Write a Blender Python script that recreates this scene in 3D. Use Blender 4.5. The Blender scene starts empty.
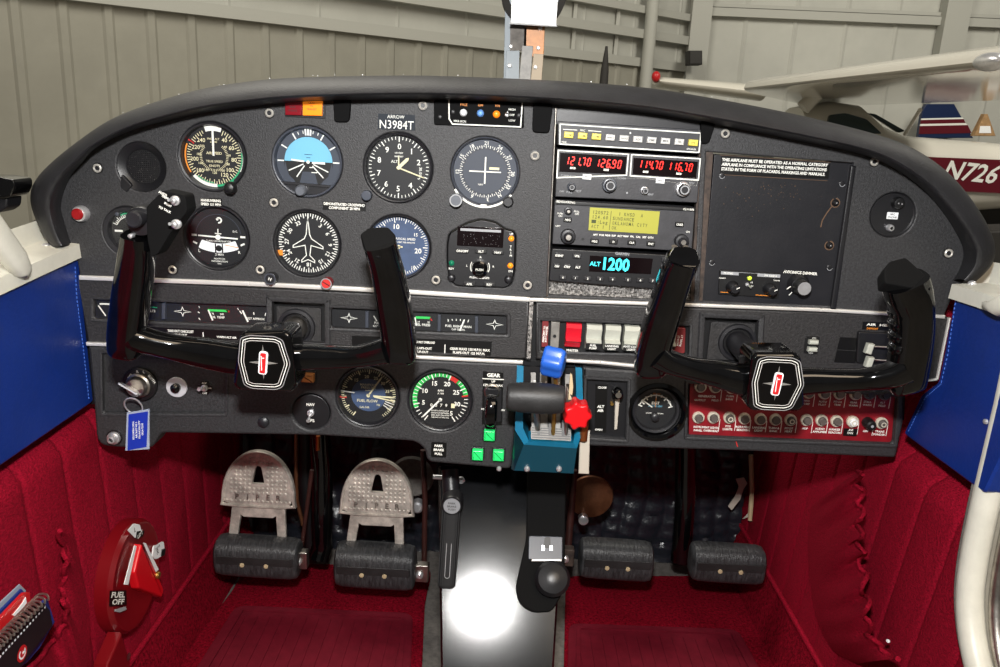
import bpy, bmesh, math, random
from mathutils import Vector, Matrix, noise
random.seed(7)
PI = math.pi
# ---------------------------------------------------------------- camera and plane geometry
# metres. The camera stands at O, forward is +y, z is up; the instrument panel is the vertical plane y = YP.
F, CX, CY = 800.0, 500.0, 333.5
EZ = 1.7
O = Vector((0, 0, EZ))
YP = 0.83
pit, rol = math.radians(15.0), math.atan(0.05)
fw = Vector((0, math.cos(pit), -math.sin(pit)))
r0, u0 = Vector((1, 0, 0)), Vector((0, math.sin(pit), math.cos(pit)))
ex = r0 * math.cos(rol) + u0 * math.sin(rol)
eu = u0 * math.cos(rol) - r0 * math.sin(rol)
def ray(px, py): return fw + ex * ((px - CX) / F) + eu * ((CY - py) / F)
def pt(px, py, d=0.0):            # point on the plane parallel to the panel, d metres towards the pilot
    r = ray(px, py); return O + r * ((YP - d) / r.y)
def hx(px, py, X):
    r = ray(px, py); return O + r * (X / r.x)
def hz(px, py, Z):                # Z relative to the eye
    r = ray(px, py); return O + r * (Z / r.z)
def at(px, py, Y):
    r = ray(px, py); return O + r * (Y / r.y)
def hpl(px, py, q, n):            # any plane through q with normal n
    r = ray(px, py); return O + r * ((q - O).dot(n) / r.dot(n))
def scl(p): return (p - O).dot(fw) / F

# ---------------------------------------------------------------- materials
def lin(c):
    return tuple((v / 255 / 12.92) if v / 255 <= 0.04045 else ((v / 255 + 0.055) / 1.055) ** 2.4 for v in c) + (1.0,)
MATS = {}
def mat(name, col, rough=.5, metal=0.0, bump=0.0, bscale=800, mott=0.0, mscale=12, coat=0.0, emit=0.0, ecol=None, spec=.5, stretch=None, col2=None, bdist=.0006, sheen=0.0):
    m = bpy.data.materials.new(name); m.use_nodes = True
    nt = m.node_tree; N = nt.nodes; Lk = nt.links
    b = N['Principled BSDF']
    b.inputs['Base Color'].default_value = lin(col)
    b.inputs['Roughness'].default_value = rough
    b.inputs['Metallic'].default_value = metal
    b.inputs['Coat Weight'].default_value = coat
    b.inputs['Coat Roughness'].default_value = .08
    b.inputs['Specular IOR Level'].default_value = spec
    if sheen:
        b.inputs['Sheen Weight'].default_value = sheen; b.inputs['Sheen Tint'].default_value = lin(col)
    if emit:
        b.inputs['Emission Color'].default_value = lin(ecol or col); b.inputs['Emission Strength'].default_value = emit
    if bump or mott:
        tc = N.new('ShaderNodeTexCoord'); src = tc.outputs['Object']
        if stretch:
            mp = N.new('ShaderNodeMapping'); mp.inputs['Scale'].default_value = stretch
            Lk.new(src, mp.inputs['Vector']); src = mp.outputs['Vector']
    if bump:
        n = N.new('ShaderNodeTexNoise'); n.inputs['Scale'].default_value = bscale; n.inputs['Detail'].default_value = 3
        Lk.new(src, n.inputs['Vector'])
        bp = N.new('ShaderNodeBump'); bp.inputs['Strength'].default_value = bump; bp.inputs['Distance'].default_value = bdist
        Lk.new(n.outputs['Fac'], bp.inputs['Height']); Lk.new(bp.outputs['Normal'], b.inputs['Normal'])
    if mott:
        n2 = N.new('ShaderNodeTexNoise'); n2.inputs['Scale'].default_value = mscale; n2.inputs['Detail'].default_value = 6
        n2.inputs['Roughness'].default_value = .65
        Lk.new(src, n2.inputs['Vector'])
        cr = N.new('ShaderNodeValToRGB')
        c1 = lin(col); c2 = lin(col2) if col2 else tuple(min(1, v * (1 + mott * 2)) for v in c1[:3]) + (1,)
        c0 = c1 if col2 else tuple(v * (1 - mott) for v in c1[:3]) + (1,)
        cr.color_ramp.elements[0].position = .35; cr.color_ramp.elements[1].position = .68
        cr.color_ramp.elements[0].color = c0; cr.color_ramp.elements[1].color = c2
        Lk.new(n2.outputs['Fac'], cr.inputs['Fac']); Lk.new(cr.outputs['Color'], b.inputs['Base Color'])
    MATS[name] = m
    return m
M = {}
def D(k, *a, **kw): M[k] = mat(k, *a, **kw)
D('panel', (41, 41, 43), .55, bump=.8, bscale=700, mott=.4, mscale=420)
D('panel2', (38, 37, 38), .5, bump=.9, bscale=560, mott=.4, mscale=380)
D('shield', (30, 30, 33), .5, bump=.5, bscale=600, mott=.15, mscale=60)
D('bezel', (30, 30, 34), .4, bump=.1, bscale=500)
D('bezel_grey', (64, 68, 78), .4)
D('black', (14, 14, 16), .45)
D('satin', (24, 24, 27), .38, bump=.1, bscale=400)
D('gloss', (5, 5, 6), .09, coat=.3, mott=.3, mscale=30)
D('face', (14, 15, 20), .6)
D('face_blue', (58, 76, 108), .6, mott=.1, mscale=60)
D('face_grey', (56, 62, 74), .6)
D('white', (235, 235, 228), .6)
D('cream', (226, 218, 180), .6)
D('white_paint', (208, 206, 194), .4, bump=.1, bscale=60, mott=.05, mscale=30)
D('grey_mark', (150, 152, 156), .6)
D('green', (30, 160, 110), .6)
D('lime', (50, 200, 90), .5)
D('orange', (232, 140, 40), .5)
D('red', (140, 12, 18), .4)
D('redmark', (200, 40, 36), .5)
D('darkred', (120, 16, 24), .5)
D('amberlens', (255, 140, 30), .25, emit=.35)
D('redlens', (122, 12, 26), .25, emit=.05)
D('greenlens', (40, 215, 110), .3, emit=.25)
D('bluelens', (110, 160, 230), .2)
D('sky', (112, 178, 208), .6)
D('chrome', (225, 225, 228), .3, metal=.75, mott=.06, mscale=90)
D('steel', (170, 165, 158), .35, metal=1.0, bump=.2, bscale=300, mott=.2, mscale=60)
D('trimmetal', (238, 236, 232), .38, metal=.55)
D('castal', (206, 198, 188), .42, metal=.55, bump=.4, bscale=350, mott=.25, mscale=50)
D('copper', (180, 105, 60), .35, metal=.9)
D('brass', (190, 150, 80), .35, metal=.9)
D('knob_grey', (92, 96, 104), .35)
D('radio', (50, 50, 54), .5, bump=.25, bscale=500, mott=.12, mscale=90)
D('radio_grey', (92, 92, 92), .55, mott=.1, mscale=90)
D('lens_black', (16, 8, 10), .15)
D('seg_red', (255, 40, 30), .4, emit=1.5, ecol=(255, 30, 22))
D('seg_cyan', (60, 215, 230), .4, emit=1.1)
D('lcd', (158, 156, 56), .5, emit=.08)
D('lcd_ink', (58, 66, 20), .6)
D('btn_yellow', (232, 212, 90), .4, emit=.1)
D('btn_white', (206, 204, 200), .4)
D('btn_dark', (40, 40, 43), .4)
D('green_dark', (10, 110, 80), .3)
D('foam', (24, 24, 26), .9, bump=1.0, bscale=420, mott=1.2, mscale=420, col2=(190, 186, 182), bdist=.003)
D('rust_edge', (78, 64, 56), .7, mott=.3, mscale=70, col2=(22, 19, 18))
D('grip_black', (22, 22, 24), .68, spec=.3, bump=.2, bscale=300)
D('plate', (17, 18, 24), .42, bump=.15, bscale=300, mott=.3, mscale=14, col2=(30, 30, 34))
D('scuff', (88, 66, 48), .7)
D('placard', (10, 10, 11), .35)
D('placard_grey', (50, 54, 60), .8, spec=.2)
D('collar_pale', (190, 190, 196), .3)
D('matte_black', (7, 7, 8), .8, spec=.15)
D('lever_grey', (112, 110, 106), .5, mott=.2, mscale=80)
D('dull_copper', (104, 66, 44), .4, metal=.6, mott=.3, mscale=40)
D('dark_rod', (52, 24, 20), .5, mott=.3, mscale=40)
D('screwring', (196, 192, 184), .35, metal=.35)
D('signal_green', (196, 220, 60), .3, emit=.3)
D('rocker', (176, 178, 168), .4, mott=.05, mscale=60)
D('rocker_red', (200, 22, 42), .35)
D('maroon', (112, 34, 36), .45)
D('breaker_red', (124, 16, 28), .4, mott=.15, mscale=40)
D('breaker_btn', (88, 80, 76), .45)
D('ring_white', (222, 214, 196), .35, metal=.3)
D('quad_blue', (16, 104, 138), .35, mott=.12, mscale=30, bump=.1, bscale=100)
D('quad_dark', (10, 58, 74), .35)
D('knob_blue', (38, 92, 190), .32)
D('knob_red', (206, 18, 26), .3)
D('rubber', (34, 34, 35), .5, bump=.3, bscale=500, mott=.25, mscale=30)
D('pedal_rubber', (50, 51, 53), .42, bump=.7, bscale=160, mott=.45, mscale=60, stretch=(5, 1, 1), bdist=.0015)
D('white_bar', (186, 178, 166), .5)
D('key_tag', (26, 54, 168), .3)
D('tag_edge', (160, 170, 190), .2)
D('redcloth', (138, 13, 36), .95, bump=1.0, bscale=330, mott=.30, mscale=330, bdist=.0022, stretch=(1, 1, 2.4), spec=.08)
D('carpet', (112, 8, 26), 1.0, bump=1.0, bscale=500, mott=.45, mscale=240, bdist=.003, spec=.05)
D('matrib', (98, 16, 32), .75, spec=.12, bump=.2, bscale=400, mott=.1, mscale=60)
D('bluevinyl', (12, 44, 122), .42, bump=.5, bscale=200, mott=.1, mscale=8, bdist=.001)
D('bluestitch', (70, 110, 200), .6)
D('quilt', (30, 33, 40), .3, bump=.6, bscale=60, bdist=.004)
D('console', (6, 7, 10), .135, spec=.35, bump=.05, bscale=700, mott=.3, mscale=40)
D('fuel_red', (112, 10, 18), .3)
D('fuel_bright', (205, 16, 28), .3)
D('greycarpet', (96, 92, 88), .95, bump=.8, bscale=400, mott=.2, mscale=100)
D('tanline', (196, 176, 140), .7)
D('card', (236, 238, 240), .6)
D('binder_red', (190, 30, 34), .35)
D('binder_blue', (30, 50, 120), .35)
D('plastic_clear', (150, 160, 175), .15)
D('hangar', (140, 138, 127), .7, mott=.06, mscale=1.5)
D('hangar2', (176, 176, 168), .7, mott=.05, mscale=1.2)
D('girt', (166, 166, 158), .6)
D('concrete', (140, 136, 128), .8, mott=.15, mscale=2)
D('wingwhite', (206, 202, 192), .12, coat=.5)
D('acwhite', (214, 210, 198), .25, coat=.3)
D('acmaroon', (92, 16, 30), .3)
D('acblue', (18, 36, 74), .35)
D('acglass', (40, 52, 50), .08)
D('wood', (150, 118, 80), .7, mott=.2, mscale=20)
D('dark_ext', (40, 38, 36), .7)
D('post_grey', (128, 136, 142), .6)
D('post_cream', (150, 136, 116), .6)
D('post_orange', (170, 112, 60), .5, mott=.2, mscale=60)
def glassmat(name, ior=1.45, tint=(255, 255, 255)):
    m = bpy.data.materials.new(name); m.use_nodes = True
    nt = m.node_tree; N = nt.nodes; N.remove(N['Principled BSDF'])
    t = N.new('ShaderNodeBsdfTransparent'); t.inputs['Color'].default_value = lin(tint)
    g = N.new('ShaderNodeBsdfGlossy'); g.inputs['Roughness'].default_value = .05
    lw = N.new('ShaderNodeFresnel'); lw.inputs['IOR'].default_value = ior
    mx = N.new('ShaderNodeMixShader')
    nt.links.new(lw.outputs['Fac'], mx.inputs['Fac']); nt.links.new(t.outputs[0], mx.inputs[1]); nt.links.new(g.outputs[0], mx.inputs[2])
    nt.links.new(mx.outputs[0], N['Material Output'].inputs['Surface'])
    M[name] = m
glassmat('glass'); glassmat('plexiglass', 1.10)

# ---------------------------------------------------------------- objects
COL = bpy.context.scene.collection
def empty(name, loc, label=None, cat=None, group=None, kind=None):
    o = bpy.data.objects.new(name, None); COL.objects.link(o); o.location = loc; o.empty_display_size = .02
    tag(o, label, cat, group, kind); return o
def tag(o, label=None, cat=None, group=None, kind=None):
    if label: o['label'] = label
    if cat: o['category'] = cat
    if group: o['group'] = group
    if kind: o['kind'] = kind
    return o
def rootloc(o):
    while o.parent: o = o.parent
    return Vector(o.location)

_txt = {}
def textgeo(s, bold=0.0):
    k = (s, bold)
    if k in _txt: return _txt[k]
    cu = bpy.data.curves.new('t', 'FONT'); cu.body = s; cu.size = 1.0; cu.resolution_u = 2; cu.offset = bold
    cu.align_x = 'CENTER'; cu.align_y = 'BOTTOM_BASELINE'
    o = bpy.data.objects.new('t', cu); COL.objects.link(o)
    dg = bpy.context.evaluated_depsgraph_get(); dg.update()
    me = bpy.data.meshes.new_from_object(o.evaluated_get(dg))
    vs = [(v.co.x, v.co.y) for v in me.vertices]; fs = [tuple(p.vertices) for p in me.polygons]
    bpy.data.objects.remove(o); bpy.data.curves.remove(cu); bpy.data.meshes.remove(me)
    _txt[k] = (vs, fs); return _txt[k]

class Fr:   # drawing frame on a plane facing the pilot; a right, b up in units of one photo pixel at that distance, h metres towards the viewer
    def __init__(s, px, py, d=0.0, tilt=0.0, lean=0.0, q=None, ux=None, uz=None):
        s.c = pt(px, py, d) if q is None else q
        s.k = scl(s.c)
        s.ux = Vector((math.cos(tilt), 0, -math.sin(tilt)))
        s.uz = Vector((math.sin(tilt), 0, math.cos(tilt)))
        s.n = Vector((0, -1, 0))
        if lean:
            R = Matrix.Rotation(lean, 3, 'X'); s.ux = R @ s.ux; s.uz = R @ s.uz; s.n = R @ s.n
        if ux is not None:
            s.ux = ux.normalized(); s.n = s.ux.cross(uz).normalized(); s.uz = s.n.cross(s.ux)
            if s.n.dot(s.c - O) > 0: s.n = -s.n
    def p(s, a, b, h=0.0): return s.c + s.ux * (a * s.k) + s.uz * (b * s.k) + s.n * h
    def L(s, px, py):
        v = hpl(px, py, s.c, s.n) - s.c
        return (v.dot(s.ux) / s.k / s.ux.length_squared, v.dot(s.uz) / s.k)

def offset2(poly, c):   # shrink a polygon by c
    n = len(poly); A = sum(poly[i][0] * poly[(i + 1) % n][1] - poly[(i + 1) % n][0] * poly[i][1] for i in range(n))
    sg = 1 if A > 0 else -1; out = []
    for i in range(n):
        x0, y0 = poly[i - 1]; x1, y1 = poly[i]; x2, y2 = poly[(i + 1) % n]
        e1 = Vector((x1 - x0, y1 - y0)); e2 = Vector((x2 - x1, y2 - y1))
        if e1.length < 1e-12 or e2.length < 1e-12: out.append((x1, y1)); continue
        e1.normalize(); e2.normalize()
        n1 = Vector((-e1.y, e1.x)) * sg; n2 = Vector((-e2.y, e2.x)) * sg
        m = n1 + n2; k = m.dot(n1)
        if k < .2: k = .2
        m = m / k
        out.append((x1 + m.x * c, y1 + m.y * c))
    return out
def rounded(poly, r, n=4):
    out = []; N = len(poly)
    for i in range(N):
        p0, p1, p2 = Vector(poly[i - 1]), Vector(poly[i]), Vector(poly[(i + 1) % N])
        rr = r[i] if isinstance(r, (list, tuple)) else r
        a = (p0 - p1); b = (p2 - p1); t = min(rr, a.length * .45, b.length * .45)
        A = p1 + a.normalized() * t; B = p1 + b.normalized() * t
        for k in range(n + 1):
            u = k / n; out.append(tuple(A * (1 - u) ** 2 + p1 * 2 * u * (1 - u) + B * u * u))
    return out
def rrect(a0, b0, a1, b1, r=1.0, n=3): return rounded([(a0, b0), (a1, b0), (a1, b1), (a0, b1)], r, n)
def circ(a, b, r, n=32): return [(a + r * math.cos(2 * PI * i / n), b + r * math.sin(2 * PI * i / n)) for i in range(n)]
def spl(pts, n=6, closed=False):   # Catmull-Rom
    P = [Vector(p) for p in pts]; out = []; N = len(P); rng = range(N) if closed else range(N - 1)
    for i in rng:
        p1, p2 = P[i], P[(i + 1) % N]
        p0 = P[i - 1] if (closed or i > 0) else p1 * 2 - p2
        p3 = P[(i + 2) % N] if (closed or i < N - 2) else p2 * 2 - p1
        for k in range(n):
            t = k / n
            out.append(.5 * ((2 * p1) + (p2 - p0) * t + (2 * p0 - 5 * p1 + 4 * p2 - p3) * t * t + (3 * p1 - p0 - 3 * p2 + p3) * t ** 3))
    if not closed: out.append(P[-1])
    return out

class MB:
    def __init__(s, *mats): s.bm = bmesh.new(); s.mats = list(mats); s.mi = 0
    def use(s, name):
        if name not in s.mats: s.mats.append(name)
        s.mi = s.mats.index(name); return s
    def face(s, vs):
        try: f = s.bm.faces.new(vs); f.material_index = s.mi; return f
        except ValueError: return None
    def poly(s, pts):
        s.face([s.bm.verts.new(p) for p in pts]); return s
    def grid(s, rows, cu=False, cv=False, cap0=False, cap1=False):   # rows of points; cu closes each row, cv closes the rows
        V = [[s.bm.verts.new(p) for p in r] for r in rows]; n = len(V[0])
        for i in range(len(V) if cv else len(V) - 1):
            A, B = V[i], V[(i + 1) % len(V)]
            for j in range(n if cu else n - 1): s.face([A[j], A[(j + 1) % n], B[(j + 1) % n], B[j]])
        if cap0: s.face(V[0][::-1])
        if cap1: s.face(V[-1])
        return s
    def ext(s, fr, poly, h0, h1, ch=0.0):   # prism of a 2-D polygon in a frame from h0 (back) to h1 (front), chamfered front edge ch in metres
        rows = [[fr.p(a, b, h0) for a, b in poly]]
        if ch:
            rows.append([fr.p(a, b, h1 - ch) for a, b in poly])
            q = offset2(poly, ch * .35 / fr.k); rows.append([fr.p(a, b, h1 - ch * .35) for a, b in q])
            q = offset2(poly, ch / fr.k); rows.append([fr.p(a, b, h1) for a, b in q])
        else: rows.append([fr.p(a, b, h1) for a, b in poly])
        return s.grid(rows, cu=True, cap0=True, cap1=True)
    def flat(s, fr, poly, h): return s.poly([fr.p(a, b, h) for a, b in poly])
    def rect(s, fr, a0, b0, a1, b1, h0, h1, ch=0.0, r=0.0):
        return s.ext(fr, rrect(a0, b0, a1, b1, r) if r else [(a0, b0), (a1, b0), (a1, b1), (a0, b1)], h0, h1, ch)
    def lathe(s, fr, a, b, prof, n=40, cap0=False, cap1=False):
        rows = []
        for r, h in prof: rows.append([fr.p(a + r * math.cos(2 * PI * i / n), b + r * math.sin(2 * PI * i / n), h) for i in range(n)])
        return s.grid(rows, cu=True, cap0=cap0, cap1=cap1)
    def disc(s, fr, a, b, r, h, n=36): return s.flat(fr, circ(a, b, r, n), h)
    def arc(s, fr, r0_, r1_, a0, a1, h, n=0, c=(0, 0)):
        n = n or max(2, int(abs(a1 - a0) / 5)); rows = []
        for rr in (r0_, r1_):
            rows.append([fr.p(c[0] + rr * math.sin(math.radians(a0 + (a1 - a0) * i / n)), c[1] + rr * math.cos(math.radians(a0 + (a1 - a0) * i / n)), h) for i in range(n + 1)])
        return s.grid(rows)
    def tick(s, fr, ang, r0_, r1_, w, h, c=(0, 0)):
        t = math.radians(ang); dx, dy = math.sin(t), math.cos(t); nx, ny = dy * w / 2, -dx * w / 2
        return s.flat(fr, [(c[0] + dx * r0_ - nx, c[1] + dy * r0_ - ny), (c[0] + dx * r1_ - nx, c[1] + dy * r1_ - ny), (c[0] + dx * r1_ + nx, c[1] + dy * r1_ + ny), (c[0] + dx * r0_ + nx, c[1] + dy * r0_ + ny)], h)
    def line(s, fr, p, q, w, h):
        dx, dy = q[0] - p[0], q[1] - p[1]; l = math.hypot(dx, dy) or 1; nx, ny = -dy / l * w / 2, dx / l * w / 2
        return s.flat(fr, [(p[0] - nx, p[1] - ny), (q[0] - nx, q[1] - ny), (q[0] + nx, q[1] + ny), (p[0] + nx, p[1] + ny)], h)
    def needle(s, fr, ang, tail, r, w, h, c=(0, 0), tipw=.3, th=.0006):
        t = math.radians(ang); dx, dy = math.sin(t), math.cos(t)
        P = []
        for rr, ww in ((-tail, w), (r * .85, w), (r, w * tipw)): P.append((c[0] + dx * rr - dy * ww / 2, c[1] + dy * rr + dx * ww / 2))
        for rr, ww in ((r, w * tipw), (r * .85, w), (-tail, w)): P.append((c[0] + dx * rr + dy * ww / 2, c[1] + dy * rr - dx * ww / 2))
        return s.ext(fr, P, h - th, h)
    def outline(s, fr, poly, w, h, closed=True):
        q = offset2(poly, w); n = len(poly)
        for i in range(n if closed else n - 1):
            j = (i + 1) % n; s.flat(fr, [poly[i], poly[j], q[j], q[i]], h)
        return s
    def text(s, fr, t, a, b, cap, h=.0003, rot=0.0, wid=None, bold=0.01):   # cap = capital height in px, centred on (a, b); rot clockwise degrees
        vs, fs = textgeo(t, bold)
        if not vs: return s
        k = cap / .70; xs = [v[0] for v in vs]; w = (max(xs) - min(xs)) * k; cx = (max(xs) + min(xs)) / 2
        kx = k * (wid / w if wid else 1.0); cr, sr = math.cos(math.radians(-rot)), math.sin(math.radians(-rot))
        V = []
        for x, y in vs:
            X, Y = (x - cx) * kx, y * k - cap / 2
            V.append(s.bm.verts.new(fr.p(a + X * cr - Y * sr, b + X * sr + Y * cr, h)))
        for f in fs: s.face([V[i] for i in f])
        return s
    def tube(s, path, rad, n=12, caps=True):
        P = [Vector(p) for p in path]; R = rad if isinstance(rad, (list, tuple)) else [rad] * len(P); rows = []
        u = None
        for i, p in enumerate(P):
            t = (P[min(i + 1, len(P) - 1)] - P[max(i - 1, 0)])
            if t.length < 1e-9: t = Vector((0, 0, 1))
            t.normalize()
            if u is None: u = t.orthogonal().normalized()
            u = (u - t * u.dot(t)).normalized(); v = t.cross(u)
            rows.append([p + (u * math.cos(2 * PI * k / n) + v * math.sin(2 * PI * k / n)) * R[i] for k in range(n)])
        return s.grid(rows, cu=True, cap0=caps, cap1=caps)
    def loft(s, secs, n=28, caps=True):   # secs: (centre, X axis, Y axis, half width, half height, exponent)
        rows = []
        for c, X, Y, w, hh, e in secs:
            r = []
            for k in range(n):
                t = 2 * PI * k / n; cs, sn = math.cos(t), math.sin(t)
                r.append(c + X * (w * math.copysign(abs(cs) ** (2 / e), cs)) + Y * (hh * math.copysign(abs(sn) ** (2 / e), sn)))
            rows.append(r)
        return s.grid(rows, cu=True, cap0=caps, cap1=caps)
    def box(s, c, sx, sy, sz, R=None):
        c = Vector(c); v = []
        for i in (-1, 1):
            for j in (-1, 1):
                for k in (-1, 1):
                    w = Vector((i * sx / 2, j * sy / 2, k * sz / 2)); v.append(s.bm.verts.new(c + (R @ w if R else w)))
        for q in ((0, 1, 3, 2), (4, 6, 7, 5), (0, 4, 5, 1), (2, 3, 7, 6), (0, 2, 6, 4), (1, 5, 7, 3)): s.face([v[i] for i in q])
        return s
    def ball(s, c, rx, ry=None, rz=None, n=16, m=10):
        ry = ry or rx; rz = rz or rx; c = Vector(c); rows = []
        for i in range(m + 1):
            t = PI * i / m; rr = max(math.sin(t), 1e-3)
            rows.append([c + Vector((rx * rr * math.cos(2 * PI * k / n), ry * rr * math.sin(2 * PI * k / n), rz * math.cos(t))) for k in range(n)])
        return s.grid(rows, cu=True, cap0=True, cap1=True)
    def build(s, name, parent=None, label=None, cat=None, group=None, kind=None, smooth=35, bevel=0):
        bm = s.bm
        bmesh.ops.recalc_face_normals(bm, faces=bm.faces[:])
        me = bpy.data.meshes.new(name)
        if parent is None:
            if len(bm.verts):
                xs = [v.co for v in bm.verts]; loc = Vector([(min(c[i] for c in xs) + max(c[i] for c in xs)) / 2 for i in range(3)])
                loc.z = min(c[2] for c in xs)
            else: loc = Vector((0, 0, 0))
        else: loc = rootloc(parent)
        for v in bm.verts: v.co -= loc
        bm.to_mesh(me); bm.free()
        for k in s.mats: me.materials.append(M[k])
        if smooth:
            for p in me.polygons: p.use_smooth = True
            me.set_sharp_from_angle(angle=math.radians(smooth))
        o = bpy.data.objects.new(name, me); COL.objects.link(o)
        if parent is None: o.location = loc
        else: o.parent = parent
        if smooth and len(me.polygons) < 40000:
            wn = o.modifiers.new('wn', 'WEIGHTED_NORMAL'); wn.keep_sharp = True
        return tag(o, label, cat, group, kind)

def plate(name, matname, outer, holes, d, thick, bev, parent, label=None, **kw):   # flat moulded plate with holes; outer, holes in photo px on plane d
    cu = bpy.data.curves.new('c', 'CURVE'); cu.dimensions = '2D'; cu.fill_mode = 'BOTH'
    cu.bevel_depth = bev; cu.bevel_resolution = 2; cu.extrude = max(thick / 2 - bev, 0.0001); cu.offset = -bev
    def add(P, ccw):
        A = sum(P[i][0] * P[(i + 1) % len(P)][1] - P[(i + 1) % len(P)][0] * P[i][1] for i in range(len(P)))
        if (A > 0) != ccw: P = P[::-1]
        sp = cu.splines.new('POLY'); sp.points.add(len(P) - 1); sp.use_cyclic_u = True
        for q, (x, z) in zip(sp.points, P): q.co = (x, z, 0, 1)
    add([(v.x, v.z) for v in (pt(a, b, d) for a, b in outer)], True)
    for hp in holes:
        if callable(hp): P = hp()
        else: P = [(v.x, v.z) for v in (pt(a, b, d) for a, b in hp)]
        add(P, False)
    o = bpy.data.objects.new('c', cu); COL.objects.link(o)
    dg = bpy.context.evaluated_depsgraph_get(); dg.update()
    me = bpy.data.meshes.new_from_object(o.evaluated_get(dg)); bpy.data.objects.remove(o)
    L = rootloc(parent) if parent else Vector((0, 0, 0))
    for v in me.vertices:
        x, z, h = v.co; v.co = Vector((x, YP - d + thick / 2 - h, z)) - L
    me.materials.clear(); me.materials.append(M[matname])
    for p in me.polygons: p.use_smooth = True; p.material_index = 0
    me.set_sharp_from_angle(angle=math.radians(40))
    ob = bpy.data.objects.new(name, me); COL.objects.link(ob)
    wn = ob.modifiers.new('wn', 'WEIGHTED_NORMAL'); wn.keep_sharp = True
    if parent: ob.parent = parent
    return tag(ob, label, **kw)
def chole(px, py, R, d=0.0):   # circular hole of R px round a photo point
    c = pt(px, py, d); r = R * scl(c)
    return lambda: [(c.x + r * math.cos(2 * PI * i / 56), c.z + r * math.sin(2 * PI * i / 56)) for i in range(56)]
UH, MH, LH, RH = [], [], [], []   # holes of upper, middle, lower left and lower right plates
FLASH = 13.0
# ================================================================ INSTRUMENTS (upper panel)
DI = -.0065     # depth of the dial faces behind the panel surface
def knob(fr, a, b, r, h, root, mt='black', name='knob', label=None, cap=None, ribs=0):
    m = MB(mt)
    m.lathe(fr, a, b, [(r * .75, DI), (r * .75, .002), (r, .0025), (r, h * .8), (r * .85, h), (r * .3, h + .0004)], 24, cap1=True)
    if ribs:
        for i in range(ribs):
            t = 360 / ribs * i; m.tick(fr, t, r * .98, r * 1.08, .7, h * .8, (a, b))
    k = m.build(name, root, label)
    if cap:
        MB(cap).disc(fr, a, b, r * .62, h + .0008, 20).build('knob_cap', k)
    return k
def gauge(name, label, cat, px, py, R, face='face', bez='bezel', group=None, rim=.90, holes=UH, glass=True, marks=None, proud=.0015):
    fr = Fr(px, py, 0); root = empty(name, fr.c, label, cat, group)
    if holes is not None: holes.append(chole(px, py, R + .8))
    MB(bez).lathe(fr, 0, 0, [(R + .6, -.012), (R + .6, proud - .001), (R - .3, proud), (R * (rim + .03), proud - .0005), (R * rim, DI)], 56).build('bezel', root)
    MB(face).disc(fr, 0, 0, R * rim + .2, DI - .0003, 56).build('dial', root)
    MB('black').disc(fr, 0, 0, R + .6, -.0121, 32).build('housing_back', root)
    if marks:
        m = MB('white'); marks(m, fr, R * rim, root)
        m.build('dial_markings', root, smooth=0)
    if glass: MB('glass').disc(fr, 0, 0, R * (rim + .01), -.0015, 56).build('cover_glass', root)
    return root, fr
H = DI + .0004
HN = DI + .0022
# --- airspeed indicator
def m_asi(m, fr, R, root):
    m.use('white')
    ang = lambda v: 22 + (v - 40) * 1.62 if v < 240 else 335
    m.use('cream')
    for i in range(56):
        a = 22 + i * 5.7
        if a > 345: break
        m.tick(fr, a, R * (.80 if i % 2 else .74), R * .90, .75, H)
    for i, t in enumerate(['40', '60', '80', '100', '120', '140', '160', '180', '200', '220', '240']):
        a = [33, 62, 96, 128, 150, 168, 198, 226, 262, 296, 322][i]
        if t in ('140', '160'): continue
        m.text(fr, t, R * .66 * math.sin(math.radians(a)), R * .66 * math.cos(math.radians(a)), 3.9, H)
    for i in range(40):
        a = 40 + i * 7; m.tick(fr, a, R * .40, R * .48, .5, H)
    for i, t in enumerate(['40', '60', '80', '100', '120', '140', '160', '180', '200']):
        a = 50 + i * 32.5; m.text(fr, t, R * .50 * math.sin(math.radians(a)) , R * .52 * math.cos(math.radians(a)) , 2.3, H)
    m.text(fr, 'AIRSPEED', 0, 3.6, 2.6, H); m.text(fr, 'TRUE SPEED', 0, -4.6, 2.2, H); m.text(fr, 'KNOTS', 0, -9.0, 2.3, H)
    m.text(fr, 'PRESS ALT', 0, 17.5, 1.9, H); m.text(fr, 'x1000', 0, 14.6, 1.9, H)
    m.use('white'); m.arc(fr, R * .83, R * .99, -17, 17, H + .0001)
    m.arc(fr, R * .88, R * .99, 176, 228, H); m.arc(fr, R * .94, R * .99, 58, 118, H)
    m.use('green'); m.arc(fr, R * .90, R * .95, 80, 140, H); m.arc(fr, R * .91, R * .98, 140, 176, H + .0001); m.arc(fr, R * .83, R * .87, 182, 222, H)
    m.use('orange'); m.arc(fr, R * .93, R * .98, 236, 294, H)
    m.use('redmark'); m.tick(fr, 302, R * .76, R * .98, 1.4, H)
r_, f_ = gauge('airspeed_indicator', 'round airspeed dial with white, green and orange arcs, top left of panel', 'gauge', 212, 157, 33.5, marks=m_asi, rim=.91)
MB('white').needle(f_, 0, -1, 27, 1.9, HN, tipw=.9).build('needle', r_)
MB('black').lathe(f_, 21, -28.5, [(3.2, -.004), (3.2, .006), (6.0, .008), (6.2, .013), (4.6, .0165), (1.5, .018)], 24, cap1=True).build('adjuster_knob', r_)
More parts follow.
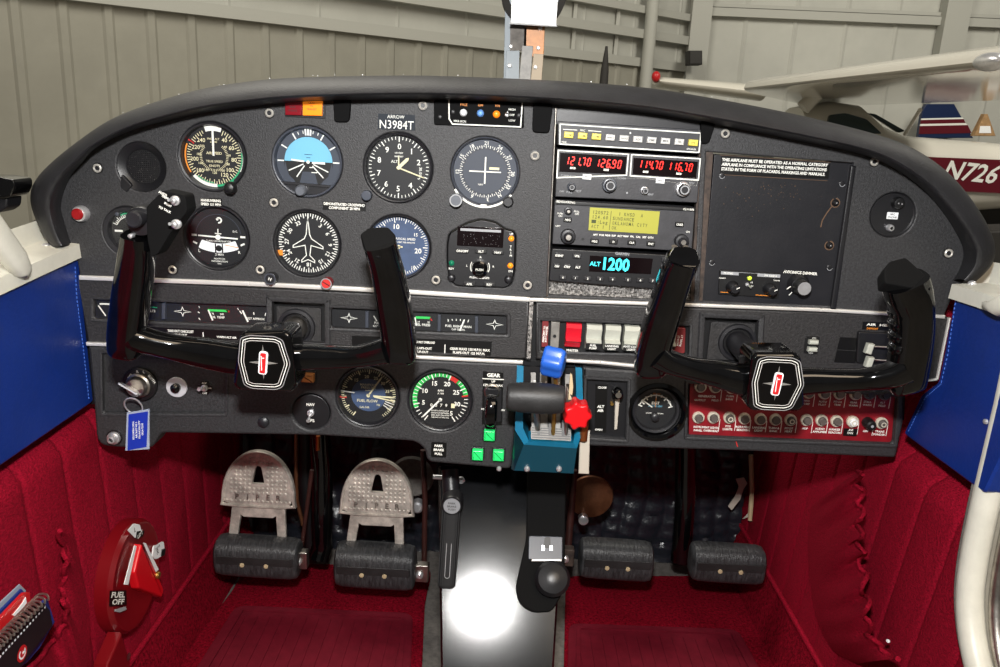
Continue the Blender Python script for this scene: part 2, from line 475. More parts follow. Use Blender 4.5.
# --- attitude indicator
def m_ai(m, fr, R, root):
    m.use('white')
    for a in (-90, -60, -30, -20, -10, 10, 20, 30, 60, 90):
        big = abs(a) >= 30; m.tick(fr, a, R * .77 if big else R * .86, R * .97 if big else R * .95, 1.3 if big else .7, H)
    for a in (-5, 0, 5): m.tick(fr, a, R * .80, R * 1.0, 1.6, H + .0002)
    m.use('sky'); P = circ(0, 0, R * .755, 48); P = [p for p in P if p[1] >= -.01]; m.flat(fr, P, H)
    m.use('black')
    m.flat(fr, [p for p in circ(0, 0, R * .77, 48) if p[1] <= .01], H)
    m.use('face_grey'); m.flat(fr, [(-6, -10), (6, -10), (9.5, -23), (-9.5, -23)], H + .0002)
    m.flat(fr, [(-R * .74, 0), (-R * .62, -14), (-R * .45, -19), (-R * .40, -23), (-R * .75, -23)], H + .0001)
    m.flat(fr, [(R * .74, 0), (R * .62, -14), (R * .45, -19), (R * .40, -23), (R * .75, -23)], H + .0001)
    m.use('white')
    m.line(fr, (-5, -2.5), (-20, -9.5), 1.1, H + .0004); m.line(fr, (5, -2.5), (20, -9.5), 1.1, H + .0004)
    m.line(fr, (-4, -4), (-12, -15.5), 1.1, H + .0004); m.line(fr, (4, -4), (15, -15.5), 1.1, H + .0004)
    m.line(fr, (1, -5.6), (5, -5.6), .9, H + .0004); m.line(fr, (3, -10.5), (9, -10.5), .9, H + .0004)
    m.use('acblue'); m.line(fr, (-4, 7), (4, 7), .5, H + .0003); m.line(fr, (-2, 4), (2, 4), .5, H + .0003)
r_, f_ = gauge('attitude_indicator', 'artificial horizon with blue upper half and black lower half', 'gauge', 307, 162, 34.5, face='face_grey', bez='bezel_grey', marks=m_ai, rim=.93)
MB('white').ext(f_, [(-17, 2.2), (-4, 1), (-4, -.6), (-17, .6)], HN - .0008, HN).ext(f_, [(17, .2), (4, 0), (4, -1.6), (17, -2)], HN - .0008, HN).disc(f_, 0, -.3, 1.6, HN).build('aircraft_symbol', r_)
MB('bezel').ext(f_, [(-25, -20.5), (25, -22.5), (25, -24.2), (-25, -22.5)], DI, .001).ext(f_, [(-25, -22.5), (25, -24.2), (18, -29), (8, -32), (-8, -32), (-19, -28)], DI, -.002).build('lower_bezel', r_)
MB('knob_grey').lathe(f_, -5.5, -28.2, [(5.6, -.003), (5.8, .004), (5.2, .0085), (4.3, .0095), (4.1, .009)], 24, cap1=True).build('adjuster_knob', r_)
# --- altimeter
def m_alt(m, fr, R, root):
    m.use('white')
    for i in range(50): m.tick(fr, i * 7.2, R * (.80 if i % 5 == 0 else .87), R * .96, 1.0 if i % 5 == 0 else .7, H)
    for i in range(10):
        if i == 3: continue
        a = math.radians(i * 36 + 1); m.text(fr, str(i), R * .66 * math.sin(a), R * .66 * math.cos(a), 5.4, H, bold=.015)
    m.text(fr, '3', R * .70 * math.sin(math.radians(112)), R * .70 * math.cos(math.radians(112)), 4.6, H)
    m.text(fr, '100 FEET', 0, 14.5, 1.6, H); m.text(fr, 'ALT', -4.5, 6.0, 2.7, H); m.text(fr, '1000 FEET', 0, 11, 1.5, H)
    m.use('black'); m.rect(fr, 18, -9, 26, 1, H - .0001, H); m.use('white')
    m.text(fr, '30.1', 22, -1.5, 2.7, H + .0001, rot=90); m.text(fr, '29', 22, -6, 2.2, H + .0001, rot=90)
r_, f_ = gauge('altimeter', 'black altimeter dial numbered 0 to 9 with three pale hands', 'gauge', 398, 168, 34, marks=m_alt, rim=.93)
MB('cream').needle(f_, 109, 2, 28, 1.3, HN + .0006).needle(f_, 45, 0, 14, 3.2, HN).needle(f_, 359, 2, 12, 1.3, HN - .0006).disc(f_, 0, 0, 1.8, HN + .001).build('needle', r_)
MB('face_grey').lathe(f_, -30, -28, [(4.6, -.003), (5.2, .005), (4.8, .010), (3.9, .0105)], 24, cap1=True).build('adjuster_knob', r_)
# --- course deviation indicator
def m_vor(m, fr, R, root):
    m.use('white')
    for i in range(72): m.tick(fr, i * 5, R * (.72 if i % 2 == 0 else .76), R * .81, .6, H)
    for i, t in enumerate(['21', '24', '27', '30', '33', 'N', '3', '6', '12', '15', '18']):
        a = math.radians([0, 30, 58, 92, 120, 146, 172, 206, 268, 300, 330][i]); m.text(fr, t, R * .88 * math.sin(a), R * .88 * math.cos(a), 3.6, H, rot=math.degrees(a))
    m.use('black'); m.arc(fr, R * .70, R * .715, 0, 360, H)
    m.use('white')
    for i in range(-5, 6):
        if i: m.disc(fr, i * 2.7, 0, .45, H, 8)
    for b in (-8, -5, 5, 8, 11): m.disc(fr, 0, b, .4, H, 8)
    m.text(fr, 'GS', 8, 3.4, 2.0, H); m.text(fr, 'NAV', -4, -13, 1.8, H)
    m.use('cream'); m.rect(fr, 4, 2.2, 14, 4.6, H - .0001, H + .0001)
r_, f_ = gauge('course_deviation_indicator', 'grey navigation dial with crossed white needles, topmost right round dial of flight group', 'gauge', 485, 172, 33.5, face='face_grey', bez='bezel_grey', marks=m_vor, rim=.95)
MB('white').rect(f_, -.7, -12, .7, 14.5, HN, HN + .0005).rect(f_, -16, -.6, 16, .6, HN - .0006, HN).build('needle', r_)
MB('white').arc(f_, 33.6, 35.6, 128, 238, .0016).rect(f_, -3, -35.5, 3, -32, .0012, .0018).build('bezel_ring', r_)
MB('knob_grey').lathe(f_, -27.5, -28.5, [(6.6, -.002), (6.8, .006), (6.4, .012), (5.4, .0125), (5.2, .012)], 26, cap1=True).text(f_, 'OBS', -27.5, -28.5, 2.6, .0126).use('grey_mark').arc(f_, 5.0, 6.2, 0, 360, .0128, c=(-27.5, -28.5)).build('obs_knob', r_)
MB('bezel').lathe(f_, 24.5, -28, [(5.6, -.001), (5.6, .004), (4, .009), (3.6, .009)], 22, cap1=True).build('mounting_boss', r_)
# --- suction gauge behind the left horn
def m_suc(m, fr, R, root):
    m.use('white')
    for i in range(11): m.tick(fr, -66 + i * 7, R * .74, R * (.95 if i % 3 == 0 else .86), .8, H)
    m.arc(fr, R * .72, R * .76, -66, 4, H); m.use('green'); m.arc(fr, R * .88, R * .96, -30, 5, H); m.use('white')
    m.rect(fr, -16, -1.2, -8, .8, H, H + .0002); m.text(fr, 'SUCTION', 0, -6, 3, H)
    m.use('grey_mark')
r_, f_ = gauge('suction_gauge', 'small dark gauge half hidden behind left grip of pilot yoke', 'gauge', 128, 232, 24.5, marks=m_suc, rim=.80)
MB('bezel_grey').lathe(f_, -9, 17.5, [(1.9, 0), (1.9, .002), (1.2, .0026)], 14, cap1=True).build('bezel_screw', r_)
MB('bezel_grey').lathe(f_, -7, -20, [(1.9, 0), (1.9, .002), (1.2, .0026)], 14, cap1=True).build('bezel_screw', r_)
# --- turn coordinator
def m_tc(m, fr, R, root):
    m.use('white')
    m.rect(fr, -27, .2, -22, 2.2, H, H + .0002); m.rect(fr, 22, .2, 27, 2.2, H, H + .0002)
    m.line(fr, (-26, -5.5), (-22, -7.5), 1.8, H); m.line(fr, (26, -5.5), (22, -7.5), 1.8, H)
    m.text(fr, 'L', -20, -14.5, 3, H); m.text(fr, 'R', 20.5, -14.5, 3, H); m.text(fr, '2 MIN', 0, -17.6, 2.3, H)
    m.text(fr, 'TURN COORDINATOR', 0, -4.0, 1.7, H); m.text(fr, 'NO PITCH', 0, -22, 1.7, H); m.text(fr, 'INFORMATION', 0, -24.6, 1.7, H)
    m.text(fr, 'D.C.', 17, 6.5, 1.9, H); m.text(fr, 'ELEC', 0, -27.0, 1.3, H)
    m.arc(fr, 1.6, 3.2, -60, 200, H, c=(1, 17)); m.disc(fr, -.6, 18, 1.3, H, 14)
    m.use('face_grey'); m.arc(fr, R * .76, R * .78, -80, 80, H)
r_, f_ = gauge('turn_coordinator', 'turn and bank dial with white miniature aeroplane and curved slip tube', 'gauge', 216.5, 238, 32, marks=m_tc, rim=.93)
MB('white').line(f_, (-20, 1.2), (20, -.6), 1.5, HN).line(f_, (-3, 4.0), (3.5, 3.7), 1.0, HN).line(f_, (.2, 8.5), (.2, 0), .9, HN).disc(f_, 0, .2, 2.7, HN + .0001).build('aircraft_symbol', r_)
def arcband(rr0, rr1, a0, a1, cy): 
    A = [(rr1 * math.sin(math.radians(a0 + (a1 - a0) * i / 14)), cy + rr1 * math.cos(math.radians(a0 + (a1 - a0) * i / 14))) for i in range(15)]
    B = [(rr0 * math.sin(math.radians(a0 + (a1 - a0) * i / 14)), cy + rr0 * math.cos(math.radians(a0 + (a1 - a0) * i / 14))) for i in range(15)]
    return rounded(A + B[::-1], 1.2, 2)
MB('card').ext(f_, arcband(41, 50, 204, 156, 34.5), H, HN - .0006).use('black').rect(f_, -3.6, -15.3, -2.4, -6.4, H, HN).rect(f_, 3.4, -15.3, 4.6, -6.4, H, HN).disc(f_, .5, -11, 3.1, HN + .0002).use('orange').line(f_, (7, -7.3), (20, -9.5), .6, HN).build('slip_tube', r_)
# --- heading indicator
def m_hi(m, fr, R, root):
    m.use('white')
    for i in range(72): m.tick(fr, i * 5, R * (.80 if i % 2 == 0 else .86), R * .955, 1.05 if i % 2 == 0 else .8, H)
    for i, t in enumerate(['3', '6', '9', '12', '15', 'S', '21', '24', '27', '30', 'W']):
        a = math.radians([34, 62, 92, 118, 146, 180, 212, 243, 272, 302, 332][i]); m.text(fr, ['3', '6', '9', '12', '15', '18', '21', '24', '27', '30', '33'][i], R * .70 * math.sin(a), R * .70 * math.cos(a), 3.9, H, rot=math.degrees(a), bold=.02)
r_, f_ = gauge('heading_indicator', 'compass dial with white outline of an aeroplane', 'gauge', 307, 244, 33, marks=m_hi, rim=.95)
P = [(0, 25), (-1, 21), (-2.2, 9), (-4, 5), (-15.5, -2.5), (-15.5, -5.5), (-3.4, -2.6), (-2.2, -12), (-7, -17), (-7, -20), (0, -17)]
P = P + [(-a, b) for a, b in P[-2:0:-1]]
MB('white').outline(f_, P, .9, HN).rect(f_, -.4, 20, .4, 29, HN - .0001, HN).build('aircraft_outline', r_)
MB('orange').rect(f_, -30.6, -13.5, -25.5, -8, HN, HN + .0005).build('heading_bug', r_)
k_ = MB('bezel').lathe(f_, -34.5, -35, [(5.2, -.001), (6.0, .005), (5.6, .012), (4.6, .0125)], 24, cap1=True).use('bezel_grey').arc(f_, 4.6, 5.7, 0, 360, .0129, c=(-34.5, -35)).use('white').text(f_, 'H', -34.5, -35, 3.4, .013, rot=20).build('heading_knob', r_)
MB('darkred').lathe(f_, 21.5, -37, [(4.8, -.001), (5.6, .005), (5.4, .012), (4.6, .0125)], 24, cap1=True).use('redmark').disc(f_, 21.5, -37, 4.4, .0129, 20).use('black').line(f_, (18, -35), (25, -39), .9, .0132).use('chrome').arc(f_, 4.6, 5.6, 0, 360, .013, c=(21.5, -37)).build('push_knob', r_, label='red push knob')
# --- vertical speed
def m_vsi(m, fr, R, root):
    m.use('white')
    for i in range(-33, 34):
        a = i * 5 + 90
        m.tick(fr, a, R * (.80 if i % 5 == 0 else .87), R * .96, .9 if i % 5 == 0 else .6, H)
    m.text(fr, '10', -2.5, R * .66, 5, H); m.text(fr, '15', 17, R * .42, 3.2, H); m.text(fr, '20', 19.5, -3.4, 5, H); m.text(fr, '15', 15, -21, 3.2, H)
    m.text(fr, '10', -2, -21, 5, H); m.text(fr, '0', -21, -1, 5, H); m.text(fr, '5', -17, 14, 4, H)
    m.text(fr, 'VERTICAL SPEED', 5, 8, 2.2, H); m.text(fr, '100 FEET PER MINUTE', 6, 4.5, 1.5, H)
r_, f_ = gauge('vertical_speed_indicator', 'blue-grey vertical speed dial behind right grip of pilot yoke', 'gauge', 398, 247.5, 32, face='face_blue', marks=m_vsi, rim=.95)
MB('cream').needle(f_, 270, 4, 20, 1.4, HN).disc(f_, 0, 0, 2, HN).build('needle', r_)
# --- black mesh covered round opening, upper left
f_ = Fr(141, 167, 0); UH.append(chole(141, 167, 24.5))
r_ = empty('air_outlet', f_.c, 'round black outlet with sparkling mesh centre, top left corner of panel', 'air outlet')
MB('satin').lathe(f_, 0, 0, [(24.3, -.012), (24.2, -.001), (22.5, -.002), (18, -.005), (17, -.0065)], 48).build('housing', r_)
m = MB('black').disc(f_, 0, 0, 18, -.0085, 40)
for i in range(-8, 9):
    L_ = math.sqrt(max(0, 17 ** 2 - (i * 2) ** 2))
    m.use('satin').rect(f_, i * 2 - .35, -L_, i * 2 + .35, L_, -.0082, -.007); m.rect(f_, -L_, i * 2 - .35, L_, i * 2 + .35, -.008, -.0068)
random.seed(3)
m.use('steel')
for i in range(46):
    a, q = random.random() * 2 * PI, 16 * math.sqrt(random.random()); m.disc(f_, q * math.cos(a), q * math.sin(a), .32, -.0066, 6)
m.build('mesh_grille', r_)
MB('satin').ext(f_, rounded([(-20, -8), (-10, -19), (-16, -26), (-22, -21)], 2), -.004, .001, .0008).build('tab', r_)
# --- autopilot unit
f_ = Fr(481, 254, 0); L = f_.L
r_ = empty('autopilot_controller', f_.c, 'black controller with dark display, round push knob and three small lamps', 'autopilot')
out = [(449, 233), (458, 228), (466, 223), (481, 219), (496, 222), (505, 229), (514, 231), (516, 236), (515, 270), (512, 284), (506, 288), (455, 286), (449, 278), (447, 262), (447, 245)]
UH.append(rounded(out, 4, 3))
q = [L(*p) for p in out]
MB('satin').ext(f_, offset2(rounded(q, 4, 3), .8), -.012, .0006, .0008).build('faceplate', r_)
s_ = MB('lens_black').ext(f_, rrect(*L(457, 245.5), *L(504, 228), 1), 0, .0014, .0004).build('display', r_)
MB('grey_mark').rect(f_, *L(460.5, 230.4), *L(501, 230.0), .0014, .0016).build('display_rim', r_)
random.seed(5); m = MB('grey_mark')
for i in range(40): m.disc(f_, random.uniform(-18, 18), random.uniform(9, 20), .22, .0016, 5)
m.build('dust', s_)
for (a, b, t) in ((462.5, 250.5, 'ON/OFF'), (481, 251, 'ALT'), (498, 252, 'NAV'), (469.5, 283.5, 'APR'), (489.5, 284, 'REV')):
    x, y = L(a, b); bt = MB('black').rect(f_, x - 6, y - 2.1, x + 6, y + 2.1, 0, .0032, .0006, r=1.6).build('button', r_)
    MB('white').text(f_, t, x, y, 2.3, .0034, bold=.02).build('button_text', bt, smooth=0)
x, y = L(480, 267)
k_ = MB('gloss').lathe(f_, x, y, [(8.2, 0), (8.4, .006), (7.6, .011), (6, .012), (5.4, .015), (4.6, .0158)], 32, cap1=True).build('push_knob', r_)
MB('white').text(f_, 'PUSH', x, y, 2.3, .0161).build('knob_text', k_, smooth=0)
m = MB('white'); 
for (a, b, t) in ((467, 265.5, 'L'), (493.5, 266.5, 'R'), (480.5, 257, 'A'), (479.5, 277.5, 'PUSH-HDG/GPS'), (451.5, 268.5, 'RDY'), (511.5, 234, 'UP'), (510.5, 271, 'DN')): m.text(f_, t, *L(a, b), 2.0, .0008, bold=.02)
for i, t in enumerate('TRIM'): m.text(f_, t, *L(510.8, 246.5 + i * 3), 2.1, .0008, bold=.02)
m.arc(f_, 9.2, 9.9, 60, 120, .0008, c=(x, y)).arc(f_, 9.2, 9.9, 240, 300, .0008, c=(x, y))
m.build('lettering', r_, smooth=0)
for (a, b, mt, lb) in ((511.3, 238.5, 'amberlens', 'orange lamp'), (510.3, 265.5, 'amberlens', 'orange lamp'), (451.6, 263, 'green_dark', 'dark green lamp')):
    x, y = L(a, b); MB(mt).lathe(f_, x, y, [(2.8, 0), (2.8, .001), (1.8, .0022), (.5, .0026)], 20, cap1=True).build('lamp', r_, label=lb)
for a, b in ((451.5, 277.5), (508.5, 279)):
    x, y = L(a, b); MB('bezel').lathe(f_, x, y, [(4.4, -.001), (4.2, .002), (2.8, .005), (1, .0058)], 20, cap1=True).build('boss', r_)
# --- marker beacon panel
f_ = Fr(478, 114, 0); L = f_.L
r_ = empty('marker_beacon_panel', f_.c, 'small black strip with white outline and three round lamps under the glareshield', 'indicator panel')
MB('matte_black').ext(f_, rounded([L(434, 100), L(524, 103), L(524, 128.5), L(434, 125)], 2.5), -.001, .0016, .0008).build('faceplate', r_)
m = MB('white'); P = rounded([L(447.5, 98), L(523, 101), L(522, 129.5), L(453, 126), L(448.5, 122)], 2); 
m.outline(f_, offset2([L(448, 96), L(523.5, 99), L(521.5, 128), L(452, 125), L(448.3, 119)], .4), 1.2, .0018, closed=True)
for a, b, t in ((464, 104.6, 'FM/Z'), (480.5, 105.2, 'OM'), (497.5, 105.8, 'MM')): m.use('orange').text(f_, t, *L(a, b), 2.3, .0018)
m.use('white').text(f_, 'MKR BCN', *L(460, 121.2), 2.0, .0018)
for b, t in ((109.5, 'HIGH'), (115, 'OFF'), (120.5, 'LOW')): m.text(f_, t, *L(512, b), 2.0, .0018)
m.build('lettering', r_, smooth=0)
for a, b, mt, lb in ((463.5, 112.7, 'card', 'white lamp'), (480.5, 113.3, 'bluelens', 'blue lamp'), (496.5, 114.3, 'amberlens', 'orange lamp')):
    x, y = L(a, b); MB(mt).lathe(f_, x, y, [(3.7, .001), (3.6, .003), (2.2, .005), (.5, .0055)], 20, cap1=True).build('lamp', r_, label=lb)
x, y = L(507, 114.8); MB('chrome').lathe(f_, x, y, [(2.2, .001), (2.2, .003), (1, .0045)], 14, cap1=True).tube([f_.p(x, y, .003), f_.p(x + .5, y + 2.5, .011)], .0009, 8).build('toggle_switch', r_)
for a, b in ((453, 112), (440, 117), (519, 115.5)): x, y = L(a, b); MB('black').lathe(f_, x, y, [(2.2, .001), (2.2, .0024), (1, .003)], 14, cap1=True).build('screw', r_)
# --- annunciator lights
f_ = Fr(305, 108, 0); L = f_.L
r_ = empty('annunciator_lights', f_.c, 'red and orange rectangular warning lights side by side under the glareshield', 'warning light')
MB('satin').rect(f_, *L(286, 116.5), *L(325.5, 97), 0, .002).build('housing', r_)
MB('redlens').ext(f_, [L(286.5, 115), L(302.8, 115.4), L(303.5, 98), L(286.5, 98)], .001, .0055, .0006).use('black').text(f_, 'GEAR', *L(294, 107), 1.8, .0057).text(f_, 'UNSAFE', *L(294, 110.5), 1.8, .0057).build('red_light', r_, label='dark red light')
MB('amberlens').ext(f_, [L(304, 115.4), L(323, 115.8), L(323.5, 98), L(304, 98)], .001, .0055, .0006).use('maroon').text(f_, 'GEAR', *L(313, 103), 1.9, .0057).text(f_, 'IN', *L(313, 106), 1.8, .0057).text(f_, 'TRANSIT', *L(313, 109.3), 1.8, .0057).build('orange_light', r_, label='bright orange light')
# --- right side gauge with jacks
f_ = Fr(893, 215, 0); L = f_.L; UH.append(chole(893, 215, 22.5))
r_ = empty('jack_plate', f_.c, 'round black cover plate with jack sockets and tiny white label, right end of panel', 'socket plate')
MB('satin').lathe(f_, 0, 0, [(22.3, -.012), (22.2, -.002), (21, -.003)], 48, cap1=True).build('plate', r_)
x, y = L(898, 203); MB('black').lathe(f_, x, y, [(6, -.003), (6, .001), (5, .004), (3, .0045)], 24, cap1=True).use('chrome').disc(f_, x - 1.5, y, .8, .0048, 8).disc(f_, x + 2, y - .5, .8, .0048, 8).build('socket', r_)
x, y = L(893.5, 216); MB('card').rect(f_, x - 5.5, y - 3.4, x + 5.5, y + 3.4, -.003, -.0022).use('dark_ext').text(f_, 'MIC', x, y + 1.4, 1.9, -.002).text(f_, 'PHONE', x, y - 1.5, 1.9, -.002).build('label', r_)
x, y = L(890.5, 228); MB('chrome').lathe(f_, x, y, [(3.6, -.003), (3.6, .001), (2.4, .003), (1.6, .003)], 18).use('black').disc(f_, x, y, 1.7, .001, 12).build('jack', r_)
# --- red lit button far left
f_ = Fr(82, 213.5, 0)
r_ = empty('push_button', f_.c, 'round red push button in chrome ring, far left of panel', 'button')
MB('chrome').lathe(f_, 0, 0, [(8.2, 0), (8.2, .004), (7, .007), (6, .007)], 28, cap1=True).build('ring', r_)
MB('red').lathe(f_, -1, 0, [(5.8, .005), (5.8, .008), (4.6, .0095)], 24, cap1=True).build('button_cap', r_)

# ================================================================ RADIO STACK
TR = .026
UH.append([(557, 107), (549, 294.5), (694, 301), (702.5, 117)])
UH.append([(706.5, 152), (699.5, 300.5), (834, 306), (854, 163)])
def quad(L, *P): return [L(*p) for p in P]
# --- audio panel
BAY = Fr(630, 200, 0)
f_ = Fr(630, 138, .0, tilt=TR); L = f_.L
r_ = empty('audio_selector_panel', f_.c, 'white-outlined strip with ten small selector buttons, topmost in radio stack', 'radio')
MB('radio').ext(f_, quad(L, (557.5, 145), (557.5, 121), (702.5, 130), (700, 154)), -.03, .002, .001).build('faceplate', r_)
MB('white').outline(f_, quad(L, (559, 144.5), (559.5, 123.5), (701, 132.5), (699, 153)), 1.2, .0023).build('outline', r_, smooth=0)
for i in range(10):
    a = 568.5 + i * 13.75; b = 134.8 + i * .87; x, y = L(a, b); lit = i < 3 or i == 9
    t = ['COM1', 'COM2', 'COM3', 'NAV1', 'NAV2', 'ADF', 'DME', 'MKR', 'TEL', 'SPK'][i]
    k_ = MB('btn_yellow' if lit else 'btn_white').rect(f_, x - 4.6, y - 3, x + 4.6, y + 3, .002, .0055, .0008).build('selector_button', r_, label='yellow button' if lit else None)
    MB('dark_ext').text(f_, t, x, y, 1.9, .0057).build('button_text', k_, smooth=0)
m = MB('white'); m.line(f_, L(563, 129.3), L(577, 130), .7, .0023).line(f_, L(588, 130.6), L(601, 131.6), .7, .0023).text(f_, 'MIC', *L(582.5, 130.3), 2.0, .0023).text(f_, 'SPEAKER', *L(691, 149), 1.7, .0023).text(f_, 'MKR', *L(564, 142), 1.8, .0023).disc(f_, *L(630, 133), .9, .0023, 8)
m.build('lettering', r_, smooth=0)
# --- nav/com radio
f_ = Fr(627, 176, .0, tilt=TR); L = f_.L
r_ = empty('navigation_radio', f_.c, 'radio with two red numeral displays reading 121.70 126.90 and 114.70 116.70', 'radio')
MB('radio').ext(f_, quad(L, (555, 196.5), (557, 148.5), (700.5, 157), (696.5, 202.5)), -.03, .004, .001).build('faceplate', r_)
MB('white').outline(f_, quad(L, (556, 178), (557.5, 149.5), (628.5, 153.5), (626.5, 175.5)), 1.2, .0043).outline(f_, quad(L, (629, 176), (630.5, 153.7), (700, 158), (698, 180.5)), 1.2, .0043).outline(f_, quad(L, (557, 178), (626, 175.5), (695.5, 185.5), (697, 178)), .1, .0042).build('outline', r_, smooth=0)
def seg(m, fr, ch, a, b, w, h, z, lw, sk=.12):
    S = {'0': 'abcdef', '1': 'bc', '2': 'abged', '3': 'abgcd', '4': 'fgbc', '5': 'afgcd', '6': 'afgedc', '7': 'abc', '8': 'abcdefg', '9': 'abcdfg'}
    P = {'a': ((0, 1), (1, 1)), 'b': ((1, 1), (1, .5)), 'c': ((1, .5), (1, 0)), 'd': ((0, 0), (1, 0)), 'e': ((0, 0), (0, .5)), 'f': ((0, .5), (0, 1)), 'g': ((0, .5), (1, .5))}
    for s in S.get(ch, ''):
        (x0, y0), (x1, y1) = P[s]; g = .07
        X0, Y0, X1, Y1 = x0 + (x1 - x0) * g, y0 + (y1 - y0) * g * 1.4, x1 - (x1 - x0) * g, y1 - (y1 - y0) * g * 1.4
        m.line(fr, (a + X0 * w + sk * Y0 * h, b + Y0 * h), (a + X1 * w + sk * Y1 * h, b + Y1 * h), lw, z)
def segs(m, fr, s, a0, a1, b, h, z, lw):
    n = len(s.replace('.', '')); st = (a1 - a0) / n; i = 0
    for ch in s:
        if ch == '.': m.rect(fr, a0 + i * st - st * .34, b - .5, a0 + i * st - st * .34 + 1.5, b + 1.0, z - .0001, z); continue
        seg(m, fr, ch, a0 + i * st, b, st * .50, h, z, lw); i += 1
for (q4, fr1, fr2, lab) in ((((559, 171.5), (560, 152.5), (626, 156.5), (624.5, 174)), '121.70', '126.90', ((572.5, 166.5, 'USE'), (605.8, 168.3, 'STBY'))),
                            (((632, 174), (633, 157.5), (697, 161.5), (695, 178)), '114.70', '116.70', ((645, 170.3, 'USE'), (678, 172.2, 'STBY')))):
    d_ = MB('lens_black').ext(f_, quad(L, *q4), .003, .0045).build('display', r_)
    m = MB('seg_red'); x0, y0 = L(q4[0][0] + 6, q4[0][1]); x0 = L(q4[0][0] + 5.5, 165)[0]; xm = L((q4[0][0] + q4[2][0]) / 2 + 2.5, 165)[0]; x1 = L(q4[2][0] - 3.5, 165)[0]
    by = L(q4[0][0] + 10, 164.6 if q4[0][0] < 600 else 168.0)[1]
    segs(m, f_, fr1, x0, xm - 3, by + .4, 7.4, .0048, .95); segs(m, f_, fr2, xm, x1, by + .4, 7.4, .0048, .95)
    m.build('numerals', d_, smooth=0)
    for a, b, t in lab:
     m = MB('white'); m.rect(f_, L(a, b)[0] - 2.6, L(a, b)[1] - 2.2, L(a, b)[0] + 2.6, L(a, b)[1] - .2, .0046, .0047); m.use('black').text(f_, t, L(a, b)[0], L(a, b)[1] - 1.2, 1.5, .0048)
     m.build('legend', d_, smooth=0)
for a, b, r, h, mt in ((571, 186.3, 4.2, .013, 'bezel_grey'), (608.5, 184.5, 7.2, .016, 'knob_grey'), (643.5, 190, 4, .012, 'chrome'), (681.3, 188.6, 7.4, .016, 'chrome')):
    x, y = L(a, b); k_ = MB(mt).lathe(f_, x, y, [(r, .003), (r, h * .6), (r * .9, h * .7), (r * .74, h * .72)], 28).use('bezel').lathe(f_, x, y, [(r * .72, h * .5), (r * .7, h), (r * .5, h + .0012)], 28, cap1=True).build('tuning_knob', r_)
    MB('grey_mark').arc(f_, r * .45, r * .6, 0, 360, h + .0015, c=(x, y)).build('knob_cap', k_)
m = MB('card')
for a, b in ((586.5, 176.5), (659.3, 180.4)):
    x, y = L(a, b); m.use('card').rect(f_, x - 4.4, y - 2.6, x + 4.4, y + 2.6, .004, .0062, .0005); m.use('dark_ext').line(f_, (x - 2.5, y), (x + 2.5, y), .8, .0064)
m.build('transfer_button', r_)
m = MB('grey_mark')
for a, b, t in ((561.5, 191, 'OFF'), (569, 191.8, 'PULL'), (578, 190.8, 'TEST'), (621, 178, 'COMM'), (649, 194, 'IDENT'), (691, 182.5, 'NAV'), (568, 175.6, 'COMM NAV')): m.text(f_, t, *L(a, b), 1.9, .0043)
m.disc(f_, *L(626.5, 192.5), 1.0, .0043, 10).build('lettering', r_, smooth=0)
# --- gps
f_ = Fr(624, 226, .0, tilt=TR); L = f_.L
r_ = empty('gps_navigator', f_.c, 'navigator with yellow-green text screen, middle of radio stack', 'radio')
MB('radio').ext(f_, quad(L, (552, 243.5), (554.5, 199.5), (694.5, 207.5), (691, 251)), -.03, .004, .001).build('faceplate', r_)
MB('black').ext(f_, quad(L, (554, 203.8), (554.5, 199.8), (694.3, 207.8), (693.8, 211)), .003, .0055, .0005).use('white').text(f_, 'BENDIX/KING', *L(565.5, 201.4), 2.1, .0058).text(f_, 'KLN 89B', *L(687.5, 208.8), 2.0, .0058).build('top_bar', r_)
d_ = MB('lcd').ext(f_, quad(L, (588, 229.5), (589.5, 206.8), (659, 211), (656.5, 233.5)), .003, .005).build('screen', r_)
m = MB('lcd_ink'); x, y = L(592, 211)
for i, (t1, t2) in enumerate((('120572', '  1 KHSD  A'), ('124.60', 'SUNDANCE'), ('  :Leg', 'OKLAHOMA CITY'), ('ACT 1', 'OK_'))):
    for t, dx, cw in ((t1, 0, 2.75), (t2, 20.5, 2.75)):
        for j, c in enumerate(t):
            if c != ' ': m.text(f_, c, x + dx + j * cw + 1.2, y - .3 - i * 4.7, 3.3 if c != '_' else 1, .0052, wid=(2.0 if c not in '1.:_IlL' else None))
m.line(f_, (x + 18.5, y + 2), (x + 18.5, y - 17), .5, .0052)
m.rect(f_, x, y - 11.3, x + 4.6, y - 7.9, .0051, .0052)
m.build('screen_text', d_, smooth=0)
for a, b, r, h in ((567.5, 235.2, 7.4, .016), (680, 240, 7.0, .017), (568, 210.3, 4.0, .010)):
    x, y = L(a, b); k_ = MB('bezel').lathe(f_, x, y, [(r, .003), (r, h * .6), (r * .9, h * .68), (r * .6, h * .7), (r * .55, h), (r * .4, h + .001)], 28, cap1=True).build('selector_knob', r_)
    MB('steel').disc(f_, x, y, r * .36, h + .0014, 16).build('knob_cap', k_)
for a, b, w, t in ((567.3, 219.2, 4, 'MSG'), (678.5, 223.8, 4.2, 'CRSR'), (594, 240.5, 4.2, 'MSG'), (612.8, 241, 4.2, 'D'), (631, 241.8, 4.2, 'CLR'), (650, 243, 4.2, 'ENT')):
    x, y = L(a, b); k_ = MB('black').rect(f_, x - w, y - 2.4, x + w, y + 2.4, .003, .0062, .0008, r=.8).build('button', r_)
    MB('white').text(f_, t, x, y, 2.0, .0064, bold=.02).build('button_text', k_, smooth=0)
m = MB('white')
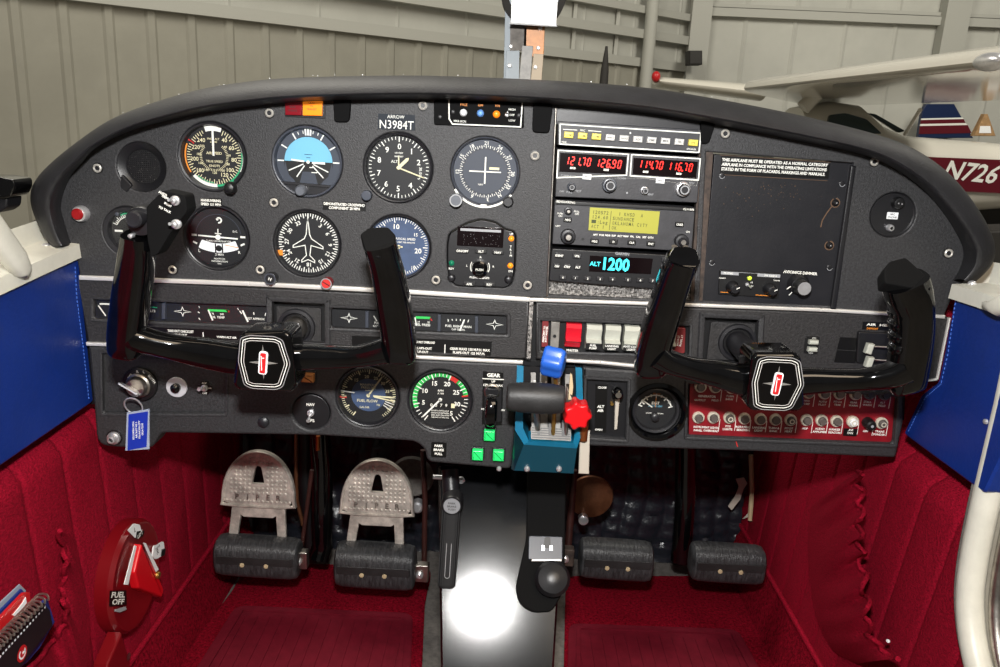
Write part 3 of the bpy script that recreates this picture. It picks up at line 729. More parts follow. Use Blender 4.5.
for i, t in enumerate(['APT', 'VOR', 'NDB', 'SUP', 'ACT', 'NAV', 'FPL', 'CAL', 'SET', 'OTH']): m.text(f_, t, *L(595 + i * 6.1, 234.1 + i * .32), 1.8, .0043, bold=.03)
for a, b, t in ((560, 213, 'PUSH'), (576.5, 211, 'PULL'), (576.5, 213.6, 'OFF'), (557.8, 225.5, 'LEFT'), (687, 231.3, 'GPS'), (560, 215.5, 'ON')): m.text(f_, t, *L(a, b), 1.7, .0043)
m.use('black').disc(f_, *L(582.5, 238.5), 1.4, .0043, 12).build('lettering', r_, smooth=0)
# --- transponder
f_ = Fr(620, 265, .0, tilt=TR); L = f_.L
r_ = empty('transponder', f_.c, 'black transponder with bright cyan 1200 display, bottom of radio stack', 'radio')
MB('satin').ext(f_, rounded(quad(L, (548.5, 280), (551.5, 247.5), (692, 255.5), (688.5, 291)), 2, 2), -.03, .005, .0012).build('faceplate', r_)
d_ = MB('lens_black').ext(f_, quad(L, (588.5, 270.5), (589.5, 254.5), (652, 257.8), (650, 273.2)), .004, .0056).build('display', r_)
m = MB('seg_cyan'); m.text(f_, 'ALT', *L(594.6, 262.8), 4.2, .0059, bold=.02)
m.text(f_, '1200', *L(615.8, 263.3), 12.0, .0059, wid=26, bold=.03); m.build('numerals', d_, smooth=0)
def tbtn(a, b, w, t, hh=2.5):
    x, y = L(a, b); k_ = MB('btn_dark').rect(f_, x - w, y - hh, x + w, y + hh, .004, .0072, .0008, r=1).build('button', r_)
    MB('white').text(f_, t, x, y, 2.0, .0074, bold=.03).build('button_text', k_, smooth=0)
tbtn(559, 254.5, 4.3, 'IDENT'); tbtn(576.5, 255, 4.3, 'VFR')
for a, t in ((556.5, 'ON'), (566.8, 'STBY'), (577.3, 'ALT')): tbtn(a, 265 + (a - 556) * .05, 3.1, t)
for i in range(8): tbtn(562.5 + i * 12.3 + (3 if i > 4 else 0), 276.3 + i * .45, 3.6, str(i), 2.2)
tbtn(663, 258.5, 2.6, 'F'); tbtn(663, 270.5, 2.6, 'C')
MB('grey_mark').text(f_, 'GARMIN', *L(621.5, 253), 2.6, .0053, bold=.03).build('lettering', r_, smooth=0)
# --- foam below the radios
f_ = Fr(600, 291, -.004, tilt=TR); L = f_.L
m = MB('foam'); rows = []
for j in range(9):
    rows.append([f_.p(-53 + i * 1.6, 9.5 - j * 2.2, random.uniform(-.002, .003)) for i in range(92)])
m.grid(rows).build('foam_strip', None, 'speckled grey foam filling gap under the transponder', 'foam')
# ================================================================ blank equipment cover
f_ = Fr(775, 228, -.004); L = f_.L
r_ = empty('blank_cover_plate', f_.c, 'large plain black cover plate with operating limitations placard at its top', 'cover plate')
MB('plate').ext(f_, quad(L, (701, 302.5), (713.5, 154), (853.5, 163.5), (831, 308)), -.006, .003, .0008).build('plate', r_)
MB('satin').ext(f_, quad(L, (828, 309), (848.5, 165), (854, 165.5), (834, 310)), .003, .0065, .0015).build('right_edge_strip', r_)
m = MB('placard').ext(f_, quad(L, (719, 174.5), (720.5, 155.5), (829, 163.5), (827, 178.5)), .003, .0035)
m.use('white')
for i, t in enumerate(['THIS AIRPLANE MUST BE OPERATED AS A NORMAL CATEGORY', 'AIRPLANE IN COMPLIANCE WITH THE OPERATING LIMITATIONS', 'STATED IN THE FORM OF PLACARDS, MARKINGS AND MANUALS.']):
    p0, p1 = L(721.2 - i * .4, 159.3 + i * 4.6), L(826.8 - i * 1.5, 165.0 + i * 4.6)
    m.text(f_, t, (p0[0] + p1[0]) / 2, (p0[1] + p1[1]) / 2, 2.75, .0037, rot=math.degrees(math.atan2(p0[1] - p1[1], p1[0] - p0[0])), wid=p1[0] - p0[0], bold=.035)
m.use('scuff').line(f_, L(719, 154.8), L(829, 162.2), .5, .0036).line(f_, L(719, 174.3), L(826, 180.5), .5, .0036)
m.build('placard', r_, label='black placard with three lines of white lettering', smooth=0)
for a, b in ((721, 175.5), (840.5, 183.5), (711, 262), (828, 267)):
    x, y = L(a, b); MB('satin').lathe(f_, x, y, [(2.8, .002), (2.7, .0045), (1.5, .005)], 16, cap1=True).use('grey_mark').arc(f_, 2.3, 2.8, 100, 260, .0049, c=(x, y)).build('screw', r_)
for a, b in ((834, 202.5), (828, 245)):
    x, y = L(a, b); MB('scuff').arc(f_, 3.6, 4.8, 0, 330, .0034, c=(x, y)).use('black').lathe(f_, x, y, [(3.4, .002), (3.2, .005), (1.8, .0065)], 18, cap1=True).use('chrome').disc(f_, x + .2, y + .2, .7, .0068, 8).build('screw', r_, label='black screw in brown ring')
m = MB('scuff'); P = [L(*p) for p in ((830.5, 206), (826, 212), (821, 220), (819.5, 227))]
for i in range(3): m.line(f_, P[i], P[i + 1], 1.2, .0034)
random.seed(11)
for i in range(70):
    a, b = random.gauss(765, 22), random.gauss(192, 7)
    if 712 < a < 825 and 182 < b < 235: m.disc(f_, *L(a, b), random.uniform(.2, .55), .0033, 5)
m.build('scratches', r_, smooth=0)
# intercom strip and dimmer
f2 = Fr(748, 285, 0); 
q_ = empty('intercom_control', f2.c, 'small intercom strip with two black knobs and green light', 'intercom')
L2 = f2.L
MB('black').ext(f2, rounded(quad(L2, (718, 294), (719.5, 269.5), (780.5, 273), (778, 298)), 1.5, 2), -.001, .0015, .0006).build('faceplate', q_)
m = MB('grey_mark').ext(f2, quad(L2, (720.5, 274), (720.7, 271), (780, 274.3), (779.5, 277.5)), .001, .0018).use('black').rect(f2, *L2(738, 275.7), *L2(757, 273.3), .001, .002)
m.use('white').text(f2, 'PS ENG', *L2(728, 272.8), 2.0, .002).text(f2, 'PM 1000 II', *L2(770, 275.5), 2.0, .002).text(f2, 'Squelch', *L2(722, 277.5), 1.5, .002).text(f2, 'Volume', *L2(776, 280), 1.5, .002).text(f2, 'All', *L2(751, 282), 1.5, .002).text(f2, 'Iso', *L2(751.5, 285.5), 1.5, .002).use('orange').line(f2, L2(720, 291.7), L2(734, 292.5), .6, .002).line(f2, L2(755, 294.5), L2(770, 295.5), .6, .002)
m.build('lettering', q_, smooth=0)
for a, b in ((731.5, 286.5), (768.5, 288.5)):
    x, y = L2(a, b); k_ = MB('satin').lathe(f2, x, y, [(6.6, 0), (6.4, .004), (5.0, .006), (4.6, .015), (3.6, .0158)], 22, cap1=True).build('knob', q_)
    MB('white').tick(f2, 60, 1, 4.4, .9, .0160, (x, y)).build('knob_pointer', k_, smooth=0)
x, y = L2(749, 277.8); MB('signal_green').lathe(f2, x, y, [(2.4, .001), (2, .003), (.8, .0038)], 14, cap1=True).build('lamp', q_, label='small yellow-green lamp')
x, y = L2(746.5, 284); MB('chrome').lathe(f2, x, y, [(1.8, 0), (1.8, .003)], 12, cap1=True).tube([f2.p(x, y, .002), f2.p(x + 1.5, y - 1.5, .011)], .0009, 8).build('toggle_switch', q_)
f2 = Fr(798, 286, 0); L2 = f2.L
q_ = empty('avionics_dimmer_knob', f2.c, 'round knob with silver face marked AVIONICS DIMMER', 'knob')
MB('satin').lathe(f2, 0, 2, [(11, -.001), (10.5, .001), (8.6, .003), (8.0, .006)], 30, cap1=True).use('white').text(f2, 'AVIONICS DIMMER', *L2(800, 272.5), 2.7, .0012, rot=1.4, wid=34, bold=.03).line(f2, (-12, -3), (-8.5, 0), .9, .004).line(f2, (-9, -9), (-6.5, -6), .9, .004).build('knob_skirt', q_)
MB('black').lathe(f2, 0, 1, [(7.4, .005), (7.2, .018), (6.6, .0186)], 30, cap1=True).build('knob', q_)
MB('chrome').disc(f2, 0, 1, 6.5, .0189, 28).build('knob_face', q_, label='silver face')
# ================================================================ MIDDLE SECTION
def rawquad(*P): return list(P)
def mini(m, fr, kind, a, b):   # strip gauge drawings in px, at local a, b
    pass
def stripgauge(name, label, corners, bars, items, star):
    cx = sum(c[0] for c in corners) / 4; cy = sum(c[1] for c in corners) / 4
    f = Fr(cx, cy, 0, tilt=0); L = f.L; r = empty(name, f.c, label, 'gauge')
    MH.append(rounded(corners, 3, 3))
    q = [L(*p) for p in corners]
    MB('bezel').ext(f, offset2(q, -.5), -.010, -.0066).build('housing', r)
    MB('face').ext(f, q, -.0065, -.006).build('dial', r)
    m = MB('white'); h = -.0056
    for (a, b) in star:
        x, y = L(a, b); P = []
        for i in range(8):
            rr = (9.0 if i in (0, 4) else 5.5) if i % 2 == 0 else 2.1
            t = PI / 4 * i; P.append((x + rr * math.cos(t), y + rr * math.sin(t)))
        m.outline(f, P, .6, h)
    for it in items:
        k = it[0]
        if k == 't': m.use('white').text(f, it[1], *L(it[2], it[3]), it[4], h, bold=.02)
        elif k == 'n': m.use('white').line(f, L(*it[1]), L(*it[2]), it[3], h + .0006)
        elif k == 'l': m.use(it[4]).line(f, L(*it[1]), L(*it[2]), it[3], h + .0001)
    m.build('dial_markings', r, smooth=0)
    for (a, b0, b1) in bars:
        MB('bezel_grey').ext(f, [L(a - 1.6, b0), L(a + 1.8, b0), L(a + 1.6, b1), L(a - 1.8, b1)], -.006, -.002, .0006).build('divider', r)
    MB('glass').flat(f, q, -.0012).build('cover_glass', r)
    return r
I1 = [('n', (96, 306.5), (103.5, 317), 1.3), ('l', (97, 305), (112, 305.3), 1.6, 'white'), ('t', 'AMP', 109, 313, 2.4), ('t', 'VOLTS', 148, 312, 2.4), ('l', (140, 307.5), (155, 308.8), 1.0, 'green'),
      ('l', (206, 311.3), (226.5, 312.2), 2.2, 'lime'), ('l', (224.5, 311.4), (227.5, 313), 1.6, 'redmark'), ('n', (206.5, 311), (211, 321.5), 1.5), ('t', 'OIL TEMP', 216, 318.5, 2.3), ('t', '75', 211, 315, 1.8), ('t', '245', 220, 315.4, 1.8),
      ('n', (241, 311.5), (246.5, 323), 1.7), ('l', (238, 312), (240, 315), 1, 'white'), ('l', (252, 313.4), (252.5, 316), .9, 'white'), ('l', (264.5, 314), (263.5, 317), .9, 'white'), ('t', 'EGT APPROX', 254, 320, 2.2),
      ('n', (197, 307), (198, 309), .8), ('n', (196, 313), (198, 314), .8), ('n', (197, 319), (198.5, 321), .8), ('n', (236, 309), (237, 311), .8)]
stripgauge('engine_gauge_strip', 'long narrow gauge strip left of the pilot yoke shaft', [(94, 299), (266.5, 306), (267.5, 326.5), (94, 318.5)], [(162.5, 303.5, 319.8)], I1, [(180.5, 312.8)])
I2 = [('l', (415, 318.6), (430, 319.2), 2.4, 'lime'), ('l', (429.5, 319), (431.5, 322), 1.2, 'redmark'), ('n', (414.5, 318.5), (416, 327), 1.2), ('t', 'FUEL PRESS', 421.5, 326, 2.4), ('t', '14', 418, 323, 1.8), ('t', '35', 428, 323.5, 1.8),
      ('t', 'FUEL', 377, 324.2, 2.4), ('t', 'CAP 25 GAL', 379, 327.4, 1.8), ('n', (373, 317), (376, 322), 1.2), ('l', (380, 318), (379, 321), .9, 'white'),
      ('t', 'FUEL RIGHT MAIN', 458, 327.6, 2.3), ('t', 'CAP 25 GAL', 458, 330.8, 1.8), ('n', (464, 321), (459.5, 332), 1.5), ('t', 'E', 448, 322, 2), ('t', 'F', 468, 323, 2)]
for i in range(6): I2.append(('l', (447.5 + i * 4.2, 319.8 + abs(i - 2.5) * .25 + i * .1), (448 + i * 4.0, 321.8 + i * .15), .8, 'white'))
stripgauge('fuel_gauge_strip', 'long narrow gauge strip with two compass star emblems right of the pilot yoke shaft', [(331, 308), (506.5, 315.6), (506.5, 334.8), (331, 327.5)], [(366.5, 312, 328.5), (439, 315.5, 332), (476.5, 317, 333.5)], I2, [(348, 319.3), (494.5, 325.8)])
# yoke shaft recess squares
MH.append(rounded([(272, 299), (327, 301.5), (327, 346), (272, 344)], 3, 3))
MH2 = []
f_ = Fr(299, 324, -.006); L = f_.L

# rocker switches
MH2.append(rounded([(540.5, 320), (690, 325.5), (688.5, 356), (541, 351)], 3, 3))
f_ = Fr(612, 337, 0, tilt=.012); L = f_.L
r_ = empty('rocker_switch_bank', f_.c, 'row of pale rocker switches with one bright red rocker', 'switch panel')
MB('black').ext(f_, quad(L, (540, 351.5), (540, 319.5), (691, 325), (690, 357)), -.012, -.006).build('backplate', r_)
def rocker(a, b, w, hh, mt, t1, t2, lb=None):
    x, y = L(a, b)
    rows = []
    for yy, hz_ in ((hh, -.006), (hh, .003), (hh * .7, .0065), (hh * .15, .0042), (-hh * .1, .004), (-hh * .3, .0105), (-hh * .35, .0105), (-hh * .55, .005), (-hh, .001), (-hh, -.006)):
        rows.append([f_.p(x + s * w, y + yy, hz_) for s in (-1, -.92, .92, 1)])
    rows = [[r[0] , r[1], r[2], r[3]] for r in rows]
    m = MB(mt); m.grid(rows)
    for s in (0, 3): m.poly([r[s] for r in rows])
    k = m.build('rocker_switch', r_, label=lb, smooth=25)
    if t1 or t2:
        m = MB('black').rect(f_, x - w * .98, y - hh * .98, x + w * .98, y - hh * .42, .0045, .0068, 0).use('white')
        if t1: m.text(f_, t1, x, y - hh * .60, 2.1, .007, bold=.03)
        if t2: m.text(f_, t2, x, y - hh * .84, 2.1, .007, bold=.03)
        m.build('switch_label', k, smooth=0)
rocker(573, 335, 7.6, 12, 'rocker_red', None, None, 'bright red rocker')
for a, t1, t2 in ((593.3, 'FUEL', 'PUMP'), (612, 'LANDING', 'LIGHT'), (631, 'ANTI COLL.', 'LIGHT'), (649.5, 'POS', 'LIGHT'), (667, 'PITOT', 'HEAT')): rocker(a, 336.5 + (a - 593) * .035, 7.6, 12.4, 'rocker', t1, t2)
m = MB('lever_grey').ext(f_, quad(L, (549.8, 347.5), (551.3, 321.5), (560, 322), (558.5, 348)), -.006, .002, .0008).use('black').disc(f_, *L(554.5, 335.7), 1.7, .0022, 14); m.build('metal_blank', r_, label='bare metal strip')
m = MB('maroon').ext(f_, quad(L, (541.5, 346.5), (542.3, 321), (548.5, 321.3), (547.7, 346.8)), -.006, .001).use('white').text(f_, 'ADJACENT TO', *L(543.7, 334), 1.8, .0012, rot=-88, bold=.03).text(f_, 'BATT MASTER', *L(546.3, 334), 1.8, .0012, rot=-88, bold=.03); m.build('maroon_label', r_, label='maroon strip with vertical lettering')
m = MB('maroon').ext(f_, rounded(quad(L, (671.5, 352.5), (674, 327), (685.5, 327.5), (684.5, 353)), 2), -.006, .002, .0008).use('white').text(f_, 'INSTR LT', *L(677.5, 340), 1.9, .0022, rot=-87).text(f_, 'PANEL LT', *L(680.8, 340), 1.9, .0022, rot=-87); m.build('dimmer_wheel', r_, label='maroon dimmer wheel')
m = MB('white').text(f_, 'MASTER', *L(572.5, 350.3), 2.3, .0004, bold=.03).text(f_, 'ALT', *L(553, 349.5), 1.6, .0004); m.build('lettering', r_, smooth=0)
# right yoke shaft recess
MH2.append(rounded([(705, 315), (760, 317.5), (757, 366), (702, 364)], 3, 3))
# ================================================================ LOWER LEFT
# ignition
f_ = Fr(139, 385, 0); L = f_.L
LH.append(rounded([(102, 353.5), (226, 361), (224.5, 413), (103, 412.5)], 3, 3))
r_ = empty('ignition_switch', f_.c, 'round silver ignition switch with key in it', 'switch')
MB('black').lathe(f_, 0, 0, [(17.5, -.005), (17.5, -.001), (16.5, 0)], 44, cap1=True).use('white').text(f_, 'OFF', *L(130, 376.5), 2.6, .0003, rot=-50, bold=.03).text(f_, 'R', *L(137.5, 371.5), 2.8, .0003, bold=.02).text(f_, 'L', *L(144, 371.8), 2.8, .0003, bold=.02).text(f_, 'BOTH', *L(152, 379), 2.6, .0003, rot=52, bold=.03).build('base_plate', r_)
MB('steel').lathe(f_, 0, 0, [(12.5, 0), (12.3, .003), (10.5, .0045), (9.8, .009), (8.8, .0105), (7.8, .0098)], 36, cap1=True).build('lock_cylinder', r_)
r2 = empty('key', f_.p(0, 0, .011), 'flat silver key standing in the ignition switch', 'key')
R_ = Fr(0, 0, q=f_.p(-1, -1, .011), ux=Vector((.86, 0, -.52)), uz=Vector((.2, -.95, .3)))
MB('chrome').ext(R_, rounded([(-4, -2), (4, -2), (4, 3), (11, 6), (10, 18), (-12, 18), (-11, 6), (-4, 3)], 2), -.0009, .0009).build('key_blade', r2)
rg = f_.p(-1.5, -18, .013)
path = [rg + Vector((math.cos(2 * PI * i / 28) * .0095, -.004 * math.sin(2 * PI * i / 28), math.sin(2 * PI * i / 28) * .0105)) for i in range(29)]
MB('chrome').tube(path, .0009, 8, caps=False).build('key_ring', None, 'small steel ring joining key and blue tag', 'key ring')
ft = Fr(137, 431, .012); L2 = ft.L
r2 = empty('key_tag', ft.c, 'blue plastic key tag with white lettering hanging from ring', 'key tag')
MB('tag_edge').ext(ft, quad(L2, (125.5, 450.5), (127, 412.5), (149.5, 409), (149.5, 449)), -.001, .001, .0005).build('sleeve', r2, label='clear edge')
m = MB('key_tag').ext(ft, quad(L2, (128, 450), (129, 414), (148.5, 411), (147, 446.5)), .0008, .0013).use('card')
for i, t in enumerate(['SOUTHERN OKLA', 'AIRCRAFT 405 3', 'OKLAHOMA CITY', 'OKLA 73105']): m.text(ft, t, *L2(134 + i * 3.0, 430 - i * .4), 1.7, .0016, rot=-87, bold=.03)
m.build('insert', r2)
# push button, toggle
f_ = Fr(177, 387, -.004)
r_ = empty('starter_button', f_.c, 'chrome push button in pale round collar beside the ignition switch', 'button')
MB('collar_pale').lathe(f_, 0, 0, [(10.4, -.002), (10.4, .0015), (10, .002), (5, .0024)], 36, cap1=True).build('collar', r_)
MB('gloss').lathe(f_, 0, 0, [(4.8, .002), (4.8, .006), (3.4, .008), (1, .009)], 24, cap1=True).build('button_cap', r_)
def toggle(name, label, px, py, d, up, plateR=None, texts=()):
    f = Fr(px, py, d); r = empty(name, f.c, label, 'switch'); L = f.L
    if plateR: MB('placard').ext(f, rounded(plateR, 1.5, 2), -.001, .0012, .0004).build('plate', r)
    MB('chrome').lathe(f, 0, 0, [(3.6, 0), (3.4, .003), (2.4, .0035), (2.0, .006), (1.2, .006)], 18, cap1=True).build('collar', r)
    MB('chrome').tube([f.p(0, 0, .004), f.p(up[0] * .6, up[1] * .6, .010), f.p(up[0], up[1], .016)], [.0011, .0014, .0021], 10).build('lever', r)
    if texts:
        m = MB('white')
        for t, a, b, c in texts: m.text(f, t, a, b, c, .0015, bold=.03)
        m.build('lettering', r, smooth=0)
    return r, f
toggle('toggle_switch', 'small toggle switch with black cross-shaped plate beside the starter button', 205, 387.5, -.004, (-.5, 3), [(-4, -7), (4, -7), (4, -3), (7, -3), (7, 3), (4, 3), (4, 7), (-4, 7), (-4, 3), (-7, 3), (-7, -3), (-4, -3)], [('AUX', 0, 5.2, 1.6), ('OFF', 0, -5.6, 1.8), ('ON', -5.4, 0, 1.4), ('ON', 5.4, 0, 1.4)])
LH.append(chole(311, 412, 19))
r_, f_ = toggle('source_switch', 'toggle switch on round black plate marked NAV and GPS', 311, 412.5, -.003, (.5, -3.5), None, [('NAV', 0, 9, 2.8), ('GPS', 0, -8, 3.0)])
MB('satin').lathe(f_, 0, 0, [(18.8, -.008), (18.7, -.0005), (18, 0)], 40, cap1=True).build('plate', r_)
# jack
f_ = Fr(114.5, 437.5, 0)
r_ = empty('jack_socket', f_.c, 'chrome headphone jack in bottom left corner of panel', 'jack')
MB('black').lathe(f_, 0, 0, [(8, -.001), (8, .001)], 28, cap1=True).build('washer', r_)
MB('chrome').lathe(f_, 0, 0, [(6.6, .001), (6.2, .004), (4.4, .006), (3.6, .009), (2.4, .0095), (2.0, .007)], 28).use('black').disc(f_, 0, 0, 2.3, .0075, 14).build('socket', r_)
# manifold pressure
def m_mp(m, fr, R, root):
    m.use('cream')
    for i in range(60):
        a = -145 + i * 4.9
        m.tick(fr, a, R * (.78 if i % 5 == 0 else .85), R * .95, 1.3 if i % 5 == 0 else .6, H)
    for t, a in (('15', -38), ('20', -5), ('25', 22), ('30', 48), ('35', 75)): m.text(fr, t, R * .68 * math.sin(math.radians(a)), R * .68 * math.cos(math.radians(a)), 3.2, H)
    m.text(fr, 'MANIFOLD', 0, 11, 2.4, H); m.text(fr, 'PRESSURE', 0, 8, 2.4, H); m.text(fr, 'FUEL FLOW', -1, -6, 2.8, H); m.text(fr, 'IN HG', 0, 5, 1.6, H); m.text(fr, 'GAL/HR', -4, -13, 2, H); m.text(fr, 'PSI', 10, -10, 2, H)
    m.use('white')
    for a in (95, 102, 109, 116, 123): m.tick(fr, a, R * .62, R * .95, .9, H)
    m.line(fr, (-28, 3.5), (-14, 1.8), 1.3, H); m.use('redmark').line(fr, (-29, -3.2), (-22, -3.4), 1.6, H)
    m.use('face_blue').disc(fr, 0, 0, R * .60, H - .0002)  # bluish reflection glare painted as a disc on the dial
r_, f_ = gauge('manifold_pressure_gauge', 'round engine gauge with bluish glare painted at its centre, lower panel beside the tachometer', 'gauge', 367.5, 397, 31, marks=m_mp, rim=.93, holes=LH)
MB('cream').needle(f_, 34, 0, 25, 1.6, HN).needle(f_, 92, -5, 27, 1.5, HN).needle(f_, 101, -6, 26, 1.3, HN - .0004).disc(f_, 0, 0, 1.8, HN).build('needle', r_)
# tachometer
def m_ta(m, fr, R, root):
    A = lambda v: -146 + v * 8.35
    for v in range(0, 36):
        m.use('white').tick(fr, A(v), R * (.74 if v % 5 == 0 else .82), R * .95, 1.1 if v % 5 == 0 else .8, H + .0001)
    for v in (5, 10, 15, 20, 25, 30, 35): m.text(fr, str(v), R * .60 * math.sin(math.radians(A(v))), R * .60 * math.cos(math.radians(A(v))), 4.6, H, bold=.02)
    m.use('lime')
    for v in range(0, 56): 
        a = A(4) + v * (A(27) - A(4)) / 56; m.arc(fr, R * .80, R * .95, a, a + 2.3, H, n=1)
    m.arc(fr, R * .90, R * .96, A(4), A(27), H - .0001)
    m.use('redmark').arc(fr, R * .78, R * .95, A(20.2), A(22.3), H + .0002); m.tick(fr, A(27), R * .74, R * .96, 1.6, H + .0002)
    m.use('white').text(fr, 'RPM', 0, 9, 2.2, H).text(fr, 'X 100', 0, 6, 1.8, H)
    m.use('black').rect(fr, -12, -8.8, 14, -4.2, H, H + .0001).use('white')
    for i, t in enumerate('0379'): m.text(fr, t, -9 + i * 5, -6.5, 3.4, H + .0002)
    m.use('cream').rect(fr, 11, -8.8, 14.6, -4.2, H + .0001, H + .0002); m.use('placard').rect(fr, -10, -21, 10, -11, H, H + .0001).use('white')
    for i, t in enumerate(['AVOID CONTINUOUS', 'OPERATION BETWEEN', '2000 AND 2350 RPM', 'ABOVE 27 IN HG']): m.text(fr, t, 0, -12.4 - i * 2.4, 1.5, H + .0002, wid=18)
r_, f_ = gauge('tachometer', 'black tachometer with green arc numbered 5 to 35', 'gauge', 440, 401, 31.5, marks=m_ta, rim=.93, holes=LH)
MB('white').needle(f_, 222, 0, 26, 1.6, HN, tipw=.6).disc(f_, 0, 0, 1.8, HN).build('needle', r_)
# gear lever and lights
f_ = Fr(492, 395, 0); L = f_.L
r_ = empty('landing_gear_lever', f_.c, 'black wheel-shaped gear lever on placard marked GEAR', 'lever')
MB('placard').ext(f_, quad(L, (482, 424), (483, 371), (503.5, 372), (502, 425)), -.001, .0012, .0004).build('placard', r_)
m = MB('white').text(f_, 'GEAR', *L(493.8, 374.8), 3.6, .0015, bold=.04).line(f_, L(482.5, 378.2), L(504, 379.2), .9, .0015).text(f_, 'UP', *L(493.5, 381), 2.2, .0015, bold=.03).text(f_, '129 MPH MAX', *L(493.3, 384.8), 2.2, .0015, bold=.03).text(f_, 'DN', *L(483.3, 408.5), 1.9, .0015, bold=.03).text(f_, '150 MAX', *L(500, 409.5), 1.9, .0015, bold=.03)
m.build('lettering', r_, smooth=0)
MB('satin').ext(f_, rounded(quad(L, (484, 421), (484.5, 388), (502, 388.5), (501.5, 421.5)), 2), 0, .002, .0006).build('slot_frame', r_)
x, y = L(492, 391); MB('steel').lathe(f_, x, y, [(8.4, .001), (8, .003), (6.6, .004), (6.2, .001)], 28).build('collar', r_)
c0 = f_.p(*L(492.5, 393), .008); 
rows = []
cc = f_.p(*L(491.5, 404), .020)
for i in range(24):
    t = 2 * PI * i / 24; rows.append(None)
m = MB('gloss')
R1, R2, WD = .0118, .0115, .0048   # a little wheel, axle left-right
WD = .0062; prof = [(-WD, .004), (-WD, .0108), (-WD * .7, .0138), (0, .0148), (WD * .7, .0138), (WD, .0108), (WD, .004)]
rows = [[cc + Vector((w, -r * math.cos(2 * PI * i / 28), r * math.sin(2 * PI * i / 28) * 1.25)) for i in range(28)] for w, r in prof]
m.grid(rows, cu=True, cap0=True, cap1=True).build('wheel_knob', r_)
MB('satin').tube([c0, cc], .004, 12).build('arm', r_)
for i, (a, b) in enumerate(((489.5, 433.5), (477.8, 452.8), (498.5, 453.5))):
    f_ = Fr(a, b, 0); q_ = empty('gear_light', f_.c, ['green square indicator light directly below the gear lever', 'green square indicator light, left of lower pair', 'green square indicator light, right of lower pair'][i], 'indicator light', 'green gear indicator lights')
    MB('bezel').rect(f_, -6.8, -6.8, 6.8, 6.8, -.001, .0025, .0006, r=1).build('bezel', q_)
    MB('greenlens').rect(f_, -5.5, -5.6, 5.5, 5.6, .0015, .0085, .0018, r=1).build('lens', q_)
f_ = Fr(438.8, 449.5, 0)
MB('placard').rect(f_, -7.6, -8, 7.6, 8, -.0005, .0008, 0, r=1.5).use('white').text(f_, 'PARK', 0, 4.3, 2.4, .001, bold=.04).text(f_, 'BRAKE', 0, 0, 2.4, .001, bold=.04).text(f_, 'PULL', 0, -4.3, 2.4, .001, bold=.04).build('parking_brake_placard', None, 'small black placard reading PARK BRAKE PULL', 'placard', smooth=0)
# tan knob behind pilot hub
f_ = Fr(309, 376, 0); L = f_.L
MB('btn_dark').rect(f_, -8, -6, 8, 6, -.001, .003, .001, r=1).use('post_orange').rect(f_, -6.5, -4.5, 6.5, 4.5, .003, .010, .002, r=1).build('tan_selector', None, 'small tan rectangular knob right of pilot yoke hub', 'knob')
# ================================================================ LOWER RIGHT
f_ = Fr(605, 410, 0); L = f_.L
RH.append([(587.5, 380), (627, 382), (625, 439), (586, 436)])
r_ = empty('alternate_air_control', f_.c, 'slotted plate marked ALT AIR with white slide lever and black ball knob', 'lever')
MB('satin').ext(f_, quad(L, (587, 438), (588, 379.5), (627.5, 381.5), (625.5, 440)), -.012, -.005).build('plate', r_)
MB('placard').ext(f_, quad(L, (595, 433.5), (596, 385.5), (608, 386), (606.5, 434)), -.005, -.0042).use('white').text(f_, 'CLOSE', *L(602.6, 388.7), 2.0, -.004, bold=.03).text(f_, 'ALT', *L(601.2, 407.8), 2.7, -.004, bold=.04).text(f_, 'AIR', *L(601, 411.8), 2.7, -.004, bold=.04).text(f_, 'OPEN', *L(599, 431), 2.0, -.004, bold=.03).build('placard', r_)
MB('black').ext(f_, quad(L, (612, 430), (613, 390), (620, 390), (618, 430)), -.0049, -.004).build('slot', r_)
MB('white_bar').ext(f_, quad(L, (614.2, 429.5), (615.2, 396), (619.8, 396), (617, 428.5)), -.002, .002, .0008).build('lever', r_)
x, y = L(616.5, 390.5); MB('gloss').lathe(f_, x, y, [(3, -.004), (5.4, .002), (5.6, .010), (4.6, .0155), (3.0, .017)], 24, cap1=True).use('steel').disc(f_, x, y + .5, 3.0, .0173, 16).build('ball_knob', r_)
MB('brass').lathe(f_, *L(612, 404), [(1.8, -.004), (1.6, .001)], 10, cap1=True).build('stop_pin', r_)
# egt
RH.append(chole(655.5, 411, 26))
def m_eg(m, fr, R, root):
    m.use('white'); m.arc(fr, R * .80, R * .86, -72, 72, H, c=(0, -2))
    for a in range(-72, 73, 18): m.tick(fr, a, R * (.68 if a % 36 == 0 else .76), R * .90, 1.1, H, (0, -2))
    m.text(fr, 'EGT', 0, 6.5, 3, H, bold=.03); m.use('sky').text(fr, '25 F PER DIV', 0, 3.2, 1.8, H); m.use('orange').text(fr, 'Alcor', 0, R * .80, 2.4, H); m.tick(fr, 0, R * .2, R * .75, .7, H, (0, -2)); m.use('white').text(fr, 'ECONOMY MIXTURE', 0, -4.5, 1.3, H)
r_, f_ = gauge('exhaust_temperature_gauge', 'round gauge with white arc set in polished dished ring, right lower panel', 'gauge', 656, 411, 23, marks=m_eg, rim=.88, holes=None)
MB('white').needle(f_, 303, -13.5, 17, 1.6, HN, c=(0, -2)).needle(f_, 305, -4, 17.5, 1.1, HN, c=(0, 0)).build('needle', r_)
MB('bezel').lathe(f_, 0, -7, [(4, DI), (4, .001), (2.8, .002), (1, .0022)], 20, cap1=True).build('adjuster_screw', r_)
MB('gloss').lathe(f_, 1.5, -1, [(24, -.010), (24.2, -.001), (27.5, .003), (30.5, .002), (31, -.001)], 56).build('dished_ring', r_)
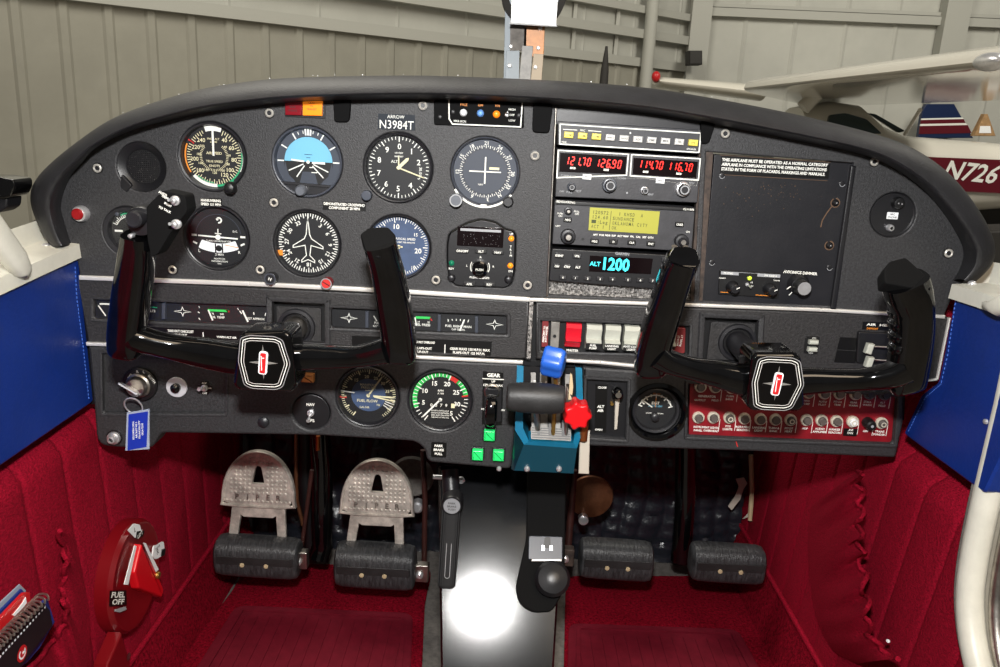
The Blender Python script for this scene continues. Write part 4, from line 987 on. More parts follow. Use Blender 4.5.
# breakers
f_ = Fr(790, 413, -.004, tilt=.0); L = f_.L
RH.append(rounded([(688.5, 384), (897, 397), (893, 443.5), (687.5, 435.5)], 3, 3))
r_ = empty('circuit_breaker_panel', f_.c, 'red panel with two rows of round circuit breakers', 'breaker panel')
MB('breaker_red').ext(f_, quad(L, (689, 434.5), (690, 380), (900, 392), (891, 442.5)), -.004, 0).build('plate', r_)
LBL = [('', ''), ('', ''), ('POS', 'LIGHTS'), ('ROTATING', 'BEACON'), ('LANDING', 'LIGHT'), ('TURN &', 'BANK'), ('PITOT', 'HEAT'), ('ADF', ''), ('AUDIO', 'AMPLIFIER'), ('MARKER', 'BEACON'), ('AVI', 'FAN'), ('ADF', ''), ('TRANS', 'PONDER')]
X2 = [(698, 417), (713, 417), (729, 417.2), (744, 418), (760, 418.6), (775, 419), (790, 419.4), (806, 419.5), (821, 419.8), (836, 420.5), (852, 421), (867, 422), (881, 422.5)]
X1 = [(700, 386), (715, 386.5), (731, 387.3), (746, 388.5), (762, 389.4), (777, 390.3), (793, 391.2), (808, 392), (824, 392.8), (839, 393), (855, 393.6), (869, 393), (884, 393.8)]
bright = {0: 1, 1: 1, 2: 1, 10: 1, 12: 1}
for row, X in ((0, X1), (1, X2)):
    for i, (a, b) in enumerate(X):
        x, y = L(a, b)
        if row == 1 and i == 11:
            k = MB('black').lathe(f_, x, y, [(5.6, 0), (5.6, .006), (4.8, .012), (3.5, .0135)], 22, cap1=True).build('dark_breaker', r_, label='black knob'); MB('grey_mark').disc(f_, x, y, 1.5, .0138, 10).build('breaker_number', k)
            continue
        dk = row == 0 and i > 10
        k = MB('knob_grey' if dk else 'ring_white').lathe(f_, x, y, [(6.0, 0), (6.0, .003), (5.2, .0042), (4.3, .004), (4.2, .001)], 26).build('circuit_breaker', r_)
        MB('card' if (row == 1 and i in (10,)) else ('btn_dark' if dk else 'breaker_btn')).lathe(f_, x, y, [(4.0, .001), (4.0, .0062), (3.2, .0072), (2.6, .0068)], 22, cap1=True).build('breaker_button', k)
        if row == 1 and i in (2, 6, 10, 12): MB('ring_white').arc(f_, 1.6, 2.6, 0, 360, .0074, c=(x, y)).build('button_ring', k)
m = MB('white')
for i, (a, b) in enumerate(X2):
    x, y = L(a, b)
    if i == 10: m.use('placard').rect(f_, x - 6.8, y - 16, x + 6.8, y - 8, .0001, .0006).use('white')
    hh = .0008
    if i > 1:
        m.text(f_, LBL[i][0], x, y - 9.4, 2.1, hh, bold=.03); m.text(f_, LBL[i][1], x, y - 12.6, 2.1, hh, bold=.03)
    if i >= 1: m.rect(f_, x + 6.9, y - 14, x + 7.4, y - 2, 0, .0004)
m.text(f_, 'INSTRUMENT LIGHTS', *L(706, 427.2), 2.1, .0004, bold=.03, wid=25).text(f_, 'PANEL', *L(698, 430.2), 2.1, .0004, bold=.03).text(f_, 'OVERHEAD', *L(711, 430.6), 2.1, .0004, bold=.03)
T1 = [('AVIONICS', ''), ('', ''), ('TURN', 'BANK'), ('', ''), ('', ''), ('', ''), ('', ''), ('HYD', 'PUMP'), ('AUTO', 'PILOT'), ('PITCH', 'TRIM'), ('GEAR', 'WARN'), ('STALL', 'WARN'), ('ALT', 'FIELD')]
m.text(f_, 'GENERATOR', *L(707, 396.2), 2.1, .0004, bold=.03).text(f_, 'OUTPUT', *L(700, 400), 2.0, .0004).text(f_, 'FIELD', *L(715, 400.2), 2.0, .0004)
for i, (a, b) in enumerate(X1):
    x, y = L(a, b)
    if i > 1: m.text(f_, T1[i][0], x, y - 9.2, 2.0, .0004).text(f_, T1[i][1], x, y - 12.4, 2.0, .0004)
    if i >= 1: m.rect(f_, x + 6.9, y - 15, x + 7.3, y - 3, 0, .0004)
m.build('lettering', r_, smooth=0)
# double rocker and levers, right middle
f_ = Fr(811.5, 345, 0); r_ = empty('double_switch', f_.c, 'small pair of stacked pale switches right of the co-pilot yoke shaft', 'switch')
MB('black').rect(f_, -7, -9, 7, 9, -.001, .0012, .0005, r=2).build('plate', r_)
for b in (4, -3.5): MB('rocker').rect(f_, -4.6, b - 2.2, 4.6, b + 2.2, .001, .007, .0015).build('rocker_switch', r_)
MB('white').text(f_, 'ON', 1, 7.6, 1.7, .0014).build('lettering', r_, smooth=0); MB('white').text(f_, 'OFF', 0, -7.8, 1.7, .0014).build('lettering', r_, smooth=0)
f_ = Fr(875, 347, 0); L = f_.L
r_ = empty('cabin_air_levers', f_.c, 'pair of horizontal slide levers with pale metal tabs behind co-pilot grip', 'lever')
MB('satin').ext(f_, rounded(quad(L, (855, 362), (857, 331), (902, 333), (899, 364)), 2), -.001, .004, .001).build('housing', r_)
MB('placard').ext(f_, quad(L, (837, 349), (840, 337), (857, 338), (855, 350)), -.0005, .0008).ext(f_, quad(L, (834, 362), (837, 350), (856, 351), (855, 363)), -.0005, .0008).build('placard', r_)
MB('placard').ext(f_, quad(L, (862, 329), (863, 321.5), (897, 322.5), (896, 330)), -.0005, .0012).use('white').text(f_, 'AIR  HEAT', *L(880, 324.7), 2.3, .0014, bold=.03, wid=28).use('orange').text(f_, 'DEFROST', *L(872, 328.3), 1.9, .0014).build('lettering_strip', r_, smooth=0)
for b in (342.8, 356): 
    MB('steel').tube([f_.p(*L(867, b), .014), f_.p(*L(898, b + 1.5), .014)], .0012, 8).build('lever_rod', r_)
    MB('rocker').ext(f_, quad(L, (859, b + 6.5), (862, b - 3), (868.5, b - 2.2), (865, b + 8)), .010, .017, .0015).build('lever_tab', r_)
# ================================================================ THE PANEL ITSELF
U_OUT = [(80, 277), (74, 245), (50, 234), (43, 216), (41, 200), (44, 187), (54, 170), (78, 148), (114, 124), (150, 108), (200, 94), (250, 87), (300, 82), (400, 81), (472, 82), (560, 87), (640, 93), (700, 101), (760, 112), (820, 125), (880, 141), (912, 156), (940, 179), (962, 206), (978, 232), (984, 250), (978, 265), (968, 279), (956, 290), (944, 316)]
root = empty('instrument_panel', pt(510, 300, 0), 'wide dark grey textured instrument panel with rounded ends', 'instrument panel')
plate('upper_panel', 'panel', U_OUT, UH, 0, .010, .0016, root)
plate('middle_panel', 'panel2', [(77, 279), (529, 301), (526, 359), (88, 342)], MH, 0, .010, .002, root)
plate('middle_panel', 'panel2', [(536, 302), (895, 315), (950, 318), (937, 380), (905, 384), (668, 375), (536, 359)], MH2, 0, .010, .002, root)
LL = rounded([(88, 346), (523, 364), (516, 420), (511, 469.5), (427, 462), (425, 449), (415, 441.5), (318, 435.5), (160, 433), (152, 449.5), (97, 446), (93, 396)], [2, 1, 1, 5, 8, 8, 8, 5, 6, 9, 12, 3], 4)
LR = rounded([(583, 367), (660, 372), (906, 385), (904, 420), (896, 458), (740, 451), (583, 446)], [1, 1, 1, 1, 3, 1, 3], 3)
plate('lower_panel', 'panel', LL, LH, 0, .030, .0028, root)
plate('lower_panel', 'panel', LR, RH, 0, .030, .0028, root)
def backfill(P, d, d2, name='backing_board', mt='black'):
    f = Fr(500, 300, d); MB(mt).ext(f, [f.L(*p) for p in P], d2 - d, 0).build(name, root)
backfill([(80, 275), (942, 314), (930, 380), (906, 384), (904, 420), (520, 420), (88, 404), (86, 340)], -.0135, -.016)
backfill([(98, 350), (230, 358), (228, 418), (99, 416)], -.0045, -.006, 'recess_floor', 'panel')
# raised lips round the moulded recesses
def lip(P, w, h=.0016, mt='panel'):
    f = Fr(sum(p[0] for p in P) / len(P), sum(p[1] for p in P) / len(P), 0); q = [f.L(*p) for p in P]
    A = rounded(q, 3, 3); B = offset2(A, w)
    MB(mt).grid([[f.p(a, b, -.006) for a, b in B], [f.p(a, b, h * .6) for a, b in B], [f.p(a, b, h) for a, b in offset2(A, w * .7)], [f.p(a, b, h) for a, b in offset2(A, w * .25)], [f.p(a, b, 0) for a, b in A]], cu=True).build('recess_lip', root)
lip([(537.5, 317.5), (693, 323), (691.5, 358), (538, 353.5)], 3)
lip([(90.5, 296), (270.5, 303), (271, 329.5), (90.5, 321.5)], 3); lip([(327, 304.5), (510.5, 312.5), (510.5, 338), (327, 330.5)], 3)
lip([(266, 295), (331, 298), (331, 349), (266, 346.5)], 6, .0022); lip([(699, 311), (765, 314), (762, 369.5), (696, 366.5)], 6, .0022)
lip([(684.5, 379.5), (901, 393), (897, 447.5), (683.5, 439.5)], 3.6, .0024)
lip([(583.5, 375.5), (631, 378), (629, 443), (582, 440)], 3.6, .0024)
lip([(99, 350), (229.5, 358), (228, 416.5), (100, 416)], 3, .0012)
# strips
def strip(P, w, d=.003, mt='trimmetal', name='trim_strip'):
    m = MB(mt)
    for (a, b), (c, e) in zip(P[:-1], P[1:]):
        f = Fr((a + c) / 2, (b + e) / 2, 0); p, q = f.L(a, b), f.L(c, e); dx, dy = q[0] - p[0], q[1] - p[1]; l = math.hypot(dx, dy); nx, ny = -dy / l * w / 2, dx / l * w / 2
        m.ext(f, [(p[0] - nx, p[1] - ny), (q[0] - nx, q[1] - ny), (q[0] + nx, q[1] + ny), (p[0] + nx, p[1] + ny)], -.001, d, .001)
    m.build(name, root, label='bright metal trim strip')
strip([(80, 277.3), (250, 283.5), (400, 291), (530, 299.3)], 4.6); strip([(530, 299.3), (700, 305), (820, 309.5), (944, 316.5)], 3.6)
strip([(87, 343.5), (300, 351), (523, 362)], 3.6); strip([(552, 359.5), (600, 362), (668, 369)], 3.4)
strip([(949, 317.5), (936.5, 379), (906, 383.5)], 2.2)
strip([(531.5, 301), (528.5, 359)], 4.2, .0015, 'foam', 'divider_strip')
strip([(556, 107), (547, 296)], 2.4, .0025, 'steel', 'stack_edge')
for q4, mt in ((((554, 124), (556, 104), (706, 112), (705, 132)), 'bezel'), (((690, 303), (701, 118), (707.5, 119), (707, 152), (713, 152), (702, 303)), 'rust_edge')):
    f = Fr(*q4[0], -.002); MB(mt).ext(f, [f.L(*p) for p in q4], -.008, .001).build('bay_filler', root)
f = Fr(630, 200, -.030); MB('matte_black').ext(f, [f.L(*p) for p in ((545, 300), (552, 100), (712, 108), (702, 306))], -.003, 0).build('bay_back', root)
f = Fr(736, 443, 0); MB('redmark').line(f, (-1.5, 5), (2, -4), 1, .0003).build('red_scratch', root)
for a, b in ((98, 168), (269.7, 113), (274.3, 202.5), (423, 105.5), (535, 155.7), (260.5, 269.5), (436, 279.7), (527.5, 285), (173, 269.5), (725, 133.5), (874, 161.5), (948, 253), (890, 300)):
    f = Fr(a, b, 0); k = MB('black').lathe(f, 0, 0, [(5.6, -.001), (5.4, .0008), (4.6, .001)], 24, cap1=True).build('screw', root)
    MB('screwring').lathe(f, 0, 0, [(4.4, .0008), (4.3, .0022), (3.2, .0030), (2.3, .0022), (2.2, .001)], 24).use('bezel').disc(f, 0, 0, 2.3, .0016, 14).build('screw_ring', k)
f = Fr(263.5, 422, 0); MB('bezel').lathe(f, 0, 0, [(6, -.001), (5.6, .002), (3.5, .0036), (1, .004)], 24, cap1=True).build('plug_button', root)
for a, b in ((499, 468.5), ):
    f = Fr(a, b, .0); MB('chrome').lathe(f, 0, 0, [(2.6, -.001), (2.4, .002), (1.2, .0034)], 14, cap1=True).build('screw', root)
# black slabs painting in the shaded notches under the shield edge
for (q4, nm) in ((((334, 96), (352, 96), (350, 122), (335, 122)), 0), (((533, 103), (553, 104), (549, 133), (532, 132)), 0), (((700, 118), (716, 119), (708, 143), (700, 144)), 0)):
    f = Fr(*q4[0], 0); MB('matte_black').ext(f, rounded([f.L(*p) for p in q4], 4, 4), -.001, .005, .001).build('notch_shade', root)
def decal(name, label, q4, lines, mt='placard', tm='white', bold=.03):
    f = Fr(sum(p[0] for p in q4) / 4, sum(p[1] for p in q4) / 4, 0); L = f.L
    m = MB(mt).ext(f, quad(L, *q4), -.0005, .0008, 0); m.use(tm)
    for t, a, b, c, w, rt in lines: m.text(f, t, *L(a, b), c, .001, rot=rt, wid=w, bold=bold)
    return m.build(name, None, label, 'placard', smooth=0)
decal('registration_placard', 'grey plate with white registration N3984T above the altimeter', ((378, 129), (378.5, 113.5), (415, 115), (415, 130.5)), [('ARROW', 396, 116.8, 3.2, 17, 0), ('N3984T', 396.8, 124.6, 8.2, 34, 0)], 'placard_grey', bold=.0)
decal('crosswind_placard', 'narrow black placard with two white lines about crosswind, between round dials', ((323, 209.5), (323, 201.5), (366, 203), (366, 211)), [('DEMONSTRATED CROSSWIND', 344.5, 204.4, 2.6, 41, 0), ('COMPONENT 20 MPH', 344.5, 208.2, 2.6, 31, 0)])
decal('maneuvering_speed_placard', 'tiny black placard with two white lines below the airspeed dial', ((200.5, 206), (200.5, 197.8), (222, 198.6), (222, 206.6)), [('MANEUVERING', 211.2, 200.4, 2.5, 20, 0), ('SPEED 131 MPH', 211.2, 204.2, 2.5, 20, 0)])
decal('exhaust_gauge_placard', 'long black placard strip under the engine gauge strip, left of yoke hub', ((144, 336), (144, 326.5), (246, 331), (246, 340)), [('TAXI OUT CHECKLIST', 181, 331.0, 2.4, 26, 0), ('HEAT OUT', 181, 334.6, 2.2, 13, 0), ('WARN ALT AIR', 227, 337, 2.0, 20, 0), ('I', 157.5, 332, 4.5, 1, 0), ('I', 203.5, 334.2, 4.5, 1, 0)])
decal('fuel_placard', 'black placard strip under the fuel gauges with white lettering and divider bar', ((352, 346), (352, 335.5), (492, 341.5), (491, 355.5)), [('DO NOT OVERLOAD', 425, 342, 2.3, 20, 0), ('FLAPS-OUT', 424, 348, 2.3, 16, 0), ('UP-OUT', 423, 351.6, 2.3, 11, 0), ('I', 445, 348.5, 8.5, .9, 0), ('GEAR MAXS 150 M.P.H. MAX', 470, 349.2, 2.5, 40, 0), ('FLAPS-OUT 125 M.P.H.', 469, 352.8, 2.5, 32, 0)])

# ================================================================ GLARESHIELD
OUT = [(56, 246), (49, 236), (42, 222), (36, 206), (35, 192), (40, 180), (52, 166), (76, 146), (112, 121), (150, 105), (200, 90), (250, 81.5), (300, 77.5), (400, 75.5), (472, 77), (560, 81), (640, 87), (700, 96), (760, 107), (820, 120), (880, 136), (915, 151), (945, 173), (969, 201), (985, 228), (991, 247), (988, 262), (980, 272), (971, 280)]
INN = [(72, 246), (69, 237), (65, 224), (61, 208), (64, 192), (72, 175), (82, 163), (97, 147), (128, 132), (162, 122), (203, 113), (252, 106.5), (300, 102.5), (400, 99.5), (472, 100.5), (558, 105), (636, 112), (692, 120.5), (748, 131), (805, 142), (860, 154), (893, 168), (922, 189), (943, 213), (957, 235), (963, 250), (962, 262), (958, 272), (953, 280)]
so, si = spl(OUT, 5), spl(INN, 5)
r_ = empty('glareshield', pt(500, 90, 0), 'long padded dark grey hood arching over the top of instrument panel', 'glareshield')
rows = []
for n_i, (o, i) in enumerate(zip(so, si)):
    u = n_i / (len(so) - 1); e = min(1, min(u, 1 - u) / .26); e = e * e * (3 - 2 * e)
    rt = .36 + .42 * e; rd = .030 + .015 * e
    mid = o.lerp(i, rt)
    a, g, b = pt(o.x, o.y, 0), pt(mid.x, mid.y, rd), pt(i.x, i.y, 0)
    def q(p, k, s, d):
        v = p.lerp(k, s); v.y = YP - d; return v
    b2 = a + (a - b).normalized() * -.012
    rows.append([q(a, b, .25, -.30), q(a, b, .05, -.20), q(a, b, 0, -.10), q(a, b, 0, 0), q(a, g, .04, rd * .28), q(a, g, .18, rd * .52), q(a, g, .40, rd * .74), q(a, g, .62, rd * .88), q(a, g, .80, rd * .97), q(a, g, .92, rd * 1.01), q(a, g, 1.0, rd * .97), q(g, b, .06, rd * .86), q(g, b, .14, rd * .7), q(g, b, .40, rd * .45), q(g, b, .75, rd * .2), q(g, b, 1, .001), q(g, b, 1.0, -.003)])
MB('shield').grid(rows).build('pad', r_, smooth=60)
random.seed(9)
m = MB('card')
for i in range(22):
    k = random.randrange(40, 92); p = rows[k][3] + Vector((random.uniform(-.004, .004), -.002 + random.random() * .004, .0012))
    if random.random() < .7: m.ball(p, random.uniform(.0003, .0007), n=6, m=4)
m.build('lint_specks', r_, label='white lint specks')

# ================================================================ YOKES
VY = Vector((0, -1, 0))
def path_loft(m, pts, n=28, caps=True, e=2.6):   # (px, py, d, half width px, half depth m)
    P = [pt(a, b, d) for a, b, d, w, t in pts]; secs = []
    for i, (a, b, d, w, t) in enumerate(pts):
        T = (P[min(i + 1, len(P) - 1)] - P[max(i - 1, 0)]).normalized()
        X = (Vector((T.z, 0, -T.x))).normalized() if abs(T.y) < .98 else Vector((1, 0, 0))
        Y = T.cross(X).normalized()
        secs.append((P[i], X, Y, w * scl(P[i]), t, e))
    m.loft(secs, n, caps); return m
def splpts(P, n=5): return [tuple(v) for v in spl5(P, n)]
def spl5(P, n):
    out = []
    for i in range(len(P) - 1):
        p1, p2 = P[i], P[i + 1]; p0 = P[i - 1] if i else tuple(2 * a - b for a, b in zip(p1, p2)); p3 = P[i + 2] if i + 2 < len(P) else tuple(2 * b - a for a, b in zip(p1, p2))
        for k in range(n):
            t = k / n; out.append([.5 * (2 * b + (c - a) * t + (2 * a - 5 * b + 4 * c - d) * t * t + (3 * b - a - 3 * c + d) * t ** 3) for a, b, c, d in zip(p0, p1, p2, p3)])
    out.append(list(P[-1])); return out
def hub(root, cx, cy, out, d, sc=1.0):
    f = Fr(cx, cy, d); q = [f.L(*p) for p in out]; q = rounded(q, 5, 5)
    MB('gloss').ext(f, q, -.032, .004, .0045).build('hub', root)
    m = MB('gloss'); e = [(-22, 25), (-13, 28.5), (12, 28.5), (20, 25), (27, 0), (19, -25), (12, -28.5), (-12, -28.5), (-20, -25), (-25, 0)]
    e = [(a * 1.02 * sc, b * .99 * sc) for a, b in e]; m.ext(f, rounded(e, 3, 3), .003, .0052, .0008)
    hh = .0055; m.use('chrome')
    m.outline(f, offset2(rounded(e, 3, 3), .3), .8, hh); m.use('white').outline(f, offset2(rounded(e, 3, 3), 3.0), .75, hh).use('trimmetal').outline(f, offset2(rounded(e, 3, 3), 5.5), .7, hh)
    em = m.build('emblem', root, label='chrome ringed centre emblem', smooth=0)
    m = MB('lever_grey')
    for a, r in ((0, 19), (90, 14.5), (180, 17.5), (270, 14.5)):
        t = math.radians(a); dx, dy = math.sin(t), math.cos(t); m.flat(f, [(-dy * 2.4, dx * 2.4), (dx * r, dy * r), (dy * 2.4, -dx * 2.4)], .0056)
    m.build('star', em, smooth=0)
    cs = [(a * math.cos(-.08) - b * math.sin(-.08), a * math.sin(-.08) + b * math.cos(-.08)) for a, b in rrect(-4.4, -12, 4.4, 12, 3, 4)]
    MB('card').ext(f, cs, .0052, .0068, .0004).use('binder_red').ext(f, offset2(cs, 1.5), .006, .0073).use('card').rect(f, -1.6, -7.5, -.8, 7.5, .007, .0076).rect(f, -1.6, 5, 1.8, 5.8, .007, .0076).build('centre_capsule', em, label='red and white capsule')
# ---- pilot yoke
Y1 = empty('pilot_yoke', pt(265, 361, .12), 'glossy black control yoke with emblem hub, on left', 'control yoke')
f_ = Fr(299, 324.5, -.009)
m = MB('panel2').ext(f_, rrect(-22, -19, 22, 18, 2), -.003, 0).build('shaft_plate', root)
def shaft(Y, sx, sy, hx_, hy_, col):
    f = Fr(sx, sy, -.009)
    MB('bezel').lathe(f, 0, 0, [(19, 0), (18.5, .004), (15.5, .0045), (14, .003), (13.5, .001)], 40).use('black').disc(f, 0, 0, 14, .001).build('shaft_collar', Y)
    MB(col).tube([pt(sx, sy, -.006), pt(sx, sy, -.006) + VY * .10], .0122, 28).build('shaft', Y)
shaft(Y1, 296.5, 327, 265, 361, 'steel')
m = MB('gloss')
path_loft(m, splpts([(262, 360, .105, 15, .013), (236, 358, .106, 15.5, .013), (208, 353.5, .108, 15, .012), (178, 348, .112, 12.5, .012), (156, 343, .117, 11.5, .013), (138, 338, .121, 12.5, .014), (124, 334, .122, 13, .014)]), e=3.0)
m.build('left_arm', Y1)
m = MB('gloss')
path_loft(m, splpts([(268, 360, .105, 14, .013), (300, 357, .106, 13, .012), (330, 356.5, .108, 11.5, .012), (358, 356, .112, 10.5, .012), (388, 350, .118, 13, .013)]), e=3.0)
m.build('right_arm', Y1)
m = MB('gloss')
path_loft(m, splpts([(126, 354, .118, 13, .011), (126, 349, .119, 16, .0145), (127, 330, .121, 16.8, .016), (131, 300, .126, 17, .0165), (135.5, 268, .131, 16.6, .016), (138, 246, .135, 15.6, .0155), (138.2, 235, .137, 14.4, .0150)]), e=3)
g_ = m.build('left_grip', Y1)
f_ = Fr(137.5, 229.5, .146)
# push-to-talk box
S_ = Fr(168, 222, .150, tilt=0)
L = S_.L
MB('matte_black').ext(S_, rounded(quad(L, (146, 207), (162.5, 190.5), (185, 195.5), (187.5, 211), (170, 234), (158, 254), (151, 258), (147, 240)), 3, 3), -.020, .0, .001).build('switch_box', Y1)
L = S_.L; x, y = L(138.5, 222)
MB('satin').lathe(S_, x, y, [(15.5, -.018), (15.5, -.006), (14, -.003), (6, -.002)], 36, cap1=True).build('grip_cap', Y1)
x, y = L(139.5, 218); m = MB('bezel').lathe(S_, x, y, [(7.2, -.003), (7.2, .004), (8.2, .0045), (8.2, .011), (6.6, .0125), (2, .012)], 30, cap1=True)
for i in range(18): m.tick(S_, i * 20, 2, 8.0, .5, .0128, (x, y))
m.build('trim_switch', Y1, label='ribbed round thumb switch')
x, y = L(130.5, 236); MB('chrome').lathe(S_, x, y, [(2.6, -.004), (2.4, .001), (1, .002)], 14, cap1=True).build('screw', Y1)
for a, b in ((175.5, 200.5), (176.5, 224)):
    x, y = L(a, b); MB('chrome').lathe(S_, x, y, [(5.0, -.001), (4.8, .002), (3.2, .003), (2.6, .006), (1.6, .0064)], 20, cap1=True).tube([S_.p(x, y, .005), S_.p(x - .5, y + 2, .013)], .0014, 8).build('box_switch', Y1)
m = MB('white')
for a, b, t in ((163, 193.5, 'AUTO'), (165, 197, 'TRIM'), (168, 204.5, 'PUSH'), (165, 209.5, 'TO TALK')): m.text(S_, t, *L(a, b), 2.2, .0004, rot=24, bold=.03)
m.build('lettering', Y1, smooth=0)
m = MB('gloss')
path_loft(m, splpts([(400, 360, .112, 13, .010), (400, 355, .113, 16.5, .014), (399, 340, .116, 17, .0155), (394, 305, .124, 17.2, .016), (388.5, 275, .130, 16.2, .016), (383.5, 255, .135, 15.6, .0155), (380, 243, .138, 16.2, .0150)]), e=3)
g_ = m.build('right_grip', Y1)
f_ = Fr(380, 243, .140, lean=-.75); L = f_.L
MB('matte_black').ext(f_, rounded(quad(L, (379, 259), (366, 254.5), (360, 235), (369, 228.5), (388, 227.5), (396, 236), (394.5, 252)), 3, 3), -.012, .002, .0016).build('grip_cap', Y1)
hub(Y1, 265, 361, [(243, 331.5), (286, 330), (292.5, 334), (297.5, 385.5), (292, 392), (238, 389.5), (233, 383.5), (239, 337)], .125)
# ---- co-pilot yoke
Y2 = empty('copilot_yoke', pt(775, 382, .12), 'glossy black control yoke with emblem hub, on right', 'control yoke')
f_ = Fr(731, 341, -.009)
MB('panel2').ext(f_, rrect(-22, -20, 22, 19, 2), -.003, 0).build('shaft_plate', root)
shaft(Y2, 737, 342, 775, 382, 'bezel')
m = MB('gloss')
path_loft(m, splpts([(772, 383, .105, 15, .013), (745, 380, .106, 15.5, .013), (718, 374, .108, 13.5, .012), (692, 368.5, .112, 11, .012), (668, 361, .118, 12, .013), (655, 353, .121, 14, .014)]), e=3.0)
m.build('left_arm', Y2)
m = MB('gloss')
path_loft(m, splpts([(778, 383, .105, 14, .013), (806, 381, .106, 13, .012), (836, 380, .108, 11, .012), (866, 379, .112, 10, .012), (890, 375, .118, 12, .013), (905, 368, .121, 14, .014)]), e=3.0)
m.build('right_arm', Y2)
m = MB('gloss')
path_loft(m, splpts([(650, 374, .112, 13, .010), (650.5, 368, .113, 16, .014), (653, 350, .116, 16.8, .0155), (662, 318, .124, 16.8, .016), (671.5, 288, .130, 16.4, .016), (678.5, 268, .135, 16.0, .0155), (682, 259, .138, 15, .0150)]), e=3)
m.build('left_grip', Y2)
f_ = Fr(683, 259, .140, lean=-.85)
MB('gloss').ext(f_, rounded([(-15.5, -13), (13, -13), (17, -3), (15, 11), (6, 15), (-9, 14), (-15, 3)], 4, 4), -.012, .003, .002).use('steel').disc(f_, -8, 13.5, 3, .002, 14).disc(f_, 4, 15, 2.6, .001, 14).build('grip_cap', Y2)
m = MB('gloss')
path_loft(m, splpts([(906, 389, .112, 14, .010), (906, 384, .113, 17.5, .014), (908, 365, .116, 18.5, .016), (912, 335, .122, 18.5, .0165), (912, 310, .127, 19, .0165), (908, 293, .131, 21.5, .0165), (905, 281, .134, 21.5, .0155)]), e=3)
m.build('right_grip', Y2)
f_ = Fr(906, 276, .137, lean=-.75); L = f_.L
MB('matte_black').ext(f_, rounded(quad(L, (884, 284), (883, 271), (889, 262), (905, 258), (930.5, 281), (930.5, 291), (912, 289)), 3, 3), -.012, .002, .0018).build('grip_cap', Y2)
m = MB('gloss')
for b in (300, 312, 324, 336, 348): m.ball(pt(894.5, b, .122), .0045, .012, .0065)
m.build('finger_grooves', Y2)
hub(Y2, 775, 382, [(754, 352), (795, 352), (801, 357), (804.5, 405), (799, 411.5), (752, 410.5), (745.5, 405), (749.5, 357.5)], .125)

# ================================================================ THROTTLE QUADRANT
f_ = Fr(548, 420, .0); L = f_.L
Q = empty('throttle_quadrant', f_.c, 'teal blue engine control quadrant in the centre of panel', 'throttle quadrant')
def qp(px, py, d): return pt(px, py, d)
m = MB('quad_blue')   # U-shaped housing: sides, sloped apron, lower skirt
def strip3(A, B): m.grid([A, B])
oL = [(517, 365, .004), (516, 400, .022), (515, 430, .036), (524, 444.5, .042)]
iL = [(523.5, 366, .006), (523, 400, .024), (523, 428, .038), (529, 441.5, .044)]
oR = [(582, 368, .004), (583, 400, .022), (581, 436, .036), (577, 448.5, .042)]
iR = [(575.5, 367, .006), (576.5, 400, .024), (575, 432, .038), (573, 443.5, .044)]
A = [qp(*p) for p in oL]; B = [qp(*p) for p in iL]; C_ = [qp(*p) for p in oR]; D_ = [qp(*p) for p in iR]
m.grid([A, B]); m.grid([D_, C_]); 
def back(P, y=YP + .02): return [Vector((p.x, y, p.z)) for p in P]
m.grid([back(A), A]); m.grid([C_, back(C_)]); m.grid([B, back(B)]); m.grid([D_, back(D_)])
m.grid([[B[3], D_[3]], [A[3], C_[3]]])
m.poly([qp(529, 441.5, .044), qp(573, 443.5, .044), qp(573, 443.5, .044) + Vector((0, .03, .0)), qp(529, 441.5, .044) + Vector((0, .03, 0))])
m.build('housing', Q, smooth=30)
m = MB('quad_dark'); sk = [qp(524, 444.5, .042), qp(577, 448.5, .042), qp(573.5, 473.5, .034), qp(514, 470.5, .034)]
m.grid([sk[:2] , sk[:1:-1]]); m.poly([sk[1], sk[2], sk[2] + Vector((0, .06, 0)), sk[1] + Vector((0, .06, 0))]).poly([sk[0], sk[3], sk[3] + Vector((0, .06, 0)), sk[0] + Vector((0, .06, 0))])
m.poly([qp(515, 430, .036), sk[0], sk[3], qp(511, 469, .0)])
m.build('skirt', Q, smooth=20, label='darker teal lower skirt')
m = MB('black').ext(f_, quad(L, (517, 450), (519, 366), (582, 368), (581, 452)), -.004, .001); m.build('slot_back', Q)
# lever plates, sloping
PA = [qp(531, 439, .040), qp(571, 441, .040), qp(571, 373, .004), qp(530, 371, .004)]
m = MB('lever_grey')
def bil(u, v, h=0):
    a = PA[0].lerp(PA[1], u); b = PA[3].lerp(PA[2], u); p = a.lerp(b, v); return p + Vector((0, -h, h * .4))
for u0, u1 in ((0.02, .14), (.24, .42), (.52, .74), (.86, .98)): m.poly([bil(u0, 0), bil(u1, 0), bil(u1, .98), bil(u0, .98)])
m.poly([bil(0, 0, .0005), bil(1, 0, .0005), bil(1, .18, .0005), bil(0, .18, .0005)])
m.use('black')
for i in range(5): m.poly([bil(.02, .02 + i * .034, .0009), bil(.98, .02 + i * .034, .0009), bil(.98, .035 + i * .034, .0009), bil(.02, .035 + i * .034, .0009)])
for u in (.19, .47, .80): m.poly([bil(u - .035, .06, .0012), bil(u + .035, .06, .0012), bil(u + .035, .4, .0012), bil(u - .035, .4, .0012)])
m.build('lever_plates', Q)
m = MB('white'); fq = Fr(0, 0, q=bil(.5, .8, .0016), ux=Vector((1, 0, 0)), uz=(PA[3] - PA[0]))
for u, t in ((-16.5, 'THROTTLE'), (-5, 'PROP RPM'), (7.5, 'MIXTURE')):
    m.text(fq, t, u, -2, 1.9, .0002, rot=-88, bold=.02)
m.build('lettering', Q, smooth=0)
